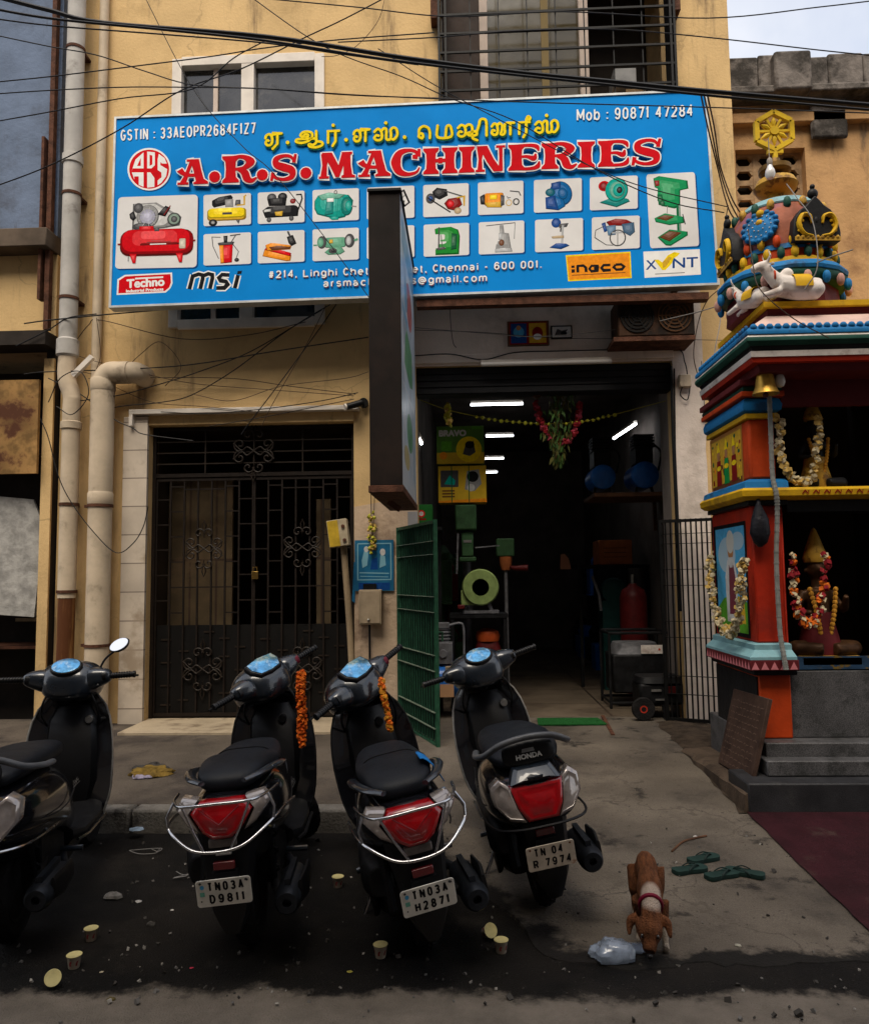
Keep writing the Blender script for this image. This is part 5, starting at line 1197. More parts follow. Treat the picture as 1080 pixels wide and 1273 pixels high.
    for z, hw, dx in ((.34, .10, .0), (.45, .14, -.02), (.62, .15, -.035), (.80, .14, -.03), (.88, .10, 0)):
        xc = .965 + .13 * (z - .28) / .66 - .05 * math.sin(math.pi * (z - .28) / .66)
        L.append([(xc + .012, -hw, z), (xc + dx - .01, -hw * .8, z), (xc + dx - .012, hw * .8, z), (xc + .012, hw, z), (xc + .03, 0, z)])
    b.loft(L); b.build('inner_panel', m_bpl, parent=ls, local=True, smooth=50)
    b = MB()
    edge = []
    for i in range(11):
        u = i / 10; z = .28 + .66 * u; xc = .965 + .13 * u - .05 * math.sin(math.pi * u) - .04; hw = 1.1 * [.165, .19, .205, .212, .216, .218, .215, .208, .195, .17, .12][i]; edge.append((xc, hw + .002, z))
    full = edge + [(edge[-1][0], 0, .955)] + [(p[0], -p[1], p[2]) for p in edge[::-1]]
    b.tube(full, .006 if kind != 'sporty' else .005, 6); b.build('shield_trim', m_silver if kind != 'sporty' else m_bpl, parent=ls, local=True)
    b = MB(); b.lathe([(0, -.012), (.020, -.012), (.024, -.006), (.024, .02)], (.985, -.105 if kind != 'sporty' else -.06, .80), 'x', 18); b.build('ignition_lock', m_silver if kind != 'sporty' else m_eng, parent=ls, local=True)
    # ---- stand
    b = MB(); b.tube([(.42, .12, .24), (.38, .20, .10), (.36, .255, .02)], .010, 8); b.bar((.34, .25, .012), (.40, .26, .012), .03, .01); b.build('side_stand', m_chr, **bl)
    # ---- steering: turned about the inclined head
    piv = Matrix.Translation((1.06, 0, .80)); tilt = Matrix.Rotation(R(-24), 4, 'Y')
    St = piv @ tilt @ Matrix.Rotation(R(steer), 4, 'Z') @ tilt.inverted() @ piv.inverted()
    wheel('front_wheel', 1.26, St)
    b = MB(St); b.sections([(1.06, 0, .42, .05, .02), (1.12, 0, .455, .07, .02), (1.26, 0, .475, .075, .02), (1.40, 0, .42, .065, .02), (1.47, 0, .33, .04, .02)], 'x', 14, 3)
    for s_ in (-1, 1): b.tube([(1.05, s_ * .07, .72), (1.26, s_ * .07, .22)], .018, 8)
    b.build('front_fork', m_bpl, **bl)
    b = MB(St); dz = .0
    b.sections([(.875, 0, 1.005, .06, .04), (.89, 0, 1.01, .115, .075), (.95, 0, 1.03, .160, .110), (1.03, 0, 1.04, .175, .115), (1.11, 0, 1.02, .165, .11), (1.18, 0, .985, .13, .095), (1.215, 0, .96, .07, .05)], 'x', 24, 2.8)
    for s_ in (-1, 1): b.sections([(s_ * .08, 1.0, 1.03, .10, .085), (s_ * .16, .985, 1.045, .075, .065), (s_ * .225, .965, 1.055, .048, .044), (s_ * .25, .96, 1.055, .026, .026)], 'y', 16, 2.6)
    b.sections([(.90, 1.03, 0, .05, .09), (.99, 1.04, 0, .07, .10)], 'z', 14, 2.5)
    hb = b.build('handlebar_cowl', m_gpl, **bl, smooth=60, sub=1)
    Td = St @ Matrix.Translation((.930, 0, 1.128)) @ Matrix.Rotation(R(-38), 4, 'Y')
    b = MB(Td); sh = [(.095, .055), (.10, .0), (.07, -.055), (.0, -.065), (-.07, -.055), (-.10, 0), (-.095, .055), (0, .07)] if A_ else [(.085 * math.cos(R(22.5 * i)), .062 * math.sin(R(22.5 * i)) - .004) for i in range(16)]
    ring = lambda f, z: [(p[1] * f, p[0] * f, z) for p in sh]
    b.loft([ring(1.08, -.03), ring(1.08, -.004), ring(1.0, .004)]); b.build('dash_rim', m_bpl, parent=hb, local=True, bevel=.002)
    b = MB(Td); b.loft([ring(.95, .0), ring(.93, .0075), ring(.5, .012), ring(.02, .0135)]); b.build('dash', m_dash, parent=hb, local=True)
    for s_ in (-1, 1):
        b = MB(St); y0, y1 = s_ * .245, s_ * .38
        b.tube([(.96, y0, 1.055), (.945, y1, 1.06)], .0165, 12)
        for i in range(7): u = .12 + .8 * i / 7; b.lathe([(.0165, -.004), (.0195, -.002), (.0195, .004), (.0165, .006)], (.96 - .015 * u, y0 + (y1 - y0) * u, 1.055 + .005 * u), 'y', 12)
        b.lathe([(.0, -.006), (.02, -.006), (.02, .006), (0, .006)], (.945, y1, 1.06), 'y', 12); b.build('grip', m_bpl, parent=hb, local=True)
        b = MB(St); b.tube(bez([(1.0, s_ * .20, 1.05), (1.025, s_ * .26, 1.045), (1.02, s_ * .35, 1.045), (1.01, s_ * .385, 1.045)], 4), .0065, 6); b.build('brake_lever', m_eng, parent=hb, local=True)
        b = MB(St); b.sections([(s_ * .19, .945, 1.055, .028, .028), (s_ * .225, .94, 1.056, .026, .026)], 'y', 12, 3); b.build('switch_pod', m_bpl if not (A_ and s_ < 0) else M('red_pod', (.12, .008, .02), .4), parent=hb, local=True)
    if kind == 'mirrored':
        for s_ in (-1,):
            b = MB(St); b.tube(bez([(1.0, s_ * .16, 1.08), (.99, s_ * .20, 1.15), (.985, s_ * .26, 1.20)], 5), .0065, 8); mo = b.build('mirror_stalk', m_bpl, parent=hb, local=True)
            Tm = St @ Matrix.Translation((.975, s_ * .285, 1.235)) @ Matrix.Rotation(R(-22), 4, 'X') @ Matrix.Rotation(R(40), 4, 'Y')
            b = MB(Tm); ringm = lambda f, x: [(x, .058 * f * math.cos(R(20 * i)), .042 * f * math.sin(R(20 * i))) for i in range(18)]
            b.loft([ringm(1.05, 0), ringm(1.1, .006), ringm(.9, .022), ringm(.3, .03)]); b.build('mirror', m_bpl, parent=hb, local=True)
            b = MB(Tm); b.loft([ringm(.98, .001), ringm(.97, -.002)]); b.build('mirror_glass', M('mirror_silver', (.9, .9, .92), .03, 1.0), parent=hb, local=True)
    return t, Mx, St
S1 = scooter('black scooter with a round mirror and grey grab rail, leftmost of the row', -2.10, -4.42, 12, 3, -4, 'mirrored', None)
S2 = scooter('black scooter with chrome tail guard and white plate TN03A D9811', -.985, -4.42, 6, 4.5, 47, 'sporty', ('TN03A', 'D9811'))
S3 = scooter('black scooter with chrome tail guard, leaning, white plate TN03A H2871', -.20, -4.45, 13, 11, 42, 'sporty', ('TN03A', 'H2871'))
S4 = scooter('black scooter with grey grab rail, clear indicators and rusty plate TN 04 R 7974', .36, -4.05, 6, 10, 14, 'rounded', ('TN 04', 'R 7974'), gz=.02)
# ================================================================== roadside shrine at the right
V_ = dict(var=.15, vs=5, bump=.15, bs=30)
m_srd = M('shrine_red', (.40, .022, .006), .6, spot=(.26, .02, .01), spots=3, spotr=(.5, .7), **V_)
m_sor = M('shrine_orange', (.52, .055, .008), .6, spot=(.34, .05, .015), spots=3, spotr=(.5, .7), **V_)
m_syl = M('shrine_yellow', (.62, .36, .01), .6, spot=(.36, .2, .02), spots=4, spotr=(.5, .7), **V_)
m_sbl = M('shrine_blue', (.012, .17, .42), .6, spot=(.02, .08, .18), spots=5, spotr=(.5, .65), **V_)
m_spb = M('shrine_pale_blue', (.20, .38, .42), .6, spot=(.2, .3, .32), spots=5, spotr=(.5, .7), **V_)
m_sgr = M('shrine_dark_green', (.015, .07, .05), .6, **V_)
m_swh = M('shrine_white', (.68, .62, .57), .65, spot=(.36, .28, .24), spots=6, spotr=(.5, .7), **V_)
m_spk = M('shrine_pink', (.50, .27, .22), .65, **V_)
m_smr = M('shrine_maroon', (.12, .015, .018), .6, **V_)
m_sgo = M('shrine_gold', (.50, .29, .04), .45, spot=(.2, .1, .02), spots=12, spotr=(.5, .6), **V_)
m_sdk = M('shrine_black', (.012, .012, .013), .5, **V_)
m_gran = M('grey_granite', (.085, .083, .085), .4, var=.2, vs=5, fine=.5, spot=(.05, .05, .05), spots=9, spotr=(.5, .65))
m_gstep = M('dark_step_stone', (.030, .030, .033), .45, var=.3, vs=4, fine=.4, spot=(.06, .058, .056), spots=2.2, spotr=(.52, .7))
m_dirt2 = M('earthen_plinth', (.085, .060, .042), .9, var=.3, vs=6, bump=.5, bs=40, spot=(.04, .028, .02), spots=3, spotr=(.48, .62))
sh = thing('shrine', 'colourful roadside shrine with red pillar, painted eaves and small dome at the right', 'shrine', (2.6, -2.1, 0))
SX, SY0, SY1, SXR = 2.05, -2.40, -1.50, 3.25          # side wall x, front, back, far side
# steps and plinth
b = MB(); b.box(1.80, 3.9, -2.80, -2.41, .0, .255); b.build('lower_step', m_gstep, sh, bevel=.012)
b = MB(); b.box(1.99, 3.8, -2.64, -2.41, .2555, .36); b.build('upper_step', m_gran, sh, bevel=.01)
b = MB(); b.box(2.03, 3.7, -2.53, -1.3, .0, .455); b.build('plinth', m_gran, sh, bevel=.01)
b = MB(); L = []
for i in range(20):
    y = -2.79 + 1.5 * i / 19; o = .02 * nz(y, 3, 5); t_ = .20 - .05 * i / 19
    L.append([(1.77 + o, y, .0), (1.785 + o, y, t_ - .02), (1.82 + o, y, t_), (2.028, y, t_ + .01), (2.028, y, 0)])
b.loft(L); b.build('side_plinth', m_dirt2, sh)
# pedestal of the pillar and granite front
b = MB(); b.box(SX, 2.27, SY0, SY1, .456, .90); b.build('pedestal', m_sor, sh, bevel=.01)
b = MB(); b.box(SX - .012, SX - .0005, SY0 + .02, SY1, .16, .88); b.build('side_skirting', m_sdk, sh)
b = MB(); b.box(2.272, SXR, SY0 + .03, SY1, .456, .92); b.build('granite_front', m_gran, sh, bevel=.006)
def band(name, z0, z1, out, mat, x1=2.30, bev=.006, inner=True):
    b = MB(); b.box(SX - out, x1, SY0 - out, SY1, z0, z1); return b.build(name, mat, sh, bevel=bev)
band('base_moulding', .90, .935, .05, m_sdk)
zig = band('zigzag_band', .936, 1.01, .085, m_smr)
for T_, w_ in ((frame_of(Vector((SX - .0855, SY1, .936)), (0, -1, 0), (0, 0, 1)), SY1 - SY0 + .085), (frame_of(Vector((SX - .085, SY0 - .0855, .936)), (1, 0, 0), (0, 0, 1)), .33)):
    a = Art(k=1.0, z=.0005); n = int(w_ / .06)
    for i in range(n): x = w_ * i / n; a.poly([(x + .006, .008), (x + w_ / n - .006, .008), (x + w_ / n / 2, .062)], INK['pink'])
    a.build('zigzag_print', zig, WM(zig).inverted() @ T_)
b = MB(); L = []
for o, z in ((.085, 1.0105), (.085, 1.03), (.03, 1.075), (.03, 1.11), (.0, 1.12)): L.append([(SX - o, SY0 - o, z), (2.27 + o * .2, SY0 - o, z), (2.27 + o * .2, SY1, z), (SX - o, SY1, z)])
b.loft(L); b.build('pale_ledge', m_spb, sh)
# lower shaft, middle band, upper shaft, capital
b = MB(); b.box(SX + .005, 2.26, SY0 + .005, SY1, 1.121, 2.10); b.box(2.262, 2.285, SY0 + .03, SY1, .93, 2.10); b.build('lower_pillar', m_srd, sh, bevel=.012)
band('cornice_dark', 2.10, 2.135, .03, m_sdk); 
b = MB(); L = []
for o, z in ((.05, 2.1355), (.085, 2.16), (.09, 2.20), (.07, 2.2195)): L.append([(SX - o, SY0 - o, z), (SXR, SY0 - o, z), (SXR, SY1, z), (SX - o, SY1, z)])
b.loft(L); b.build('yellow_cornice', m_syl, sh)
b = MB(); L = []
for o, z in ((.06, 2.22), (.05, 2.265), (.0, 2.29)): L.append([(SX - o, SY0 - o, z), (2.30, SY0 - o, z), (2.30, SY1, z), (SX - o, SY1, z)])
b.loft(L); b.build('blue_cornice', m_sbl, sh)
b = MB(); b.box(SX + .01, 2.25, SY0 + .01, SY1, 2.291, 2.73); b.build('upper_pillar', m_sor, sh, bevel=.02)
band('capital_gold', 2.731, 2.77, .015, m_syl, 2.27)
b = MB(); L = []
for o, z in ((.0, 2.771), (.03, 2.79), (.035, 2.83), (.02, 2.87), (.0, 2.885)): L.append([(SX - o, SY0 - o, z), (2.26 + o, SY0 - o, z), (2.26 + o, SY1, z), (SX - o, SY1, z)])
b.loft(L); b.build('capital_blue', m_sbl, sh)
band('capital_orange', 2.886, 2.925, .05, m_sor, 2.31); band('capital_green', 2.926, 2.965, .03, m_sgr, 2.30); band('capital_maroon', 2.966, 3.01, .06, m_smr, 2.32)
# sanctum: dark room, jambs, lintel
b = MB(); b.box(2.29, SXR, SY1 - .02, SY1, .92, 3.05); b.box(SXR - .05, SXR, SY0, SY1 - .02, .92, 3.05); b.build('sanctum_wall', m_dark, sh)
b = MB(); b.box(2.31, SXR, SY0 + .02, SY0 + .06, 2.82, 3.06); b.build('sanctum_lintel', m_smr, sh)
b = MB(); b.box(2.31, SXR, SY0 + .01, SY0 + .3, 2.05, 2.13); b.build('shelf_board', m_sdk, sh)
b = MB(); b.box(2.32, SXR - .05, SY0 + .03, SY0 + .05, .93, 1.02); b.build('sill_board', M('sill_pattern', (.02, .05, .10), .6, var=.3, vs=9, spot=(.16, .10, .02), spots=14, spotr=(.56, .62)), sh)
# the eaves: layered slabs with mitred corner
ex, ey = 1.945, -2.77
def eave(name, z0, z1, o0, o1, mat, curve=0):
    b = MB(); L = []
    for i in range(5 if curve else 2):
        t = i / (4 if curve else 1); o = o0 + (o1 - o0) * t + curve * math.sin(math.pi * t); z = z0 + (z1 - z0) * t
        L.append([(ex + o, ey + o, z), (3.9, ey + o, z), (3.9, SY1 - .07, z), (ex + o, SY1 - .07, z)])
    b.loft(L); return b.build(name, mat, sh, smooth=30)
eave('eave_soffit', 3.011, 3.06, .12, .10, m_smr); eave('eave_red', 3.061, 3.095, .05, .04, m_srd); eave('eave_white', 3.096, 3.135, .035, .03, m_swh); eave('eave_dark', 3.136, 3.17, .06, .03, m_sdk)
eave('eave_green', 3.171, 3.225, .02, .0, m_sgr, -.015); eave('eave_edge', 3.226, 3.245, .0, .01, m_swh)
eb = eave('eave_blue', 3.246, 3.315, .0, .05, m_sbl, -.02)
b = MB()
for i in range(34): x = ex + .05 + i * .055; b.ball((x, ey + .012, 3.30), .024, 8, (1, .6, .9))
for i in range(20): y = ey + .05 + i * .055; b.ball((ex + .012, y, 3.30), .024, 8, (.6, 1, .9))
o = b.build('scallop_trim', m_sbl, sh); o['kind'] = 'stuff'
eave('eave_roof', 3.316, 3.44, .05, .22, M('shrine_pale_pink', (.62, .44, .38), .65, **V_))
eave('eave_top', 3.441, 3.50, .24, .24, m_smr); eave('yellow_ledge', 3.501, 3.54, .20, .20, m_syl)
# stepped tier under the dome
DC = Vector((2.46, -2.12, 0))
def octo(name, z0, r0, z1, r1, mat, n=16, e=1.0, bulge=0, parent=sh, steps=2):
    b = MB(); L = []
    for i in range(steps):
        t = i / (steps - 1); r = .78 * r0 + (r1 - r0) * .78 * t + bulge * math.sin(math.pi * t); z = z0 + (z1 - z0) * t
        L.append([(DC.x + r * math.cos(2 * math.pi * (k + .5) / n), DC.y + r * math.sin(2 * math.pi * (k + .5) / n), z) for k in range(n)])
    b.loft(L); return b.build(name, mat, parent, smooth=30)
DS = .78
octo('dome_base_maroon', 3.541, .52, 3.72, .50, m_smr, 8); octo('dome_base_green', 3.721, .56, 3.79, .58, m_sgr, 16, bulge=.01, steps=4); octo('dome_base_blue', 3.791, .59, 3.86, .55, m_sbl, 16, bulge=.02, steps=4); octo('dome_base_yellow', 3.861, .52, 3.90, .51, m_syl, 16); octo('dome_neck_orange', 3.901, .48, 3.97, .48, m_sor, 16); octo('dome_neck_blue', 3.971, .49, 4.01, .48, m_sbl, 16)
b = MB(); b.lathe([(r * DS, z) for r, z in [(.46, 4.011), (.475, 4.08), (.47, 4.18), (.44, 4.28), (.385, 4.36), (.30, 4.42), (.20, 4.455), (.1, 4.47)]], DC, 'z', 32); b.build('dome', M('dome_paint', (.36, .12, .07), .65, var=.25, vs=6, spot=(.25, .10, .16), spots=3, spotr=(.45, .6), bump=.2, bs=30), sh, smooth=80)
b = MB(); b.lathe([(r * DS, z) for r, z in [(.40, 4.348), (.405, 4.36), (.33, 4.42), (.325, 4.408)]], DC, 'z', 32); b.build('dome_band', m_spb, sh)
# petals and bosses round the dome
for nm, zc, rr, cnt, mt, mt2 in (('petal_ring', 4.03, .378, 22, m_syl, m_sor), ('upper_petal_ring', 4.335, .325, 18, m_sgo, m_sgr), ('neck_bead', 3.935, .385, 26, m_sgr, m_syl), ('base_petal', 3.72, .46, 20, m_sbl, m_spk)):
    b = MB()
    for i in range(cnt):
        a_ = 2 * math.pi * i / cnt; b.mi = i % 2; b.ball((DC.x + rr * math.cos(a_), DC.y + rr * math.sin(a_), zc), .042, 8, (.7, .7, 1.15))
    b.build(nm, [mt, mt2], sh)['kind'] = 'stuff'
b = MB()
for k in range(8):
    a_ = R(45 * k + 3)
    if k in (4, 6): continue
    for zz, r_ in ((4.12, .365), (4.2, .362), (4.28, .345)): b.ball((DC.x + r_ * math.cos(a_), DC.y + r_ * math.sin(a_), zz), .032, 8)
b.build('dome_boss', m_syl, sh)['kind'] = 'stuff'
# ornate blue disc on the dome's corner
ang = R(228); dn = Vector((math.cos(ang), math.sin(ang), .28)).normalized(); dc = DC + Vector((math.cos(ang) * .36, math.sin(ang) * .36, 4.17))
Td = frame_of(dc, Vector((-math.sin(ang), math.cos(ang), 0)), (-.25 * math.cos(ang), -.25 * math.sin(ang), 1))
if (Td.to_3x3() @ Vector((0, 0, 1))).dot(dn) < 0: Td = frame_of(dc, Vector((math.sin(ang), -math.cos(ang), 0)), (-.25 * math.cos(ang), -.25 * math.sin(ang), 1))
Td = Td @ Matrix.Scale(.75, 4)
b = MB(Td); prof = [(.165, -.03), (.165, .012), (.14, .022), (.10, .018), (.08, .03), (.04, .034), (.0, .04)]; b.lathe(prof, (0, 0, 0), 'z', 24)
for i in range(16): a_ = 2 * math.pi * i / 16; b.ball((.16 * math.cos(a_), .16 * math.sin(a_), .008), .03, 8)
dd = b.build('blue_rosette', m_sbl, sh)
b = MB(Td)
for i in range(14): a_ = 2 * math.pi * i / 14; b.ball((.115 * math.cos(a_), .115 * math.sin(a_), .024), .008, 6)
for i in range(8): a_ = 2 * math.pi * i / 8; b.ball((.06 * math.cos(a_), .06 * math.sin(a_), .034), .008, 6)
o = b.build('rosette_bead', m_swh, dd); 
# arched niches: front and left
def kudu(pos, rotz, name):
    Tk = Matrix.Translation(pos) @ Matrix.Rotation(rotz, 4, 'Z') @ Matrix.Scale(.66, 4)
    out = [(-.26, 0), (-.265, .10), (-.24, .26), (-.17, .36), (-.10, .41), (-.05, .47), (0, .52), (.05, .47), (.10, .41), (.17, .36), (.24, .26), (.265, .10), (.26, 0)]
    b = MB(Tk); b.prism([(x, -.05, z) for x, z in out], (0, .14, 0)); k = b.build(name, m_sdk, sh, bevel=.008)
    b = MB(Tk)
    for s_ in (-1, 1):
        b.tube(bez([(s_ * .05, -.052, .06), (s_ * .15, -.06, .08), (s_ * .205, -.06, .18), (s_ * .16, -.06, .29), (s_ * .08, -.06, .28), (s_ * .06, -.06, .20)], 5), [.018 + .022 * math.sin(math.pi * i / 25) for i in range(26)], 8, flat=.6)
        for i in range(4): b.ball((s_ * (.20 - .02 * i), -.055, .12 + .055 * i), .02, 6)
    b.build('gold_scroll', m_syl, k)
    b = MB(Tk); b.box(-.25, .25, -.06, -.05, .005, .05); 
    for i in range(9): b.ball((-.22 + .055 * i, -.06, .045), .022, 6, (1, .6, 1))
    b.build('gold_fringe', m_sgo, k)
    b = MB(Tk); b.ball((0, -.0, .56), .06, 12, (1, .7, 1.0)); b.ball((0, 0, .64), .03, 8); b.ball((0, -.03, .24), .045, 10, (.7, .6, 1.3)); b.build('niche_boss', m_sdk, k)
kudu(DC + Vector((.10, -.385, 3.99)), R(4), 'front_niche'); kudu(DC + Vector((-.385, .0, 3.96)), R(-90), 'side_niche')
# finial pot and hexagonal wheel
b = MB(); b.lathe([(.12, 4.46), (.13, 4.48), (.07, 4.51), (.06, 4.54), (.14, 4.57), (.165, 4.61), (.14, 4.66), (.07, 4.69), (.05, 4.71)], DC, 'z', 24); b.build('finial_pot', m_sgo, sh)
b = MB(); b.lathe([(.10, 4.715), (.12, 4.735), (.12, 4.77), (.05, 4.80), (.04, 4.84), (.0, 4.86)], DC, 'z', 20); b.build('finial_tip', M('dark_brass', (.16, .09, .025), .5, .5, var=.3, vs=9), sh)
wc = DC + Vector((.0, -.02, 5.06)); b = MB(); hx = [(wc.x + .155 * math.cos(R(60 * i + 90)), wc.y, wc.z + .155 * math.sin(R(60 * i + 90))) for i in range(6)]
for i in range(6): b.bar(hx[i], hx[(i + 1) % 6], .035, .04, (0, 1, 0))
for i in range(6):
    a_ = R(60 * i + 60); e_ = (wc.x + .13 * math.cos(a_), wc.y, wc.z + .13 * math.sin(a_)); b.bar((wc.x, wc.y, wc.z), e_, .018, .02, (0, 1, 0))
    a2 = R(60 * i + 90); b.tube([(wc.x + .03 * math.cos(a2), wc.y, wc.z + .03 * math.sin(a2)), (wc.x + .07 * math.cos(a2), wc.y, wc.z + .07 * math.sin(a2)), (wc.x + .115 * math.cos(a2), wc.y, wc.z + .115 * math.sin(a2))], [.008, .022, .005], 8)
b.lathe([(.035, -.02), (.035, .02)], wc, 'y', 14); b.tube([(wc.x, wc.y, wc.z - .15), (wc.x, wc.y, wc.z - .24)], .022, 8); b.bar((wc.x - .06, wc.y, wc.z - .17), (wc.x + .06, wc.y, wc.z - .17), .03, .03)
b.build('hexagon_wheel', M('wheel_yellow', (.70, .46, .02), .5, var=.15, vs=8), sh)
# bulls on the ledge
def organic(name, parts, mat, parent, vox=.012, smooth_it=6, local=False):
    b = MB()
    for p in parts:
        if p[0] == 'b': b.ball(p[1], p[2], 12, p[3] if len(p) > 3 else (1, 1, 1))
        else: b.tube(bez(p[1], 4), [p[2][0] + 0 * i for i in range(1)] if False else _taper(p[2], len(bez(p[1], 4))), 10)
    o = b.build(name, mat, parent, local=local, smooth=180)
    rm = o.modifiers.new('remesh', 'REMESH'); rm.mode = 'VOXEL'; rm.voxel_size = vox; rm.use_smooth_shade = True
    sm = o.modifiers.new('smooth', 'SMOOTH'); sm.factor = .5; sm.iterations = smooth_it
    return o
def _taper(rs, n):
    out = []
    for i in range(n):
        t = i / (n - 1) * (len(rs) - 1); k = min(int(t), len(rs) - 2); out.append(rs[k] + (rs[k + 1] - rs[k]) * (t - k))
    return out
def bull(pos, rz, s):
    Tb = Matrix.Translation(pos) @ Matrix.Rotation(rz, 4, 'Z') @ Matrix.Scale(s, 4)
    q = lambda *p: Tb @ Vector(p)
    o = organic('bull_statue', [('t', [q(-.30, 0, .14), q(-.05, 0, .15), q(.2, 0, .19)], [.13 * s, .15 * s, .13 * s]), ('t', [q(.18, 0, .22), q(.30, 0, .36), q(.34, 0, .44)], [.10 * s, .075 * s, .065 * s]), ('t', [q(.31, 0, .45), q(.42, 0, .43), q(.50, 0, .39)], [.07 * s, .06 * s, .045 * s]), ('b', q(.08, 0, .33), .08 * s),
        ('t', [q(.2, .09, .1), q(.36, .1, .05), q(.42, .1, .04)], [.05 * s, .04 * s, .035 * s]), ('t', [q(.2, -.09, .1), q(.36, -.1, .05), q(.42, -.1, .04)], [.05 * s, .04 * s, .035 * s]), ('b', q(-.22, .1, .1), .1 * s), ('b', q(-.22, -.1, .1), .1 * s),
        ('t', [q(.32, .05, .48), q(.31, .10, .54), q(.33, .09, .62)], [.022 * s, .018 * s, .008 * s]), ('t', [q(.32, -.05, .48), q(.31, -.10, .54), q(.33, -.09, .62)], [.022 * s, .018 * s, .008 * s]), ('b', q(.29, .11, .43), .03 * s), ('b', q(.29, -.11, .43), .03 * s)], m_swh, sh, .012 * s + .002)
    c = MB(Tb); c.loft([[(x, .175 * math.cos(R(a)) * 1.0, .15 + .17 * math.sin(R(a))) for a in range(-10, 191, 20)] for x in (-.16, -.06, .05)], cap=False, closed=False); c.build('saddle_cloth', m_syl, o)
    c = MB(Tb); c.tube([(.24 + .02 * math.cos(R(a)), .10 * math.cos(R(a)), .30 + .09 * math.sin(R(a)) * .8) for a in range(0, 360, 30)], .012, 6, closed=True); c.build('bull_collar', m_sor, o)
bull((2.36, -2.58, 3.541), R(180), .58); bull((2.12, -2.42, 3.541), R(115), .46)
# painted panels on the side wall
a = Art(k=1.0, z=.001)
hh = .86; ww = .74
a.rrect(0, 0, ww, hh, .002, INK['sdk'] if 'sdk' in INK else INK['black']); a.rrect(.05, .03, ww - .04, hh - .03, .002, INK['sky']); a.poly([(.05, .03), (ww - .04, .03), (ww - .04, .26), (.45, .32), (.2, .28), (.05, .2)], INK['lgreen']); a.ell(.3, .62, .2, .14, M('print_cloud', (.35, .5, .6), .5)); a.ell(.55, .72, .14, .07, M('print_cloud', (.35, .5, .6), .5))
a.poly([(.26, .10), (.50, .10), (.52, .45), (.47, .58), (.31, .58), (.25, .45)], INK['lgrey']); a.poly([(.32, .16), (.46, .16), (.48, .44), (.44, .54), (.34, .54)], M('print_plum', (.16, .03, .05), .5)); a.ell(.39, .66, .065, .085, INK['skin']); a.ell(.39, .72, .085, .09, M('print_turban', (.55, .55, .5), .5)); a.poly([(.33, .60), (.45, .60), (.42, .52), (.36, .52)], INK['lgrey']); a.poly([(.5, .1), (.66, .1), (.64, .3), (.52, .3)], INK['gold'])
a.build('lower_painting', sh, WM(sh).inverted() @ frame_of(Vector((SX + .004, SY1 - .03, 1.14)), (0, -1, 0), (0, 0, 1)))
a = Art(k=1.0, z=.001); a.rrect(0, 0, .74, .50, .002, M('print_amber', (.42, .17, .02), .5)); a.rrect(.03, .03, .71, .47, .002, INK['gold']); a.poly([(.03, .03), (.71, .03), (.71, .12), (.03, .1)], INK['brown'])
for i in range(40): xx, yy = random.uniform(.05, .69), random.uniform(.05, .45); a.ell(xx, yy, random.uniform(.008, .03), random.uniform(.008, .03), INK[random.choice(['brown', 'yellow', 'dred', 'orange', 'dgreen'])], 8)
for x, c1 in ((.2, INK['dred']), (.38, INK['green']), (.55, INK['dred'])):
    a.poly([(x - .06, .1), (x + .06, .1), (x + .045, .30), (x - .045, .30)], c1); a.ell(x, .34, .035, .04, INK['skin']); a.poly([(x - .04, .37), (x + .04, .37), (x, .45)], INK['yellow']); a.ell(x, .24, .05, .02, INK['yellow'])
a.build('upper_painting', sh, WM(sh).inverted() @ frame_of(Vector((SX + .009, SY1 - .03, 2.22)), (0, -1, 0), (0, 0, 1)))
# script on the yellow cornice
a = Art(k=1.0, z=.001)
for i in range(9): x = .06 + i * .075; a.line([(x, .03), (x + .02, .055), (x + .04, .03), (x + .045, .055)], .008, INK['dred'])
a.build('cornice_lettering', sh, WM(sh).inverted() @ frame_of(Vector((2.32, SY0 - .0905, 2.14)), (1, 0, 0), (0, 0, 1)))
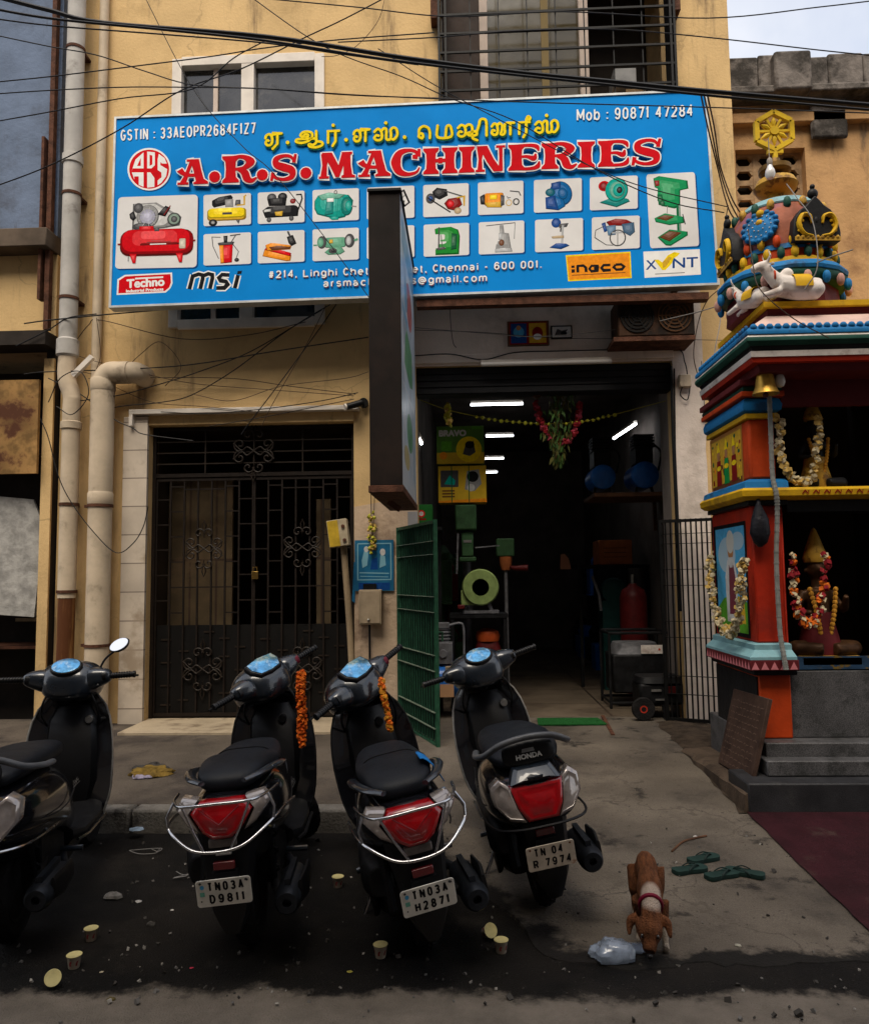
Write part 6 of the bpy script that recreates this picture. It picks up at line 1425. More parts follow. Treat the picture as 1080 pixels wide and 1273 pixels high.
# idols in the sanctum
def idol(name, label, x, y, z, s, skin, cloth, arm=True):
    t = thing(name, label, 'statue', (x, y, z))
    q = lambda a_, b_, c_: (x + a_ * s, y + b_ * s, z + c_ * s)
    o = organic('figure', [('t', [q(0, 0, .05), q(0, 0, .4), q(0, 0, .62)], [.16 * s, .11 * s, .12 * s]), ('b', q(0, -.01, .82), .095 * s, (.9, .95, 1.15)), ('t', [q(0, 0, .62), q(0, 0, .75)], [.05 * s, .05 * s]), ('t', [q(-.12, 0, .6), q(-.22, -.05, .42), q(-.12, -.16, .4)], [.045 * s, .04 * s, .03 * s]), ('t', [q(.12, 0, .6), q(.22, -.05, .42), q(.2, -.16, .56)], [.045 * s, .04 * s, .03 * s]), ('t', [q(-.05, -.02, .06), q(-.28, -.1, .06), q(-.05, -.2, .06)], [.08 * s, .08 * s, .06 * s]), ('t', [q(.05, -.02, .06), q(.28, -.1, .06), q(.05, -.2, .06)], [.08 * s, .08 * s, .06 * s]), ('b', q(0, -.10, .81), .018 * s), ('b', q(-.1, 0, .8), .025 * s), ('b', q(.1, 0, .8), .025 * s)], skin, t, .012)
    b = MB(); b.lathe([(.10 * s, z + .88 * s), (.115 * s, z + .92 * s), (.09 * s, z + 1.0 * s), (.05 * s, z + 1.12 * s), (.02 * s, z + 1.2 * s), (0, z + 1.22 * s)], (x, y, 0), 'z', 16); b.build('crown', m_sgo, t)
    b = MB(); b.lathe([(.185 * s, z), (.19 * s, z + .1 * s), (.14 * s, z + .3 * s), (.125 * s, z + .4 * s)], (x, y, 0), 'z', 18); b.build('cloth', cloth, t)
    b = MB()
    for s_ in (-1, 1):
        for i in range(12):
            u = i / 11; b.ball(q(s_ * (.12 - .08 * u), -.13 - .03 * math.sin(u * 3), .62 - .45 * u), .026 * s, 6)
    o = b.build('bead_garland', M('marigold', (.55, .26, .03), .8, var=.3, vs=30), t); o['kind'] = 'stuff'
    b = MB(); b.box(x - .28 * s, x + .28 * s, y - .25 * s, y + .2 * s, z - .07, z); b.build('pedestal', m_sgo, t, bevel=.01)
idol('idol', 'dark idol with gold crown in the upper opening of the shrine', 2.60, -2.22, 2.23, .58, m_sdk, m_sgo); idol('idol', 'gold dressed idol under flower strings in the lower opening of the shrine', 2.58, -2.18, 1.02, .76, M('dark_bronze', (.06, .028, .012), .5, .3, var=.4, vs=20), m_smr)
b = MB(); b.box(2.30, 3.2, -2.36, -1.7, 2.14, 2.155); b.box(2.3, 3.2, -2.34, -1.7, .93, .945); b.build('idol_shelf', m_sdk, sh)
def flower_string(label, pts, r, mat, name='flower_garland', cat='garland', dens=60, spread=.022, group=None, mats=None, sway=0):
    b = MB(); q = bez(pts, 10)
    for i in range(dens):
        t = i / (dens - 1) * (len(q) - 1); k = min(int(t), len(q) - 2); p = q[k] + (q[k + 1] - q[k]) * (t - k)
        for _ in range(2):
            c = p + Vector((random.uniform(-1, 1), random.uniform(-1, 1), random.uniform(-1, 1))) * spread
            b.mi = random.randrange(len(mats)) if mats else 0
            rr = r * random.uniform(.6, 1.25)
            T2 = Euler((random.uniform(0, 3), random.uniform(0, 3), 0)).to_matrix()
            vs = [c + T2 @ Vector((rr * math.cos(R(60 * j)), rr * math.sin(R(60 * j)), .35 * rr * (j % 2))) for j in range(6)]; b.add(vs + [c + T2 @ Vector((0, 0, -.5 * rr)), c + T2 @ Vector((0, 0, .7 * rr))], [(j, (j + 1) % 6, 6) for j in range(6)] + [((j + 1) % 6, j, 7) for j in range(6)])
    return tag(b.build(name, mats or mat, smooth=20), label, cat, group)
m_fl1 = M('yellow_petal', (.55, .36, .10), .8, var=.3, vs=40); m_fl2 = M('cream_petal', (.50, .42, .26), .8, var=.3, vs=40); m_fl3 = M('orange_petal', (.62, .13, .01), .8, var=.3, vs=40); m_fl4 = M('red_petal', (.22, .010, .016), .8, var=.3, vs=40); m_fl5 = M('lime_skin', (.42, .40, .03), .5, var=.25, vs=40); m_leaf = M('fresh_leaf', (.045, .10, .02), .6, var=.4, vs=25)
flower_string('long pale yellow flower garland looped over the saint painting of the shrine', [P(882, 690, -1.55), P(884, 730, -1.7), P(893, 770, -1.85), P(906, 788, -2.1), P(916, 770, -2.3), P(921, 730, -2.41), P(924, 695, -2.43)], .022, None, dens=130, spread=.028, mats=[m_fl1, m_fl2, m_fl2])
flower_string('red and white flower string across the lower idol opening', [P(984, 690, -2.41), P(990, 750, -2.42), P(1003, 775, -2.42), P(1018, 762, -2.42), P(1026, 690, -2.41)], .024, None, dens=90, mats=[m_fl2, m_fl4, m_fl3])
flower_string('pale flower strings framing the upper idol of the shrine', [P(968, 520, -2.42), P(972, 570, -2.42), P(990, 598, -2.42), P(1010, 588, -2.42), P(1018, 520, -2.42)], .024, None, dens=90, mats=[m_fl2, m_fl1])
# bell, bulbs, bag, cord, slab
t = thing('temple_bell', 'brass bell hanging from the eaves of the shrine', 'bell', P(951, 490, -2.55)); p = P(951, 478, -2.55)
b = MB(); b.lathe([(.0, .085), (.03, .084), (.055, .07), (.062, .03), (.07, -.02), (.088, -.06), (.092, -.07), (.08, -.068), (.058, -.02), (.05, .05)], p, 'z', 24); b.tube([(p.x, p.y, p.z + .08), (p.x, p.y, 3.04)], .005, 6); b.build('bell_body', M('bell_brass', (.62, .36, .06), .35, .6, var=.2, vs=12), t)
b = MB(); b.tube([(p.x, p.y, p.z + .02), (p.x, p.y, p.z - .06)], .006, 6); b.ball((p.x, p.y, p.z - .075), .02); b.build('clapper', m_rust, t)
def bulb(label, p, up):
    t = thing('light_bulb', label, 'bulb', p)
    b = MB(); b.lathe([(0, -.07), (.025, -.06), (.038, -.03), (.034, .0), (.02, .03), (.016, .045)], p, 'z', 16); b.build('glass_bulb', M('bulb_glass', (.72, .70, .68), .15, coat=.4), t)
    b = MB(); b.lathe([(.018, .045), (.02, .05), (.02, .085), (.012, .1), (.0, .1)], p, 'z', 12); b.tube([(p[0], p[1], p[2] + .1), (p[0], p[1], p[2] + up)], .004, 5); b.build('bulb_holder', M('bakelite', (.30, .26, .22), .5), t)
bulb('bare bulb hanging below the yellow hexagon wheel', P(957, 212, -2.3), .26); bulb('bare bulb hanging under the shrine eaves beside the bell', P(969, 470, -2.55), .14)
b = MB(); c = P(943, 645, -2.45)
b.sections([(c.z + .16, c.x, c.y, .008, .008), (c.z + .10, c.x, c.y, .02, .02), (c.z, c.x + .004, c.y - .01, .058, .045), (c.z - .10, c.x, c.y - .01, .07, .055), (c.z - .17, c.x + .005, c.y, .045, .04), (c.z - .2, c.x, c.y, .012, .02)], 'z', 18, 2.2); b.tube([(c.x, c.y, c.z + .15), (c.x - .02, c.y + .02, 2.25)], .004, 5)
tag(b.build('hanging_bag', M('dark_bag', (.012, .012, .016), .45, var=.3, vs=14, bump=.5, bs=24)), 'dark plastic bag hanging from the yellow ledge on the red pillar', 'bag')
b = MB(); pts = [P(956, 490, -2.47), P(958, 540, -2.47), P(960, 590, -2.47), P(965, 615, -2.50), P(966, 640, -2.48), P(965, 700, -2.47), P(969, 780, -2.47), P(974, 815, -2.50), P(977, 832, -2.52)]; q = bez(pts, 10)
b.tube(q, .017, 8)
for i, p in enumerate(q[::2]): b.tube([p + Vector((0, 0, -.004)), p + Vector((0, 0, .004))], .0195, 8)
tag(b.build('corrugated_hose', M('grey_hose', (.22, .22, .20), .6, var=.2, vs=20)), 'grey corrugated hose running down the red shrine pillar', 'hose')
t = thing('inscribed_slab', 'dark brown slab with faded chalk lines leaning on the shrine', 'slab', (1.9, -2.3, .2))
A0, A1 = Vector((1.885, -1.93, .185)), Vector((1.885, -2.62, .215)); ua = (A1 - A0).normalized(); va = Vector((.15, 0, .55)); va = (va - ua * va.dot(ua)).normalized() * .57; A3 = A0 + va; A2 = A1 + va
nn = ua.cross(va).normalized()
b = MB(); b.prism([A0, A1, A2, A3], -nn * .03); so = b.build('stone', M('brown_slab', (.062, .036, .026), .7, var=.25, vs=4, spot=(.035, .02, .015), spots=3, spotr=(.5, .65), fine=.15), t, bevel=.004)
a = Art(k=1.0, z=.0012); W_s, H_s = (A1 - A0).length, (A3 - A0).length
mc = M('faded_chalk', (.14, .09, .07), .9)
for i in range(11):
    y = .06 * H_s + .08 * H_s * i; x = .08 * W_s
    while x < .88 * W_s:
        l = random.uniform(.02, .07); a.line([(x, y + random.uniform(-.003, .003)), (x + l * .5, y + random.uniform(0, .01)), (x + l, y + random.uniform(-.003, .006))], .006, mc); x += l + random.uniform(.012, .03)
a.build('chalk_lettering', so, WM(so).inverted() @ frame_of(A0, A1 - A0, A3 - A0))
# ================================================================== fittings on the front of the shop
def tube_light(label, a, b_, lit, r=.014):
    a, b_ = Vector(a), Vector(b_); t = thing('tube_light', label, 'lamp', (a + b_) / 2)
    m = MB(); m.bar(a + Vector((0, .02, .03)), b_ + Vector((0, .02, .03)), .05, .035); m.build('batten', m_frame, t)
    m = MB(); m.tube([a, b_], r, 10); m.build('tube', M('lit_tube', (.92, .96, 1.0), .4, emit=5.0) if lit else M('tube_glass', (.66, .62, .58), .3), t)
pu, pv = P(598, 453, -.1), P(760, 452, -.1); tube_light('unlit tube light above the open shopfront', (pu.x, -.1, pu.z), (pv.x, -.1, pu.z), False, .022)
for px0, px1, py, Y, lb in ((585, 650, 503, 1.0, 'long lit tube light nearest the shop entrance'), (604, 638, 542, 2.6, 'lit tube light second from the shop entrance'), (603, 626, 570, 3.9, 'lit tube light third from the shop entrance'), (604, 618, 587, 5.2, 'short lit tube light farthest back in the shop')):
    a_, c_ = P(px0, py, Y), P(px1, py, Y); tube_light(lb, (a_.x, Y, a_.z), (c_.x, Y, a_.z), True)
a_, c_ = P(763, 545, 3.1), P(790, 527, 1.9); tube_light('slanting lit tube light high on the right side of the shop', a_, c_, True, .017)
a_ = P(518, 541, .5); tube_light('short lit tube light near the left side of the shop', a_, P(524, 552, .6), True, .014)

def framed(label, x0, y0, x1, y1, Y, draw, frame_m, depth=.03):
    p0, p1 = P(x0, y1, Y), P(x1, y0, Y); t = thing('framed_picture', label, 'picture', (p0 + p1) / 2); w_, h_ = p1.x - p0.x, p1.z - p0.z
    b = MB(); b.box(p0.x, p1.x, Y, Y + depth, p0.z, p1.z); b.build('frame', frame_m, t, bevel=.004)
    a = Art(lambda u, v: (u * w_, v * h_), w_, .001); draw(a); a.build('picture', t, WM(t).inverted() @ frame_of(Vector((p0.x, Y, p0.z)), (1, 0, 0), (0, 0, 1)))
def pic1(a): a.rrect(.05, .05, .95, .95, .01, INK['dred']); a.rrect(.08, .1, .46, .9, .01, INK['navy']); a.ell(.27, .55, .13, .22, INK['sky']); a.ell(.27, .72, .06, .1, INK['skin']); a.rrect(.52, .1, .93, .9, .01, INK['gold']); a.ell(.72, .5, .13, .25, INK['dred']); a.ell(.72, .35, .1, .12, INK['white'])
def pic2(a): a.rrect(.06, .1, .94, .9, .01, INK['lgrey']); a.poly([(.15, .2), (.6, .25), (.8, .7), (.5, .6), (.3, .75)], INK['dgrey']); a.ell(.6, .4, .15, .15, INK['black'])
framed('red and gold devotional picture pair on the white band above the shop', 631, 398, 682, 430, -.05, pic1, m_wood); framed('small grey framed notice beside the devotional picture above the shop', 685, 404, 711, 421, -.045, pic2, m_black)
t = thing('fan_unit', 'rusty brown cooling unit with two round fans under the right end of the signboard', 'cooling unit', P(815, 416, -.3))
p0, p1 = P(769, 418, -.42), P(862, 367, -.42)
b = MB(); b.box(p0.x, p1.x, -.42, -.03, p0.z, p1.z); b.build('casing', M('rusty_casing', (.045, .02, .009), .7, var=.35, vs=6, spot=(.015, .009, .006), spots=4, spotr=(.45, .62)), t, bevel=.01)
for fx, m_ in ((.25, m_sheet), (.74, M('fan_ring', (.07, .03, .01), .6, var=.3, vs=9))):
    c = (p0.x + (p1.x - p0.x) * fx, -.42, (p0.z + p1.z) / 2); b = MB(); rr = (p1.z - p0.z) * .42
    for k in range(4): b.lathe([(rr * (1 - .22 * k), .0), (rr * (1 - .22 * k), -.012), (rr * (1 - .22 * k) - .012, -.012), (rr * (1 - .22 * k) - .012, 0)], c, 'y', 24)
    for k in range(6): b.bar((c[0], -.427, c[2]), (c[0] + rr * math.cos(R(60 * k)), -.427, c[2] + rr * math.sin(R(60 * k))), .012, .008, (0, 1, 0))
    b.build('fan_grille', m_, t)
    b = MB(); b.lathe([(rr * .98, -.001), (0, -.002)], c, 'y', 24); b.build('fan_hole', m_dark, t)
b = MB(); b.box(p0.x - .05, p1.x, -.42, -.03, p0.z - .05, p0.z - .005); b.build('shelf_bracket', m_rust, t)
t = thing('junction_box', 'small cream junction box on the white wall right of the shop', 'box', P(851, 473, -.06)); c = P(851, 473, -.06)
b = MB(); b.box(c.x - .06, c.x + .06, -.09, -.025, c.z - .07, c.z + .06); b.build('cover', m_pipe, t, bevel=.008)
b = MB(); b.tube(bez([(c.x - .03, -.06, c.z - .07), (c.x - .05, -.06, c.z - .15), (c.x + .02, -.06, c.z - .2), (c.x + .06, -.06, c.z - .02)], 6), .006, 6); b.tube([(c.x + .18, -.06, c.z + .2), (c.x + .19, -.06, c.z - .35)], .004, 6); b.ball((c.x + .19, -.06, c.z - .37), .03, 8); b.build('loose_wire', m_black, t)
t = thing('security_camera', 'small dark security camera above the pillar beside the entrance hood', 'camera', P(445, 507, -.2)); c = P(447, 503, -.15)
b = MB(); b.tube([(c.x + .03, -.02, c.z + .04), (c.x + .02, -.14, c.z + .02)], .014, 8); b.lathe([(.05, -.06), (.05, .0)], (c.x + .03, -.02, c.z + .04), 'y', 14); b.build('mount', m_black, t)
b = MB(); d_ = Vector((-.13, -.06, -.035)); b.tube([c + Vector((0.02, 0, .02)), c + d_], .035, 14); b.build('housing', m_bpl, t)
b = MB(); b.tube([c + d_ + Vector((0, -.001, 0)), c + d_ * 1.12], [.038, .036], 14); b.build('lens_hood', m_frame, t)
t = thing('cable_bundle', 'dark vertical cable running down beside the right side of the shopfront', 'cable', P(837, 640, -.03)); 
b = MB(); b.tube([P(834, 455, -.03), P(836, 540, -.03), P(841, 650, -.03), P(846, 760, -.03)], .014, 8); b.tube([P(838, 458, -.035), P(839, 560, -.035), P(843, 650, -.035)], .008, 6); b.build('cable', m_black, t)
# poster, meter box, pole on the pillar
t = thing('blue_poster', 'blue poster with white border and pale figures on the entrance pillar', 'poster', P(465, 705, -.03))
p0, p1 = P(441, 735, -.03), P(489, 671, -.03); w_, h_ = p1.x - p0.x, p1.z - p0.z
b = MB(); b.box(p0.x, p1.x, -.03, -.02, p0.z, p1.z); b.prism([(p0.x - .03, -.03, p0.z - .1), (p0.x, -.03, p0.z - .12), (p0.x + .01, -.02, p0.z + .3), (p0.x - .01, -.025, p0.z + .3)], (0, .006, 0)); b.build('sheet', M('poster_blue', (.015, .13, .26), .5, var=.2, vs=7), t)
a = Art(lambda u, v: (u * w_, v * h_), w_, .001); wl = M('print_pale_cyan', (.20, .42, .52), .5)
a.line([(.08, .93), (.93, .93), (.93, .22), (.08, .22), (.08, .93)], .03, wl); a.poly([(.2, .45), (.32, .5), (.36, .75), (.25, .8), (.18, .6)], wl); a.ell(.3, .82, .06, .06, INK['lgrey']); a.ell(.72, .76, .07, .07, INK['lgrey']); a.poly([(.64, .45), (.8, .5), (.78, .68), (.66, .7)], wl); a.poly([(.4, .42), (.6, .42), (.58, .66), (.44, .62)], INK['navy']); a.line([(.12, .36), (.88, .34)], .03, wl); a.line([(.14, .29), (.86, .27)], .02, wl); a.rrect(.1, .02, .9, .16, .01, INK['navy'])
a.build('poster_print', t, WM(t).inverted() @ frame_of(Vector((p0.x, -.03, p0.z)), (1, 0, 0), (0, 0, 1)))
flower_string('small yellow flower knot hanging over the top of the blue poster', [P(462, 640, -.06), P(462, 668, -.06), P(463, 684, -.06)], .022, None, dens=26, spread=.03, mats=[m_fl5, m_fl1])
b = MB(); b.tube([P(461, 610, -.04), P(462, 672, -.06)], .004, 5); b.tube([P(466, 610, -.04), P(463, 672, -.06)], .004, 5); tag(b.build('hanging_string', m_black), 'pair of dark strings holding the flower knot on the pillar', 'string')
t = thing('meter_box', 'dented beige meter box below the blue poster', 'box', P(460, 755, -.1)); p0, p1 = P(446, 777, -.12), P(474, 733, -.12)
m_meter = M('beige_enamel', (.36, .28, .19), .5, var=.15, vs=7, spot=(.16, .1, .06), spots=7, spotr=(.6, .7))
b = MB(); b.box(p0.x, p1.x, -.12, -.006, p0.z, p1.z); b.build('case', m_meter, t, bevel=.008)
b = MB(); b.box(p0.x + .015, p1.x - .015, -.126, -.1205, p0.z + .015, p1.z - .015); dr = b.build('door', m_meter, t, bevel=.003); b = MB(); b.ball((p0.x + .1, -.13, p0.z + .05), .014, 8); b.build('knob', m_silver, dr)
b = MB(); b.box(p0.x + .04, p1.x - .06, -.08, -.01, p1.z + .002, p1.z + .06); b.tube([(p0.x + .1, -.05, p0.z), (p0.x + .1, -.04, .5)], .012, 6); b.build('top_fitting', m_bpl, t)
t = thing('leaning_pole', 'pale wooden pole leaning beside the entrance pillar', 'pole', P(437, 805, -.3)); q0, q1 = P(441, 830, -.35), P(427, 676, -.25); q0.z = .15
b = MB(); b.tube(bez([q0, (q0 + q1) / 2 + Vector((.01, 0, 0)), q1], 6), .034, 10); b.build('shaft', M('weathered_timber', (.26, .19, .115), .8, var=.3, vs=8, stretch=(1, 1, .12), bump=.3, bs=40), t)
t = thing('switch_box', 'tilted yellow and cream switch box on top of the leaning pole', 'box', P(420, 662, -.3)); Tb = frame_of(P(421, 663, -.30), (1, 0, .13), (-.13, 0, 1))
b = MB(Tb); b.box(-.10, .10, -.135, .135, -.06, .06); sb = b.build('case', M('cream_case', (.42, .35, .24), .6, var=.2, vs=8), t, bevel=.006)
b = MB(Tb); b.box(-.095, .012, -.13, .13, .0605, .064); b.build('yellow_face', M('yellow_face', (.50, .33, .03), .5, var=.2, vs=9), sb)
b = MB(Tb)
for z in (-.08, .06): b.lathe([(0, .064), (.018, .064), (.018, .075), (0, .078)], (.06, z, 0), 'z', 12)
b.build('knob', m_rust, sb)

# ================================================================== gates of the shop
def grille_leaf(name, label, p, q, z0, z1, mat, nv, pairs, fill=None):
    p, q = Vector(p), Vector(q); t = thing(name, label, 'gate', (p.x, p.y, z0)); d = q - p; nrm = Vector((-d.y, d.x, 0)).normalized()
    b = MB(); at = lambda u, z: Vector((p.x + d.x * u, p.y + d.y * u, z))
    for u in (0, 1): b.bar(at(u, z0), at(u, z1), .035, .035)
    for z in (z0 + .02, z1 - .018): b.bar(at(.02, z), at(.98, z), .03, .03)
    b.build('frame', mat, t)
    b = MB()
    for i in range(1, nv): b.bar(at(i / nv, z0), at(i / nv, z1), .014, .014)
    b.build('upright_bars', mat, t)
    b = MB()
    for z in pairs: b.bar(at(.02, z) - nrm * .012, at(.98, z) - nrm * .012, .022, .006, (0, 0, 1))
    b.build('cross_bars', fill or mat, t)
    b = MB(); c = at(.98, (z0 + z1) / 2); b.tube([c, c + nrm * .06, c + nrm * .06 + Vector((0, 0, -.08))], .01, 6); b.build('latch', mat, t)
    return t
m_ggr = M('green_gate_paint', (.012, .075, .035), .5, var=.25, vs=12); m_ggl = M('pale_worn_green', (.16, .20, .15), .5, var=.3, vs=14)
m_ggl2 = M('green_bar_paint', (.020, .075, .042), .5, var=.3, vs=14)
gg = grille_leaf('shop_gate', 'green barred shop gate leaf swung open toward the street at left', (-.70, -.06, 0), (-.27, -1.12, 0), .12, 2.13, m_ggl2, 16, [.28, .42, .78, .92, 1.30, 1.44, 1.82, 1.94], m_ggl)
d_ = Vector((.235, -1.06, 0)); n_ = Vector((1.06, .43, 0)).normalized()
b = MB(); b.prism([Vector((-.69, -.08, .16)) + n_ * .02, Vector((-.275, -1.10, .16)) + n_ * .02, Vector((-.275, -1.10, 2.1)) + n_ * .02, Vector((-.69, -.08, 2.1)) + n_ * .02], n_ * .004); b.build('mesh_sheet', M('green_sheet', (.0006, .005, .0028), .6, var=.3, vs=6), gg)
grille_leaf('shop_gate', 'black barred shop gate leaf folded back by the right white wall', (1.99, -.04, 0), (2.49, -.28, 0), .15, 2.17, m_black, 11, [.42, .60, .98, 1.14, 1.50, 1.66, 1.92, 2.02])

# ================================================================== goods inside
m_cy = M('carton_yellow', (.62, .40, .02), .6, var=.12, vs=6); m_cg = M('carton_green', (.08, .20, .03), .6, var=.15, vs=6); m_grn = M('machine_green', (.035, .085, .035), .5, var=.25, vs=8); m_lgrn = M('machine_pale_green', (.20, .27, .09), .5, var=.2, vs=8); m_bt = M('tank_blue', (.02, .14, .50), .35, coat=.3, var=.2, vs=6); m_gm = M('cast_grey', (.14, .14, .15), .5, .3, var=.3, vs=12); m_redp = M('machine_red', (.085, .008, .008), .45, var=.25, vs=9); m_brn = M('carton_brown', (.34, .10, .03), .8, var=.2, vs=7)
def pbox(px0, py0, px1, py1, Y, dep): a_, c_ = P(px0, py1, Y), P(px1, py0, Y); return a_.x, c_.x, Y, Y + dep, a_.z, c_.z
t = thing('machine_carton', 'green and yellow printed carton, upper of two hung at the shop entrance', 'carton', P(572, 576, .8)); B = pbox(543, 529, 601, 577, .8, .3); m = MB(); m.box(*B); m.build('box', m_cg, t, bevel=.004)
w_, h_ = B[1] - B[0], B[5] - B[4]; a = Art(lambda u, v: (u * w_, v * h_), w_, .001); a.rrect(.0, .0, 1, .3, .01, m_cy); a.text('BRAVO', (.06, .74), (.62, .74), .16, INK['lgrey'], .012, 6, up=1); a.ell(.68, .38, .27, .34, INK['yellow']); a.poly([(.55, .25), (.62, .55), (.78, .6), (.82, .3), (.7, .2)], INK['dgrey']); a.ell(.7, .5, .1, .1, INK['black']); a.rrect(.1, .35, .32, .6, .02, INK['lgreen']); a.ell(.14, .22, .08, .1, INK['orange']); a.poly([(.75, .92), (.95, .9), (.95, .98), (.75, .99)], INK['lgreen'])
a.build('carton_print', t, WM(t).inverted() @ frame_of(Vector((B[0], B[2], B[4])), (1, 0, 0), (0, 0, 1)))
t = thing('machine_carton', 'yellow printed carton with machine pictures, lower of two hung at the shop entrance', 'carton', P(574, 625, .8)); B = pbox(545, 578.5, 604, 625, .8, .3); m = MB(); m.box(*B); m.build('box', m_cy, t, bevel=.004)
w_, h_ = B[1] - B[0], B[5] - B[4]; a = Art(lambda u, v: (u * w_, v * h_), w_, .001); a.rrect(.05, .42, .42, .88, .02, INK['dgrey']); a.poly([(.12, .5), (.24, .75), (.36, .6), (.34, .48)], INK['teal']); a.poly([(.55, .35), (.6, .85), (.85, .9), (.9, .5), (.75, .3)], INK['grey']); a.ell(.72, .7, .12, .15, INK['black']); a.ell(.68, .4, .08, .1, INK['lgrey']); a.poly([(.0, .0), (1, .0), (1, .1), (.0, .05)], INK['orange'])
for i in range(3): a.line([(.08, .32 - .08 * i), (.34, .32 - .08 * i)], .03, INK['brown'])
for x in (.28, .64): a.line([(x, 0), (x, 1)], .02, INK['dgreen'])
a.build('carton_print', t, WM(t).inverted() @ frame_of(Vector((B[0], B[2], B[4])), (1, 0, 0), (0, 0, 1)))
# pillar drill under the cartons
t = thing('pillar_drill', 'dark green pillar drill standing below the yellow cartons in the shop', 'machine', (P(580, 700, .95).x, .95, .14)); x0 = P(580, 700, .95).x
m = MB(); B = pbox(566, 627, 592, 659, .8, .4); m.box(*B); m.build('head', m_grn, t, bevel=.02)
m = MB(); B2 = pbox(574, 661, 588, 692, .85, .2); m.box(*B2); m.box(B2[0] - .03, B2[1] + .03, .86, 1.0, B2[4] - .06, B2[4] - .002); m.build('spindle_housing', m_grn, t, bevel=.015)
m = MB(); m.tube([(x0, 1.1, .14), (x0, 1.1, 2.4)], .05, 14); m.box(x0 - .2, x0 + .2, .8, 1.3, .14, .22); m.build('column', m_gm, t, bevel=.01)
m = MB(); m.bar((B2[0] - .04, .84, B2[5] - .02), (B2[0] - .06, .84, B2[4] - .2), .02, .02); m.bar((B2[1] + .02, .84, B2[4] + .1), (B2[1] + .3, .84, B2[4] + .12), .014, .014); m.build('lever', m_gm, t)
m = MB(); m.box(B2[0] + .02, B2[1] - .02, .842, .8495, B2[4] + .16, B2[4] + .19); m.build('label_plate', m_silver, t)
# blower
c = P(597, 730, .75); t = thing('blower', 'pale green round blower with an open hub behind the scooter in the shop', 'machine', (c.x, .75, c.z - .25))
m = MB(); m.lathe([(.085, -.09), (.19, -.09), (.205, -.07), (.205, .08), (.18, .1), (.08, .1)], c, 'y', 36); m.box(c.x - .22, c.x - .06, c.y - .06, c.y + .08, c.z - .20, c.z - .03); m.build('housing', m_lgrn, t, bevel=.008)
m = MB(); m.lathe([(.18, -.092), (.18, -.099), (.095, -.099), (.095, -.092)], c, 'y', 30); m.lathe([(.19, -.0905), (.19, -.10), (.18, -.10), (.18, -.0905)], c, 'y', 30); m.build('rim', m_lgrn, t)
m = MB(); m.lathe([(0, -.06), (.03, -.055), (.035, .0)], c, 'y', 14)
for k in range(8): a2 = R(45 * k); m.bar((c.x + .03 * math.cos(a2), c.y - .03, c.z + .03 * math.sin(a2)), (c.x + .085 * math.cos(a2 + .3), c.y - .02, c.z + .085 * math.sin(a2 + .3)), .04, .006, (0, 1, 0))
m.build('impeller', m_eng, t)
m = MB(); m.box(c.x - .2, c.x + .2, c.y - .1, c.y + .15, c.z - .29, c.z - .26)
for s_ in (-1, 1): m.bar((c.x + s_ * .12, c.y, c.z - .26), (c.x + s_ * .08, c.y, c.z - .15), .04)
m.build('stand', m_gm, t)
m = MB(); m.box(c.x - .26, c.x - .18, c.y - .14, c.y - .1, c.z - .24, c.z - .19); m.build('switch', m_redp, t, bevel=.01)
m = MB(); m.box(c.x - .35, c.x + .3, .65, 1.2, c.z - .34, c.z - .30); m.box(c.x - .34, c.x - .3, .66, .7, .139, c.z - .34); m.box(c.x + .25, c.x + .29, .66, .7, .139, c.z - .34); m.box(c.x - .34, c.x - .3, 1.14, 1.18, .139, c.z - .34); m.box(c.x + .25, c.x + .29, 1.14, 1.18, .139, c.z - .34)
tag(m.build('display_table', m_eng), 'low dark table carrying the pale green blower', 'table')
# grinder on a post
c = P(628, 682, 1.2); t = thing('post_motor', 'green motor on a thin post with a red handle inside the shop', 'machine', (c.x, 1.2, .14)); m = MB(); B = pbox(617, 669, 639, 692, 1.15, .2); m.box(*B); m.build('motor_box', m_grn, t, bevel=.015)
m = MB(); m.sections([(B[4] - .16, c.x, 1.22, .05, .05), (B[4] - .1, c.x, 1.22, .07, .07), (B[4] - .001, c.x, 1.22, .08, .08)], 'z', 14, 2.4); m.build('gear_case', m_brn, t); m = MB(); m.tube([(c.x + .04, 1.2, B[4] - .12), (c.x + .1, 1.18, B[4] - .14), (c.x + .26, 1.16, B[4] - .14)], [.02, .03, .04], 10); m.build('handle', m_redp, t); m = MB(); m.tube([(c.x, 1.22, .14), (c.x, 1.22, B[4] - .15)], .022, 10); m.lathe([(.18, .139), (.18, .16), (.03, .18)], (c.x, 1.22, 0), 'z', 18); m.build('post', m_gm, t)
# compressor behind the gate
c = P(556, 850, .1); t = thing('air_compressor', 'blue tank air compressor with grey pump behind the right scooter', 'compressor', (c.x, .2, .14)); zt = .52
m = MB(); m.tube([(c.x - .22, .3, zt), (c.x - .2, .3, zt), (c.x + .42, .3, zt), (c.x + .44, .3, zt)], [.12, .17, .17, .12], 22); m.build('tank', m_bt, t)
m = MB(); zz = zt + .18; px_ = P(550, 800, .1).x; m.box(px_ - .11, px_ + .1, .2, .42, zz, zz + .22); m.lathe([(.08, zz + .22)] + [(r_, zz + .22 + .018 * k) for k, r_ in enumerate((.085, .06, .085, .06, .085, .06, .085, .06, .085))], (px_, .3, 0), 'z', 18); m.box(px_ - .07, px_ + .07, .23, .37, zz + .37, zz + .43); m.lathe([(.045, -.02), (.045, .0), (.02, .0)], (px_, .2, zz + .11), 'y', 14); m.build('pump', m_gm, t, bevel=.008)
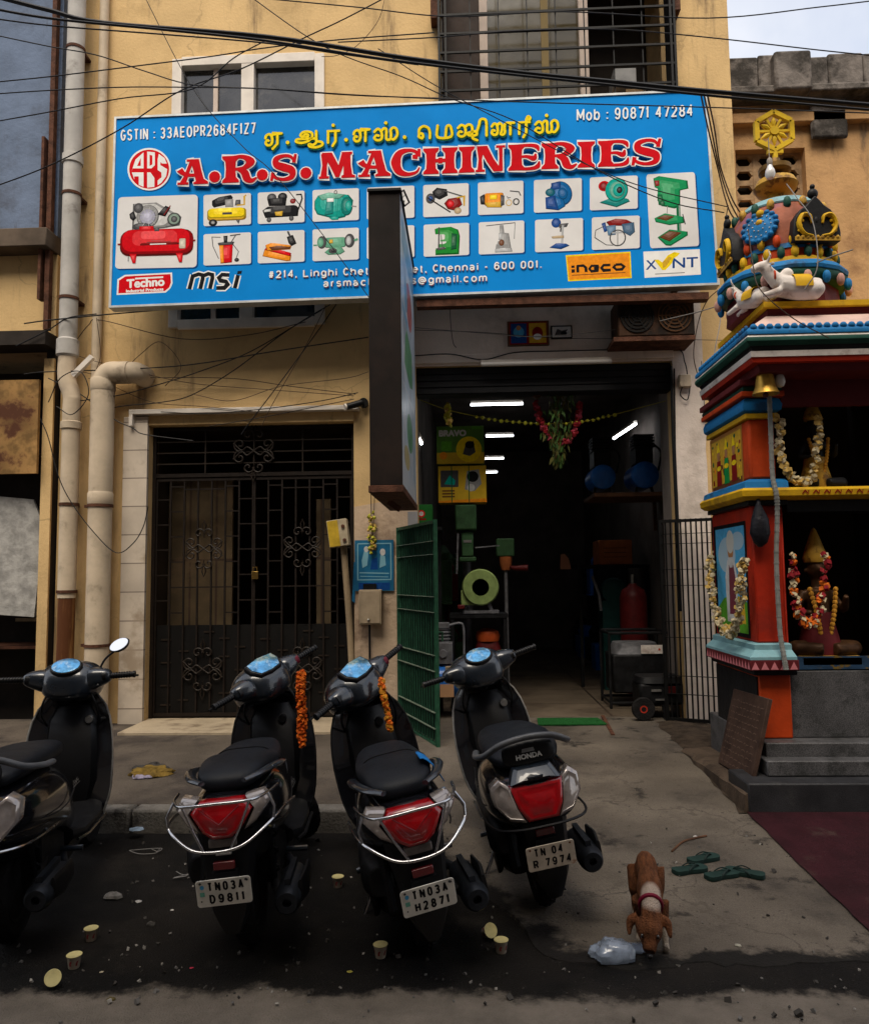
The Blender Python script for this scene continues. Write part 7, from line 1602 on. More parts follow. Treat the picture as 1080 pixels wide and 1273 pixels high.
m = MB(); m.tube(bez([(px_ + .07, .3, zz + .40), (px_ + .18, .3, zz + .42), (px_ + .22, .3, zz + .36), (px_ + .22, .3, zz + .05)], 5), .013, 8); m.build('air_pipe', m_gm, t)
m = MB(); B = pbox(547, 851, 564, 867, .12, .01); m.box(B[0], B[1], .122, .13, B[4], B[5]); m.build('label_plate', M('label_peach', (.48, .27, .14), .5), t); m = MB(); m.box(c.x - .02, c.x + .05, .12, .2, zt + .11, zt + .16); m.build('switch', m_meter, t)
m = MB(); [m.bar((c.x + x_, .3, zt - .1), (c.x + x_ * 1.1, .3, .139), .05) for x_ in (-.16, .36)]; m.build('feet', m_bt, t)
c = P(606, 790, .9); t = thing('red_machine', 'small red and orange machine seen above the right scooter', 'machine', (c.x, .9, .14)); m = MB(); m.sections([(.14, c.x, .9, .16, .14), (c.z - .18, c.x, .9, .16, .14), (c.z - .06, c.x, .9, .12, .1)], 'z', 18, 3); m.build('base', m_redp, t); m = MB(); m.lathe([(.13, -.06), (.14, 0), (.12, .05), (.05, .08), (0, .085)], (c.x, .9, c.z), 'z', 20); m.build('cap', M('machine_orange', (.42, .07, .015), .4, var=.2, vs=9), t)
B = pbox(510, 627, 537, 655, .28, .3); m = MB(); m.box(*B); t = thing('green_carton', 'plain green carton with a red badge behind the green gate leaf', 'carton', (B[0], .28, B[4])); m.build('box', M('bright_green_carton', (.012, .12, .02), .6, var=.15, vs=6), t, bevel=.004); a = Art(k=1.0, z=.001); a.ell(.12, .14, .04, .04, INK['red']); a.ell(.12, .14, .025, .025, INK['lgrey']); a.line([(.07, .08), (.17, .08)], .02, INK['dred']); a.build('carton_print', t, WM(t).inverted() @ frame_of(Vector((B[0], .28, B[4])), (1, 0, 0), (0, 0, 1)))
m = MB(); m.box(B[0] - .02, B[1] + .1, .27, .7, B[4] - .04, B[4] - .003); m.box(B[0], B[0] + .04, .6, .64, .139, B[4] - .04); m.box(B[1] + .04, B[1] + .08, .6, .64, .139, B[4] - .04); tag(m.build('rack_shelf', m_eng), 'dark rack carrying the green carton behind the gate', 'rack')
# right side shelf with two blue compressors
c = P(790, 615, 1.2); t = thing('wall_shelf', 'brown plank shelf on the right wall of the shop', 'shelf', (c.x, 1.2, c.z)); x0, x1 = P(735, 615, 1.2).x, 2.438
m = MB(); m.box(x0, x1, 1.0, 1.8, c.z - .04, c.z + .01); m.build('plank', m_wood, t, bevel=.006); m = MB(); [m.bar((x1 - .06, y_, c.z - .04), (x1 - .06, y_, c.z - .4), .04) for y_ in (1.05, 1.75)]; m.build('bracket', m_rust, t)
for px, r_, lb in ((749, .15, 'left of the two'), (801, .165, 'right of the two')):
    cc = P(px, 589, 1.1); z_ = c.z + .015 + .04 + r_; t = thing('small_compressor', 'round blue compressor tank with black pump, %s on the shop shelf' % lb, 'compressor', (cc.x, 1.15, c.z + .012))
    m = MB(); m.tube([(cc.x, 1.02, z_), (cc.x, 1.06, z_), (cc.x, 1.5, z_), (cc.x, 1.55, z_)], [r_ * .55, r_ * .95, r_, r_ * .6], 24); m.ball((cc.x, 1.08, z_), r_ * .98, 20, (1, .4, 1)); m.build('tank', m_bt, t)
    m = MB(); m.box(cc.x - .1, cc.x + .1, 1.08, 1.4, z_ + r_ - .02, z_ + r_ + .16)
    for k in range(5): m.box(cc.x - .12, cc.x + .12, 1.06, 1.3, z_ + r_ + .16 + .035 * k, z_ + r_ + .178 + .035 * k)
    m.tube(bez([(cc.x + .12, 1.1, z_ + r_ + .2), (cc.x + .2, 1.1, z_ + r_ + .1), (cc.x + .16, 1.1, z_ + .3 * r_)], 5), .012, 6); m.build('pump', m_eng, t); m = MB(); [m.bar((cc.x + s_ * .08, 1.15, z_ - r_ * .8), (cc.x + s_ * .1, 1.15, c.z + .011), .03) for s_ in (-1, 1)]; m.build('feet', m_eng, t)
# far goods
m = MB(); m.box(*pbox(745, 671, 785, 702, 2.4, .5)); t = thing('brown_carton', 'reddish brown carton on a rack deep in the shop', 'carton', P(765, 702, 2.4)); m.build('box', m_brn, t, bevel=.006); B = pbox(745, 671, 785, 702, 2.4, .5); a = Art(k=1.0, z=.001); [a.line([(.06, .1 + .06 * i), (.36, .1 + .06 * i)], .012, INK['brown']) for i in range(3)]; a.build('carton_print', t, WM(t).inverted() @ frame_of(Vector((B[0], 2.4, B[4])), (1, 0, 0), (0, 0, 1)))
m = MB(); m.box(B[0] - .3, 2.43, 2.35, 3.0, B[4] - .05, B[4] - .004); m.box(B[0] - .28, B[0] - .24, 2.4, 2.44, .139, B[4] - .05); m.box(2.38, 2.42, 2.4, 2.44, .139, B[4] - .05); tag(m.build('goods_rack', m_eng), 'dark rack under the brown carton deep in the shop', 'rack')
c = P(787, 750, 1.9); t = thing('gas_cylinder', 'dark red cylinder with a white valve inside the shop', 'cylinder', (c.x, 1.9, .14)); m = MB(); m.lathe([(.15, .14), (.17, .2), (.17, c.z + .08), (.14, c.z + .17), (.06, c.z + .22), (.05, c.z + .25)], (c.x, 1.9, 0), 'z', 24); m.build('body', m_redp, t); m = MB(); m.lathe([(.022, c.z + .25), (.022, c.z + .36), (.0, c.z + .365)], (c.x, 1.9, 0), 'z', 12); m.build('valve', m_silver, t)
c = P(762, 735, 2.2); t = thing('teal_pump', 'teal pump on the floor in front of the brown carton', 'machine', (c.x, 2.2, .14)); m = MB(); m.lathe([(.05, -.12), (.16, -.1), (.18, 0), (.14, .12), (.06, .16)], (c.x, 2.2, c.z), 'y', 20); m.box(c.x - .16, c.x + .16, 2.1, 2.4, .139, c.z - .12); m.build('body', M('machine_teal', (.005, .03, .028), .5, var=.2, vs=8), t); m = MB(); m.tube([(c.x - .28, 2.1, c.z + .2), (c.x - .2, 2.1, c.z - .05), (c.x - .18, 2.1, c.z - .25)], .02, 8); m.build('handle', m_gm, t)
a = Art(k=1.0, z=0); m = MB(); c = P(702, 698, 2.0); m.prism([(c.x - .06, 2.0, c.z - .10), (c.x + .08, 2.0, c.z - .10), (c.x + .05, 2.02, c.z + .04), (c.x, 2.02, c.z + .1), (c.x - .05, 2.02, c.z + .09)], (0, .004, 0)); tag(m.build('paper_slip', M('pinkish_paper', (.34, .15, .09), .8)), 'pinkish paper slip hanging in the dark of the shop', 'paper')
m = MB(); m.tube([(c.x, 2.03, c.z + .08), (c.x, 2.03, 4.2)], .004, 5); m.box(c.x - .1, c.x + .16, 2.05, 2.3, .139, c.z - .25); tag(m.build('dark_crate', m_redp), 'dark red crate standing deep in the shop', 'crate') if False else m.bm.free()
# generator and wheeled unit by the right gate
t = thing('generator', 'black portable generator with a white label inside the shop entrance', 'generator', P(795, 870, .9)); B = pbox(763, 800, 826, 862, .75, .5); z0 = .14
m = MB(); m.box(B[0], B[1], .75, 1.25, .30, B[5] - .12); m.build('engine_block', m_eng, t, bevel=.02); m = MB(); m.sections([(B[5] - .12, (B[0] + B[1]) / 2, 1.0, (B[1] - B[0]) * .48, .24), (B[5], (B[0] + B[1]) / 2, 1.0, (B[1] - B[0]) * .4, .2)], 'z', 20, 4); m.build('fuel_tank', m_gm, t); m = MB(); B3 = pbox(797, 802, 825, 813, .73, .01); m.box(B3[0], B3[1], .735, .745, B3[4], B3[5]); lp = m.build('label_plate', m_swh, t); m = MB(); m.lathe([(.0, -.004), (.012, -.004), (.012, 0)], (B3[1] - .05, .735, (B3[4] + B3[5]) / 2), 'y', 12); m.build('label_mark', m_sor, lp)
m = MB(); f = [(B[0] - .04, .72), (B[1] + .04, .72), (B[1] + .04, 1.28), (B[0] - .04, 1.28)]
for z in (.2, B[5] + .12): m.tube([(x_, y_, z) for x_, y_ in f], .016, 8, closed=True)
for x_, y_ in f: m.tube([(x_, y_, .14), (x_, y_, B[5] + .12)], .016, 8)
m.build('tube_frame', m_eng, t)
c = P(797, 875, .1); t = thing('wheeled_unit', 'black wheeled engine unit with a red hub before the right gate leaf', 'machine', (c.x + .2, .1, .14)); r_ = .115
m = MB(); m.lathe([(r_ - .03, -.03), (r_, -.03), (r_, .03), (r_ - .03, .03)], (c.x, .02, .14 + r_), 'y', 24); wh = m.build('wheel', m_tyre, t, bevel=.008); m = MB(); m.lathe([(0, -.02), (.03, -.032), (.08, -.02), (.08, .02), (0, .02)], (c.x, .02, .14 + r_), 'y', 18); m.build('rim', M('hub_red', (.38, .03, .015), .4), wh)
m = MB(); m.box(c.x - .02, c.x + .46, .08, .45, .28, .50); m.build('block', m_eng, t, bevel=.03); m = MB(); m.sections([(.50, c.x + .22, .26, .25, .2), (.56, c.x + .22, .26, .23, .18)], 'z', 18, 4); m.build('top_cover', m_bpl, t); m = MB(); m.box(c.x + .27, c.x + .36, .06, .08, .40, .47); m.build('switch', m_redp, t); m = MB(); [m.bar((c.x + x_, .1, .29), (c.x + x_ + .01, .08, .14), .04) for x_ in (.23, .46)]; m.build('feet', m_bpl, t); m = MB(); m.box(c.x + .1, c.x + .2, .06, .08, .42, .44); m.box(c.x + .14, c.x + .24, .06, .08, .33, .345); m.build('label_plate', m_silver, t)
m = MB(); m0 = PZ(672, 908, .145); m1 = PZ(756, 905, .145); m.prism([(m0.x, -.22, .142), (m1.x + .02, -.22, .142), (m1.x - .02, .12, .142), (m0.x + .02, .12, .142)], (0, 0, .012)); tag(m.build('door_mat', M('green_mat', (.012, .10, .02), .95, var=.3, vs=60, bump=.8, bs=250)), 'bright green door mat at the shop entrance', 'mat')
m = MB(); m.prism([P(748, 888, .1) * 1 + Vector((0, 0, 0)), (PZ(752, 888, .147)), (PZ(766, 915, .14)), (PZ(759, 915, .14))], (0, 0, .004)) if False else m.bar(PZ(749, 890, .146), PZ(762, 914, .140), .035, .012); tag(m.build('floor_channel', m_rust), 'rusty gate track set across the shop threshold', 'track')
# dark stock along both walls
for i in range(26):
    side = i % 2; y = 1.9 + .45 * (i // 2); w_ = random.uniform(.25, .45); h_ = random.uniform(.25, .6); z_ = .139 if i % 3 else 1.3
    x_ = -.46 if side == 0 else 2.40 - w_
    if side == 1 and y < 3: continue
    m = MB(); m.box(x_, x_ + w_, y, y + .38, z_, z_ + h_); 
    if z_ > 1: m.box(x_ - .02 * (side), x_ + w_, y, y + .4, z_ - .04, z_ - .002); m.box(x_ + w_ * .5, x_ + w_ * .5 + .03, y + .2, y + .23, .139, z_ - .04)
    m.lathe([(.1, z_ + h_), (.12, z_ + h_ + .1), (.05, z_ + h_ + .2)], (x_ + w_ / 2, y + .2, 0), 'z', 12)
    tag(m.build('stored_machine', [m_grn, m_eng, m_redp, m_bt][i % 4], bevel=.01), 'dim machine stacked along the %s wall deep inside the shop' % ('left' if side == 0 else 'right'), 'machine', 'dim machines stacked along the %s wall of the shop' % ('left' if side == 0 else 'right'))
# ================================================================== hangings across the shopfront
q = bez([P(x, y, .32) for x, y in ((522, 497), (555, 509), (600, 519), (645, 525), (690, 526.5), (730, 523), (772, 513), (832, 497))], 12)
m = MB(); m.tube(q, .004, 5); lg = tag(m.build('lime_garland', m_fl5), 'garland of yellow limes strung across the open shopfront', 'garland')
m = MB(); acc = 0
for i in range(1, len(q)):
    if 583 < 540 + FPX * 0 + 0 or True:
        pxx = q[i].x
        if P(585, 515, .32).x < pxx < P(772, 515, .32).x:
            acc += (q[i] - q[i - 1]).length
            if acc > .036: m.ball(q[i] + Vector((random.uniform(-.004, .004), -.01, random.uniform(-.012, .002))), .021 * random.uniform(.85, 1.1), 10); acc = 0
        elif False: pass
o = m.build('lime', m_fl5, lg); o['kind'] = 'stuff'
flower_string('short yellow flower tassel above the green and yellow carton', [P(557, 503, .3), P(557, 515, .3), P(558, 528, .3)], .03, None, dens=24, spread=.02, mats=[m_fl5, m_fl1])
flower_string('red flower garland looped in a U below the tube light', [P(*p_, .3) for p_ in ((666, 500), (670, 520), (680, 538), (694, 549), (706, 548), (714, 535), (719, 515), (720, 502))], .026, None, dens=100, spread=.024, mats=[m_fl4, m_fl4, M('pink_petal', (.40, .05, .08), .8, var=.3, vs=30)])
m = MB(); rnd = random.Random(4)
for i in range(260):
    t_ = rnd.random(); c = P(693, 482 + 92 * t_, .26) + Vector((rnd.gauss(0, .095 * (1 - t_ * .6)), rnd.gauss(0, .05), 0)); d = Vector((rnd.uniform(-.6, .6), rnd.uniform(-.5, .5), -1)).normalized(); w_ = d.orthogonal().normalized() * .016; l_ = rnd.uniform(.07, .12)
    w_ = Matrix.Rotation(rnd.uniform(0, 6.28), 3, d) @ w_
    m.mi = rnd.randrange(2); m.add([c, c + d * l_ * .4 + w_, c + d * l_, c + d * l_ * .4 - w_], [(0, 1, 2, 3)])
m.mi = 2; m.tube([P(692, 470, .28), P(694, 520, .26), P(690, 575, .26)], .008, 6)
tag(m.build('leaf_bunch', [m_leaf, M('dry_leaf', (.09, .085, .02), .7, var=.3, vs=25), m_wood], smooth=-1), 'bunch of green mango leaves hanging above the shop entrance', 'leaves')
for k, (px, py, r_, lb) in enumerate(((650, 474, .05, 'upper left'), (667, 487, .07, 'lower right'))):
    c = P(px, py, .22); m = MB(); m.lathe([(0, -r_ * 1.2), (r_ * .8, -r_ * .6), (r_, 0), (r_ * .7, r_ * .8), (.01, r_ * 1.3)], c, 'z', 14); m.tube([c, (c.x - .02, c.y, 3.84)], .005, 5)
    tag(m.build('dried_gourd', M('dried_husk', (.07, .03, .012), .9, var=.4, vs=25, bump=.8, bs=60)), 'brown dried coconut hung from the shop lintel, %s of two' % lb, 'coconut')
# ================================================================== cables over the street and on the wall
m_cab = M('cable_black', (.008, .008, .009), .5, var=.2, vs=30); m_cabl = M('cable_grey', (.20, .19, .18), .6); m_cabb = M('cable_brown', (.05, .03, .02), .6)
def cable(label, pts, r=.006, mat=None, Y=None, name='cable', jit=0):
    q = [P(p[0], p[1], p[2] if len(p) > 2 else Y) for p in pts]; b = MB(); b.tube(bez(q, 7), r, 6, cap=True)
    return tag(b.build(name, mat or m_cab), label, 'cable')
cable('thick black overhead cable running from upper left down across to the shrine', [(-40, -14), (60, 12), (130, 28), (330, 45), (500, 71), (640, 89), (760, 101), (870, 112), (1020, 125), (1130, 134)], .017, Y=-2.2)
cable('second black overhead cable twisted close below the thickest one', [(-40, 4), (60, 22), (200, 36), (330, 50), (470, 72), (600, 88), (720, 101), (870, 117), (1020, 131), (1130, 140)], .010, Y=-2.25)
cable('thin black cable leaving the thick bundle at the upper left', [(-40, 18), (60, 31), (200, 42), (330, 53), (420, 66), (520, 80)], .006, Y=-2.15)
cable('thin diagonal cable from the top edge down across the left half of the signboard', [(172, -20), (240, 110), (300, 180), (340, 215), (400, 290), (470, 385)], .0045, Y=-.72)
cable('thin cable slanting from the top edge down to the right corner of the signboard', [(290, -20), (400, 56), (500, 95), (560, 122), (640, 150), (740, 210), (830, 250), (900, 264)], .005, Y=-.75)
cable('second thin cable slanting across the upper right of the signboard', [(470, 60), (540, 105), (620, 148), (720, 200), (800, 232), (905, 257)], .0045, Y=-.78)
cable('thin cable slanting from the top centre down to the left pipe', [(510, -20), (430, 22), (375, 48), (300, 85), (225, 112), (150, 160), (60, 206), (-30, 240)], .006, Y=-.9)
cable('thin cable rising from left edge over the white window to the bundle', [(-30, 104), (60, 95), (150, 84), (260, 70), (330, 59), (420, 49), (540, 40)], .0055, Y=-1.3)
cable('thin cable dropping from the left pipe to the white window', [(-30, 38), (60, 57), (120, 68), (180, 88), (240, 105), (330, 110), (440, 118), (560, 122)], .0055, Y=-1.0)
cable('long thin cable passing level below the white window and over the signboard top', [(-30, 118), (60, 112), (150, 108), (230, 108), (330, 110), (450, 118), (640, 126), (880, 133), (1020, 138), (1130, 142)], .0055, Y=-1.1)
cable('long sagging cable just above the top edge of the signboard', [(-30, 155), (60, 139), (150, 122), (240, 110), (290, 72), (330, 50)], .0055, Y=-1.05)
cable('thin cable along the very top from centre to the barred window', [(290, -6), (440, 8), (560, 20), (700, 14), (880, 22), (1020, 8), (1120, -4)], .005, Y=-1.6)
cable('thin cable crossing the barred window toward the sky', [(420, 52), (540, 46), (640, 38), (760, 36), (880, 46), (1020, 62), (1120, 72)], .005, Y=-1.6)
cable('faint cable loop hanging from the top edge left of the barred window', [(480, -10), (470, 25), (445, 55), (420, 68), (400, 70)], .003, m_cabb, Y=-1.0)
cable('cable slack on the yellow wall just below the signboard at left', [(30, 402), (60, 398), (130, 391), (207, 384), (300, 372)], .007, Y=-.3)
cable('thin looped cable below the small lower window panes', [(90, 430), (110, 404), (127, 398), (225, 421), (309, 416), (380, 400)], .0045, m_cabb, Y=-.1)
cable('cable rising across the yellow wall to the projecting sign box', [(30, 465), (60, 462), (150, 459), (238, 453), (344, 436), (458, 419)], .006, Y=-.25)
cable('cable curving from the pipe elbow up to the lower window corner', [(100, 498), (149, 491), (200, 477), (247, 462), (309, 438), (371, 402), (400, 385)], .0055, Y=-.2)
cable('second cable curving from the pipe elbow up past the lower window', [(120, 510), (158, 504), (200, 500), (238, 491), (291, 460), (344, 420), (380, 396), (411, 378)], .0055, Y=-.16)
cable('thin cable slanting from the entrance hood up to the signboard', [(300, 540), (309, 527), (353, 469), (398, 407), (418, 378)], .005, Y=-.3)
cable('level thin cable from the pipe elbow to the security camera', [(100, 462), (149, 469), (282, 470), (360, 480), (442, 490)], .004, m_cabb, Y=-.1)
cable('tangled cable end drooping beside the entrance hood', [(60, 470), (100, 490), (140, 520), (165, 532), (180, 540), (240, 548)], .006, Y=-.18)
cable('looping cable from the left edge under the two pipes to the jamb', [(50, 520), (60, 544), (72, 590), (87, 622), (115, 660), (144, 687), (165, 676), (178, 655), (184, 630)], .005, Y=-.36)
cable('small loop of cable round the left pipe joint', [(60, 500), (75, 470), (100, 462), (110, 490), (90, 515), (70, 505)], .005, Y=-.34)
cable('cable sagging on the entrance hood up to the security camera', [(200, 512), (260, 514), (330, 508), (400, 498), (445, 488)], .005, Y=-.14)
cable('twin thin cables on the hood, lower strand', [(260, 530), (330, 518), (400, 504), (440, 496)], .004, Y=-.15)
cable('pale thin wire across the white band of the shopfront', [(515, 407), (600, 414), (674, 418), (783, 407), (860, 390), (905, 375)], .0035, m_cabl, Y=-.3)
cable('thin dark wire across the white band just under the pale one', [(515, 410), (600, 413), (690, 420), (800, 421), (905, 423)], .003, Y=-.2)
cable('dark cable drooping along the shop lintel', [(515, 442), (560, 440), (600, 447), (640, 438), (700, 436), (780, 434), (840, 433), (851, 450), (855, 470)], .006, Y=-.07)
cable('short hanging cable at the left end of the white band', [(559, 372), (560, 400), (563, 425), (567, 432)], .004, Y=-.05)
for k, dx in enumerate((0, 4, -4)):
    cable(('brown cable bundle strand nearest the right edge of the signboard', 'brown cable strand furthest right beside the signboard', 'brown cable strand crossing behind the signboard corner')[k], [(874 + dx, 112, -2.2), (884 + dx, 160, -1.2), (893 + dx * .5, 205), (905 + dx, 245), (916 + dx * 1.5, 268), (925, 280)], .007, m_cabb, Y=-.45 - .03 * k)
cable('loose cable hanging below the signboard corner by the white wall', [(905, 255), (898, 300), (905, 345), (880, 372), (868, 400), (862, 440), (868, 470)], .005, m_cabb, Y=-.4)
cable('pale cable from the shrine roof over to the cooling unit', [(1060, 310, -2.7), (1018, 325, -2.6), (942, 361, -1.8), (880, 384, -1.0), (820, 399, -.45)], .005, m_cabl)
cable('thin cable from the finial down over the shrine dome', [(975, 225, -2.2), (990, 245, -2.5), (1010, 275, -2.65), (1016, 330, -2.75), (1000, 360, -2.72)], .004, m_cabl)
cable('thin cable draped across the shrine eaves', [(930, 285, -2.5), (936, 330, -2.75), (945, 360, -2.85), (985, 395, -2.9), (1030, 420, -2.9)], .004, m_cabb)
cable('wire hanging from signboard corner to the shrine eaves', [(898, 355, -.6), (895, 400, -1.2), (888, 440, -1.5), (893, 470, -1.7)], .004, m_cabl)
cable('cable from the neighbour shop to the grey pipe', [(20, 430), (60, 410), (85, 395), (120, 390)], .006, Y=-.33)

for k, (pts, lb) in enumerate((
 ([(110, 470), (140, 480), (190, 500), (250, 505), (320, 512)], 'faint wire sagging from the pipe elbow along the entrance hood'),
 ([(90, 440), (130, 452), (230, 475), (330, 484), (440, 492)], 'faint wire slanting down to the camera above the hood'),
 ([(120, 395), (125, 440), (118, 470), (130, 500)], 'short brown wire drooping between the two pipes'),
 ([(150, 465), (175, 440), (200, 425), (225, 455), (205, 480)], 'loose wire loop above the pipe elbow'),
 ([(240, 490), (290, 498), (350, 480), (430, 470), (458, 462)], 'faint wire curving up to the projecting sign box'),
 ([(405, 380), (380, 430), (340, 500), (325, 530)], 'brown wire dropping from the lower window to the hood'))):
    cable(lb, pts, .0035, m_cabb, Y=-.12 - .02 * k)
# ================================================================== dog
gzr = lambda x, y: ramp_z(y) + .004 * nz(x, y, 1.7)
DX, DY = .80, -4.34
dz = gzr(DX, DY)
dog = thing('dog', 'thin brown puppy with white paws and red collar sniffing a plastic bag', 'dog', mat=Matrix.Translation((DX, DY, dz)) @ Matrix.Rotation(R(-99), 4, 'Z') @ Matrix.Scale(1.1, 4) @ Matrix.Scale(.80, 4, Vector((0, 1, 0))))
m_fur = M('brown_fur', (.145, .052, .020), .85, var=.4, vs=24, bump=.9, bs=150, stretch=(.6, 2, 1))
n_, l_ = m_fur.node_tree.nodes, m_fur.node_tree.links
bs_ = n_['Principled BSDF']; src = bs_.inputs['Base Color'].links[0].from_socket
tc_ = n_.new('ShaderNodeTexCoord')
def near(c, r0, r1):
    d = n_.new('ShaderNodeVectorMath'); d.operation = 'DISTANCE'; d.inputs[1].default_value = c; l_.new(tc_.outputs['Object'], d.inputs[0])
    m_ = n_.new('ShaderNodeMapRange'); m_.inputs[1].default_value = r0; m_.inputs[2].default_value = r1; m_.inputs[3].default_value = 1; m_.inputs[4].default_value = 0; l_.new(d.outputs['Value'], m_.inputs[0]); return m_.outputs[0]
def overlay(fac, col):
    global src
    x = n_.new('ShaderNodeMix'); x.data_type = 'RGBA'; l_.new(fac, x.inputs[0]); l_.new(src, x.inputs[6]); x.inputs[7].default_value = (*col, 1); src = x.outputs[2]
sp = n_.new('ShaderNodeSeparateXYZ'); l_.new(tc_.outputs['Object'], sp.inputs[0])
mr = n_.new('ShaderNodeMapRange'); mr.inputs[1].default_value = .030; mr.inputs[2].default_value = .055; mr.inputs[3].default_value = 1; mr.inputs[4].default_value = 0; l_.new(sp.outputs[2], mr.inputs[0])
hx = n_.new('ShaderNodeMath'); hx.operation = 'LESS_THAN'; hx.inputs[1].default_value = .2; l_.new(sp.outputs[0], hx.inputs[0]); mu = n_.new('ShaderNodeMath'); mu.operation = 'MULTIPLY'; l_.new(mr.outputs[0], mu.inputs[0]); l_.new(hx.outputs[0], mu.inputs[1])
overlay(mu.outputs[0], (.46, .38, .30)); overlay(near((.20, 0.0, .215), .045, .065), (.48, .38, .31)); overlay(near((.15, .06, .05), .03, .06), (.46, .38, .30)); overlay(near((.31, -.027, .035), .015, .035), (.10, .03, .012))
l_.new(src, bs_.inputs['Base Color'])
V = Vector
body = organic('body', [
    ('t', [V((-.175, 0, .215)), V((-.08, 0, .232)), V((.02, 0, .222)), V((.12, 0, .205)), V((.155, 0, .195))], [.047, .057, .053, .066, .056]),
    ('b', V((.10, 0, .165)), .065, (1.1, .85, 1.0)),
    ('t', [V((.14, 0, .205)), V((.20, -.005, .175)), V((.245, -.015, .125))], [.058, .048, .045]),
    ('b', V((.248, -.018, .112)), .053, (1.0, 1.18, .98)), ('t', [V((.256, -.02, .095)), V((.278, -.023, .066)), V((.290, -.025, .050))], [.044, .035, .030]),
    ('t', [V((.220, .034, .150)), V((.225, .068, .130)), V((.250, .078, .088))], [.016, .022, .009]), ('t', [V((.220, -.070, .150)), V((.225, -.104, .130)), V((.250, -.114, .088))], [.016, .022, .009]),
    ('t', [V((.11, .055, .17)), V((.125, .062, .10)), V((.15, .062, .045)), V((.155, .062, .018))], [.038, .023, .017, .016]), ('t', [V((.15, .062, .016)), V((.185, .064, .014))], [.019, .016]),
    ('t', [V((.10, -.055, .17)), V((.09, -.058, .10)), V((.085, -.058, .045)), V((.088, -.058, .018))], [.038, .023, .017, .016]), ('t', [V((.085, -.058, .016)), V((.118, -.06, .014))], [.019, .016]),
    ('t', [V((-.14, .05, .205)), V((-.115, .062, .135)), V((-.165, .062, .085)), V((-.150, .062, .018))], [.050, .034, .018, .015]), ('t', [V((-.155, .062, .016)), V((-.118, .064, .014))], [.018, .016]),
    ('t', [V((-.14, -.05, .205)), V((-.10, -.062, .135)), V((-.145, -.064, .085)), V((-.125, -.064, .018))], [.050, .034, .018, .015]), ('t', [V((-.13, -.064, .016)), V((-.093, -.066, .014))], [.018, .016]),
    ('t', [V((-.20, 0, .225)), V((-.245, .01, .19)), V((-.26, .025, .12)), V((-.25, .03, .08))], [.018, .014, .011, .007])], m_fur, dog, .0065, 5, local=True)
b = MB(); b.tube([(.188 + .022 * math.sin(R(a)), -.004 + .054 * math.cos(R(a)), .180 + .050 * math.sin(R(a)) * .95) for a in range(0, 360, 20)], .008, 8, closed=True, flat=1.0); b.build('collar', M('red_collar', (.16, .006, .025), .6), dog, local=True)
for s_ in (-1, 1):
    b = MB(); b.ball((.290, -.02 + s_ * .036, .108), .008, 10); b.build('eye', M('dog_eye', (.01, .006, .004), .1, coat=.5), dog, local=True)
b = MB(); b.ball((.316, -.026, .047), .012, 10, (1, 1.2, .8)); b.build('nose', M('dog_nose', (.008, .007, .007), .35), dog, local=True)
# ================================================================== plastic bag
def crumple(name, label, cat, p, r, sc, mat, seed=1, rot=0, thin=0):
    b = MB(Matrix.Translation(p) @ Matrix.Rotation(rot, 4, 'Z')); b.ball((0, 0, 0), r, 28, sc)
    for v in b.bm.verts:
        c = v.co - Vector(p); k = 1 + .55 * noise.noise(c * (9 / r * .05) + Vector((seed, 0, 0))) + .35 * noise.noise(c * (30 / r * .05) + Vector((seed * 3, 0, 0))) + .2 * noise.noise(c * (80 / r * .05) + Vector((0, seed, 0)))
        v.co = Vector(p) + c * k
        v.co.z = max(v.co.z, gzr(v.co.x, v.co.y) + .003)
    return tag(b.build(name, mat, smooth=25), label, cat)
m_bagp = M('clear_plastic_bag', (.30, .36, .46), .12, alpha=.62, coat=.4, var=.3, vs=20, spec=.8)
bp_ = PZ(757, 1186, .02); crumple('plastic_bag', 'crumpled clear plastic bag on the ground before the puppy', 'bag', (bp_.x, bp_.y, .035), .085, (1.0, .75, .5), m_bagp, 3)
bp_ = PZ(783, 1179, .02); crumple('plastic_bag', 'flat torn end of clear plastic under the muzzle of the puppy', 'bag', (bp_.x, bp_.y, .022), .06, (1.4, .7, .25), m_bagp, 8)
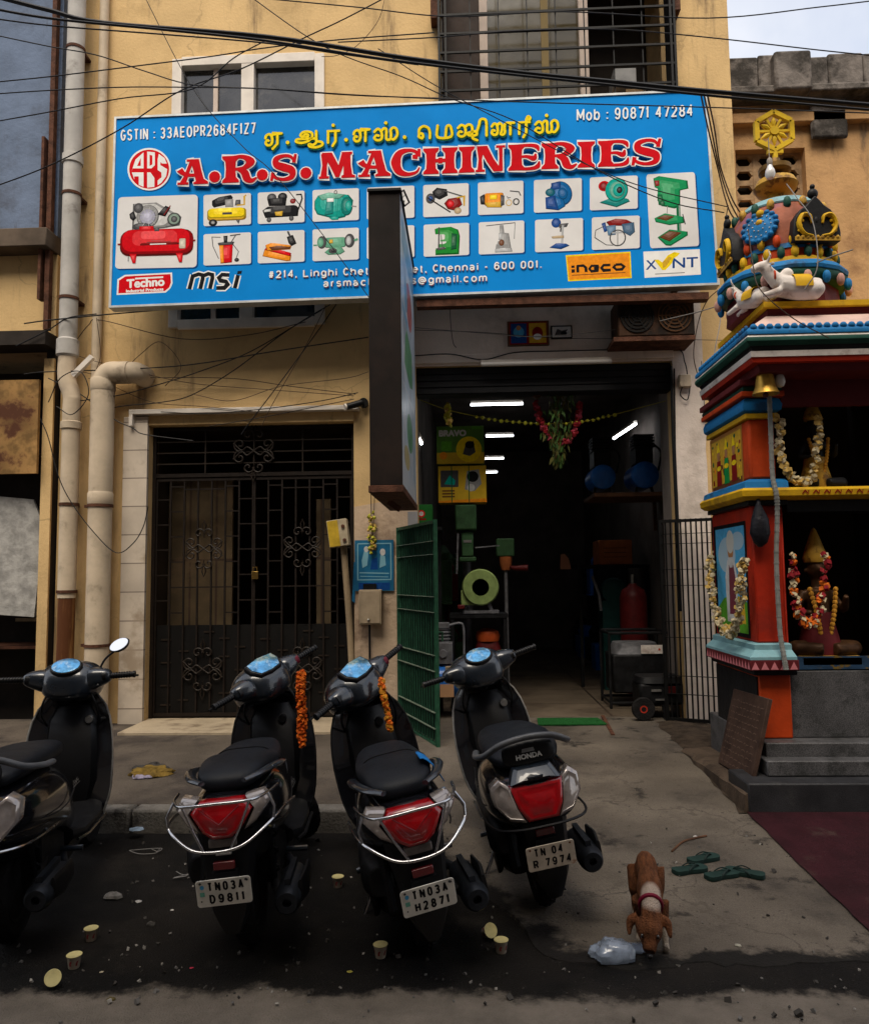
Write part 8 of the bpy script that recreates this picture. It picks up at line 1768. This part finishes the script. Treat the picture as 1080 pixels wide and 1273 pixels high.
# ================================================================== flip-flops
m_ff = M('green_rubber', (.014, .034, .029), .75, var=.2, vs=20); m_ffd = M('dark_green_strap', (.008, .02, .017), .6)
def flipflop(label, px, py, rz, tip=0):
    p = PZ(px, py, .035); Tf = Matrix.Translation((p.x, p.y, gzr(p.x, p.y) + .001)) @ Matrix.Rotation(rz, 4, 'Z') @ Matrix.Rotation(tip, 4, 'Y') @ Matrix.Scale(.86, 4)
    t = thing('flip_flop', label, 'slipper', group='green flip-flops left on the concrete', mat=Tf); b = MB()
    out = [(-.115, .0), (-.108, .028), (-.08, .036), (-.03, .030), (.02, .034), (.07, .044), (.10, .036), (.118, .010), (.115, -.02), (.09, -.040), (.04, -.040), (-.02, -.032), (-.08, -.036), (-.108, -.026)]
    q = bez([(x, y, 0) for x, y in [(x_, y_ * 1.15) for x_, y_ in out]] + [(out[0][0], out[0][1] * 1.15, 0)], 3)[:-1]
    b.loft([[(v.x, v.y, .0) for v in q], [(v.x * 1.01, v.y * 1.05, .010) for v in q], [(v.x, v.y * 1.05, .026) for v in q], [(v.x * .9, v.y * .9, .027) for v in q]]); b.build('sole', m_ff, t, local=True)
    b = MB(); b.tube(bez([(.07, .002, .016), (.062, .002, .034), (.02, .022, .046), (-.02, .036, .03), (-.035, .036, .012)], 5), .0065, 8, flat=.6); b.tube(bez([(.07, .002, .016), (.062, .002, .034), (.02, -.022, .046), (-.02, -.036, .03), (-.035, -.036, .012)], 5), .0065, 8, flat=.6); b.build('strap', m_ffd, t, local=True)
flipflop('green flip-flop farthest left of the four, lying flat nearest the puppy', 857, 1082, R(20)); flipflop('green flip-flop just behind the leftmost one, overlapping its edge', 874, 1070, R(28)); flipflop('green flip-flop with raised strap, third from left of the four', 897, 1088, R(24)); flipflop('green flip-flop farthest right of the four by the maroon floor', 926, 1086, R(152))
# ================================================================== paper cups
m_cup = M('cup_paper', (.55, .47, .36), .6, var=.1, vs=20); m_cupin = M('cup_yellow', (.60, .52, .24), .5, var=.15, vs=18)
def cup(label, px, py, tilt=0, az=0, inner=True):
    p = PZ(px, py, .008); z_ = .0 if p.y < apron_front(p.x) else gzr(p.x, p.y)
    if p.y < -4.95: z_ = .008
    T_ = Matrix.Translation((p.x, p.y, z_ + (.030 if tilt else .001))) @ Matrix.Rotation(az, 4, 'Z') @ Matrix.Rotation(tilt, 4, 'X')
    if tilt: T_ = T_ @ Matrix.Translation((0, 0, -.02))
    t = thing('paper_cup', label, 'cup', group='small ice cream cups dropped on the road', mat=T_)
    b = MB(); b.lathe([(.0, .0), (.021, .0), (.022, .002), (.029, .050), (.031, .052), (.0295, .053), (.027, .049), (.026, .038)], (0, 0, 0), 'z', 24); b.build('cup_wall', m_cup, t, local=True)
    b = MB(); b.lathe([(.0265, .040), (.0, .041)], (0, 0, 0), 'z', 20); b.lathe([(.0312, .0505), (.0318, .053), (.0300, .0542), (.0285, .0535)], (0, 0, 0), 'z', 24); b.build('cup_lining', m_cupin, t, local=True)
    b = MB()
    for k in range(6):
        a0 = R(60 * k + 10)
        L = [[((.0225 + .0066 * (z - .006) / .044) * math.cos(a0 + da) * 1.02, (.0225 + .0066 * (z - .006) / .044) * math.sin(a0 + da) * 1.02, z) for da in (0, .16, .32, .48)] for z in (.014, .024, .034)]
        b.loft([[L[0][0], L[0][1], L[0][2]], L[1][:3], [L[2][1], L[2][2], L[2][3]]], cap=False, closed=False)
    b.build('cup_print', M('cup_print', (.30, .05, .05), .6), t, local=True)
def apron_front(x): return -4.6 if x > .4 else 9
cup('white paper cup standing by the rear wheel of the leftmost scooter', 113, 1167); cup('red printed paper cup standing near the left foreground', 92, 1201); cup('yellow lined cup lying on its side at the lower left corner', 66, 1224, R(62), R(25)); cup('yellow cup standing alone between the two guarded scooters', 420, 1101); cup('paper cup below the plate TN03A H2871', 473, 1188, R(0)); cup('tipped cup showing its yellow inside, left of the foreground pair', 606, 1165, R(60), R(30)); cup('upright yellow rimmed cup, right of the foreground pair', 623, 1182)
# ================================================================== litter
rnd = random.Random(11); b = MB()
for i in range(520):
    x = rnd.uniform(-3.2, 2.6); y = rnd.uniform(-5.6, -2.9)
    if rnd.random() < .35: y = -4.75 + rnd.gauss(0, .18)
    if x > 1.7 and y > -3: continue
    z_ = gzr(x, y) if x > apron_left(y) and y > -4.6 else (.007 if y < -4.93 else .0); r_ = rnd.uniform(.003, .010) * (1.8 if rnd.random() < .06 else 1)
    b.mi = rnd.choice((0, 0, 0, 1, 1, 2)); T2 = Euler((rnd.uniform(0, 3), rnd.uniform(0, 3), rnd.uniform(0, 3))).to_matrix()
    vs = [Vector((x, y, z_ + r_ * .3)) + T2 @ Vector((sx * r_ * rnd.uniform(.6, 1.2), sy * r_ * rnd.uniform(.5, 1.1), sz * r_ * .45)) for sx, sy, sz in ((-1, -1, -1), (1, -1, -1), (1, 1, -1), (-1, 1, -1), (-.7, -.7, 1), (.7, -.7, 1), (.7, .7, 1), (-.7, .7, 1))]
    b.add(vs, [(3, 2, 1, 0), (4, 5, 6, 7), (0, 1, 5, 4), (1, 2, 6, 5), (2, 3, 7, 6), (3, 0, 4, 7)])
tag(b.build('grit', [M('grit_dark', (.05, .045, .04), .9), M('grit_grey', (.14, .13, .12), .9), M('grit_pale', (.30, .28, .25), .9)], smooth=-1), 'scattered grit and tiny scraps on the road', 'grit', kind='stuff')
def shard(label, px, py, r, col, name='paper_scrap', seed=1, z=.004, h=.35):
    p = PZ(px, py, z); zz = gzr(p.x, p.y) if p.x > apron_left(p.y) and p.y > -4.6 else (.146 if p.y > -2.95 and p.x < -.6 else .0)
    b = MB(); rr = random.Random(seed); n = 9
    ring = lambda f, hh: [(p.x + f * r * rrs[k] * math.cos(2 * math.pi * k / n), p.y + f * r * rrs[k] * .7 * math.sin(2 * math.pi * k / n), zz + hh + rr.uniform(0, .3) * r * h) for k in range(n)]
    rrs = [rr.uniform(.6, 1.2) for _ in range(n)]
    b.loft([ring(1, .001), ring(.9, r * h * .5), ring(.4, r * h)]); return tag(b.build(name, M('scrap_%d' % seed, col, .7, var=.3, vs=30), smooth=20), label, 'litter')
shard('pale grey stone near the lower left scooter wheel', 140, 1117, .045, (.16, .15, .14), 'loose_stone', 2, h=.7); shard('white scrap beside the grey stone on the road', 172, 1121, .022, (.42, .40, .38), seed=3); shard('tiny white scrap left of the plate TN03A D9811', 214, 1131, .012, (.45, .43, .4), seed=4); shard('small dark stone below the litter heap', 188, 1150, .022, (.06, .055, .05), 'loose_stone', 5, h=.7); shard('pinkish red petal on the road under the plate TN03A D9811', 238, 1203, .010, (.4, .03, .06), 'petal', 6); shard('yellow leaf scrap in the middle foreground', 435, 1208, .016, (.3, .26, .05), 'leaf_scrap', 7); shard('small cream scrap on the road at lower left', 126, 1208, .010, (.4, .35, .25), seed=8); shard('brownish leaf scrap at the lower left foreground', 138, 1242, .022, (.12, .09, .03), 'leaf_scrap', 9); shard('yellow petal by the leaning slab', 894, 942, .02, (.5, .4, .03), 'petal', 10, z=.13); shard('white scrap on the concrete behind the flip-flops', 864, 1050, .018, (.36, .34, .32), seed=12); shard('pale scrap on the concrete right of the puppy', 917, 1177, .018, (.34, .32, .26), seed=13)
p = PZ(168, 1042, 0); crumple('plastic_scrap', 'bluish plastic scrap at the kerb by the leftmost scooter', 'litter', (p.x, p.y, .02), .045, (1, .8, .5), M('bluish_plastic', (.28, .36, .44), .3, var=.4, vs=20), 5)
for k, (px, py, lb) in enumerate(((180, 1062, 'loop of pale twine on the road near the kerb'), (232, 1090, 'bent pale twine strip under the scooter TN03A D9811'))):
    p = PZ(px, py, 0); b = MB(); rr = random.Random(20 + k); b.tube(bez([(p.x + rr.uniform(-.10, .10), p.y + rr.uniform(-.06, .06), .006 + .02 * rr.random()) for _ in range(8)], 5), .0022, 5); tag(b.build('twine', m_cabl), lb, 'litter')
p = PZ(188, 962, .15)
for k, (dx, dy, r_, sc, col, lb) in enumerate(((0, 0, .13, (1.2, .9, .3), (.16, .10, .02), 'dirty yellow rag heap on the pavement by the left scooter'), (-.02, -.12, .06, (1.3, .7, .3), (.26, .23, .30), 'pale lilac rag at the front of the rag heap'), (-.06, .14, .10, (1.3, .6, .4), (.05, .045, .04), 'dark rag at the back of the rag heap'))):
    b = MB(); c0 = Vector((p.x + dx, p.y + dy, .155)); b.ball(c0, r_, 26, sc)
    for v in b.bm.verts:
        c = v.co - c0; v.co = c0 + c * (1 + .5 * noise.noise(c * 14 + Vector((k, 0, 0))) + .3 * noise.noise(c * 40)); v.co.z = max(v.co.z, .149)
    tag(b.build('rag', M('rag_cloth_%d' % k, col, .9, var=.4, vs=14, bump=.5, bs=90)), lb, 'rag')
b = MB(); q = [PZ(x, y, .05) for x, y in ((835, 1057), (848, 1047), (862, 1043), (878, 1040))]; b.tube(bez([(v.x, v.y, gzr(v.x, v.y) + .006) for v in q], 5), .006, 6); tag(b.build('twig', m_wood), 'thin brown twig on the concrete before the shrine', 'twig')
# ================================================================== things hung on the scooters
def scarf(label, pts, mats, w=.03, dens=170):
    return flower_string(label, pts, .013, None, 'marigold_garland', 'garland', dens=dens, spread=w * .6, mats=mats)
scarf('bright orange marigold garland hanging from the handlebar of scooter TN03A D9811', [P(374, 838, -3.52), P(374, 862, -3.54), P(375, 895, -3.54), P(376, 925, -3.54)], [m_fl3, m_fl3, M('deep_orange_petal', (.50, .075, .006), .8, var=.3, vs=40)], .034, 260)
scarf('yellow orange garland hanging from the handlebar of scooter TN03A H2871', [P(474, 846, -3.62), P(477, 866, -3.64), P(482, 888, -3.64), P(485, 908, -3.64)], [m_fl3, M('amber_petal', (.58, .24, .02), .8, var=.3, vs=40)], .016, 150)
Ms = S3[1]; b = MB(); L = []
for i in range(7): u = -.06 + .02 * i; L.append([Ms @ Vector((-.20 + u, -.10 - .012 * k, .862 - .0006 * k * k * 4 + .004 * nz(u * 40, k, 1))) for k in range(8)])
b.loft(L, cap=False, closed=False); o = b.build('blue_cloth', M('blue_cloth', (.01, .14, .40), .8, var=.2, vs=30)); so_ = o.modifiers.new('thickness', 'SOLIDIFY'); so_.thickness = .004; tag(o, 'small bright blue cloth on the seat of scooter TN03A H2871', 'cloth')
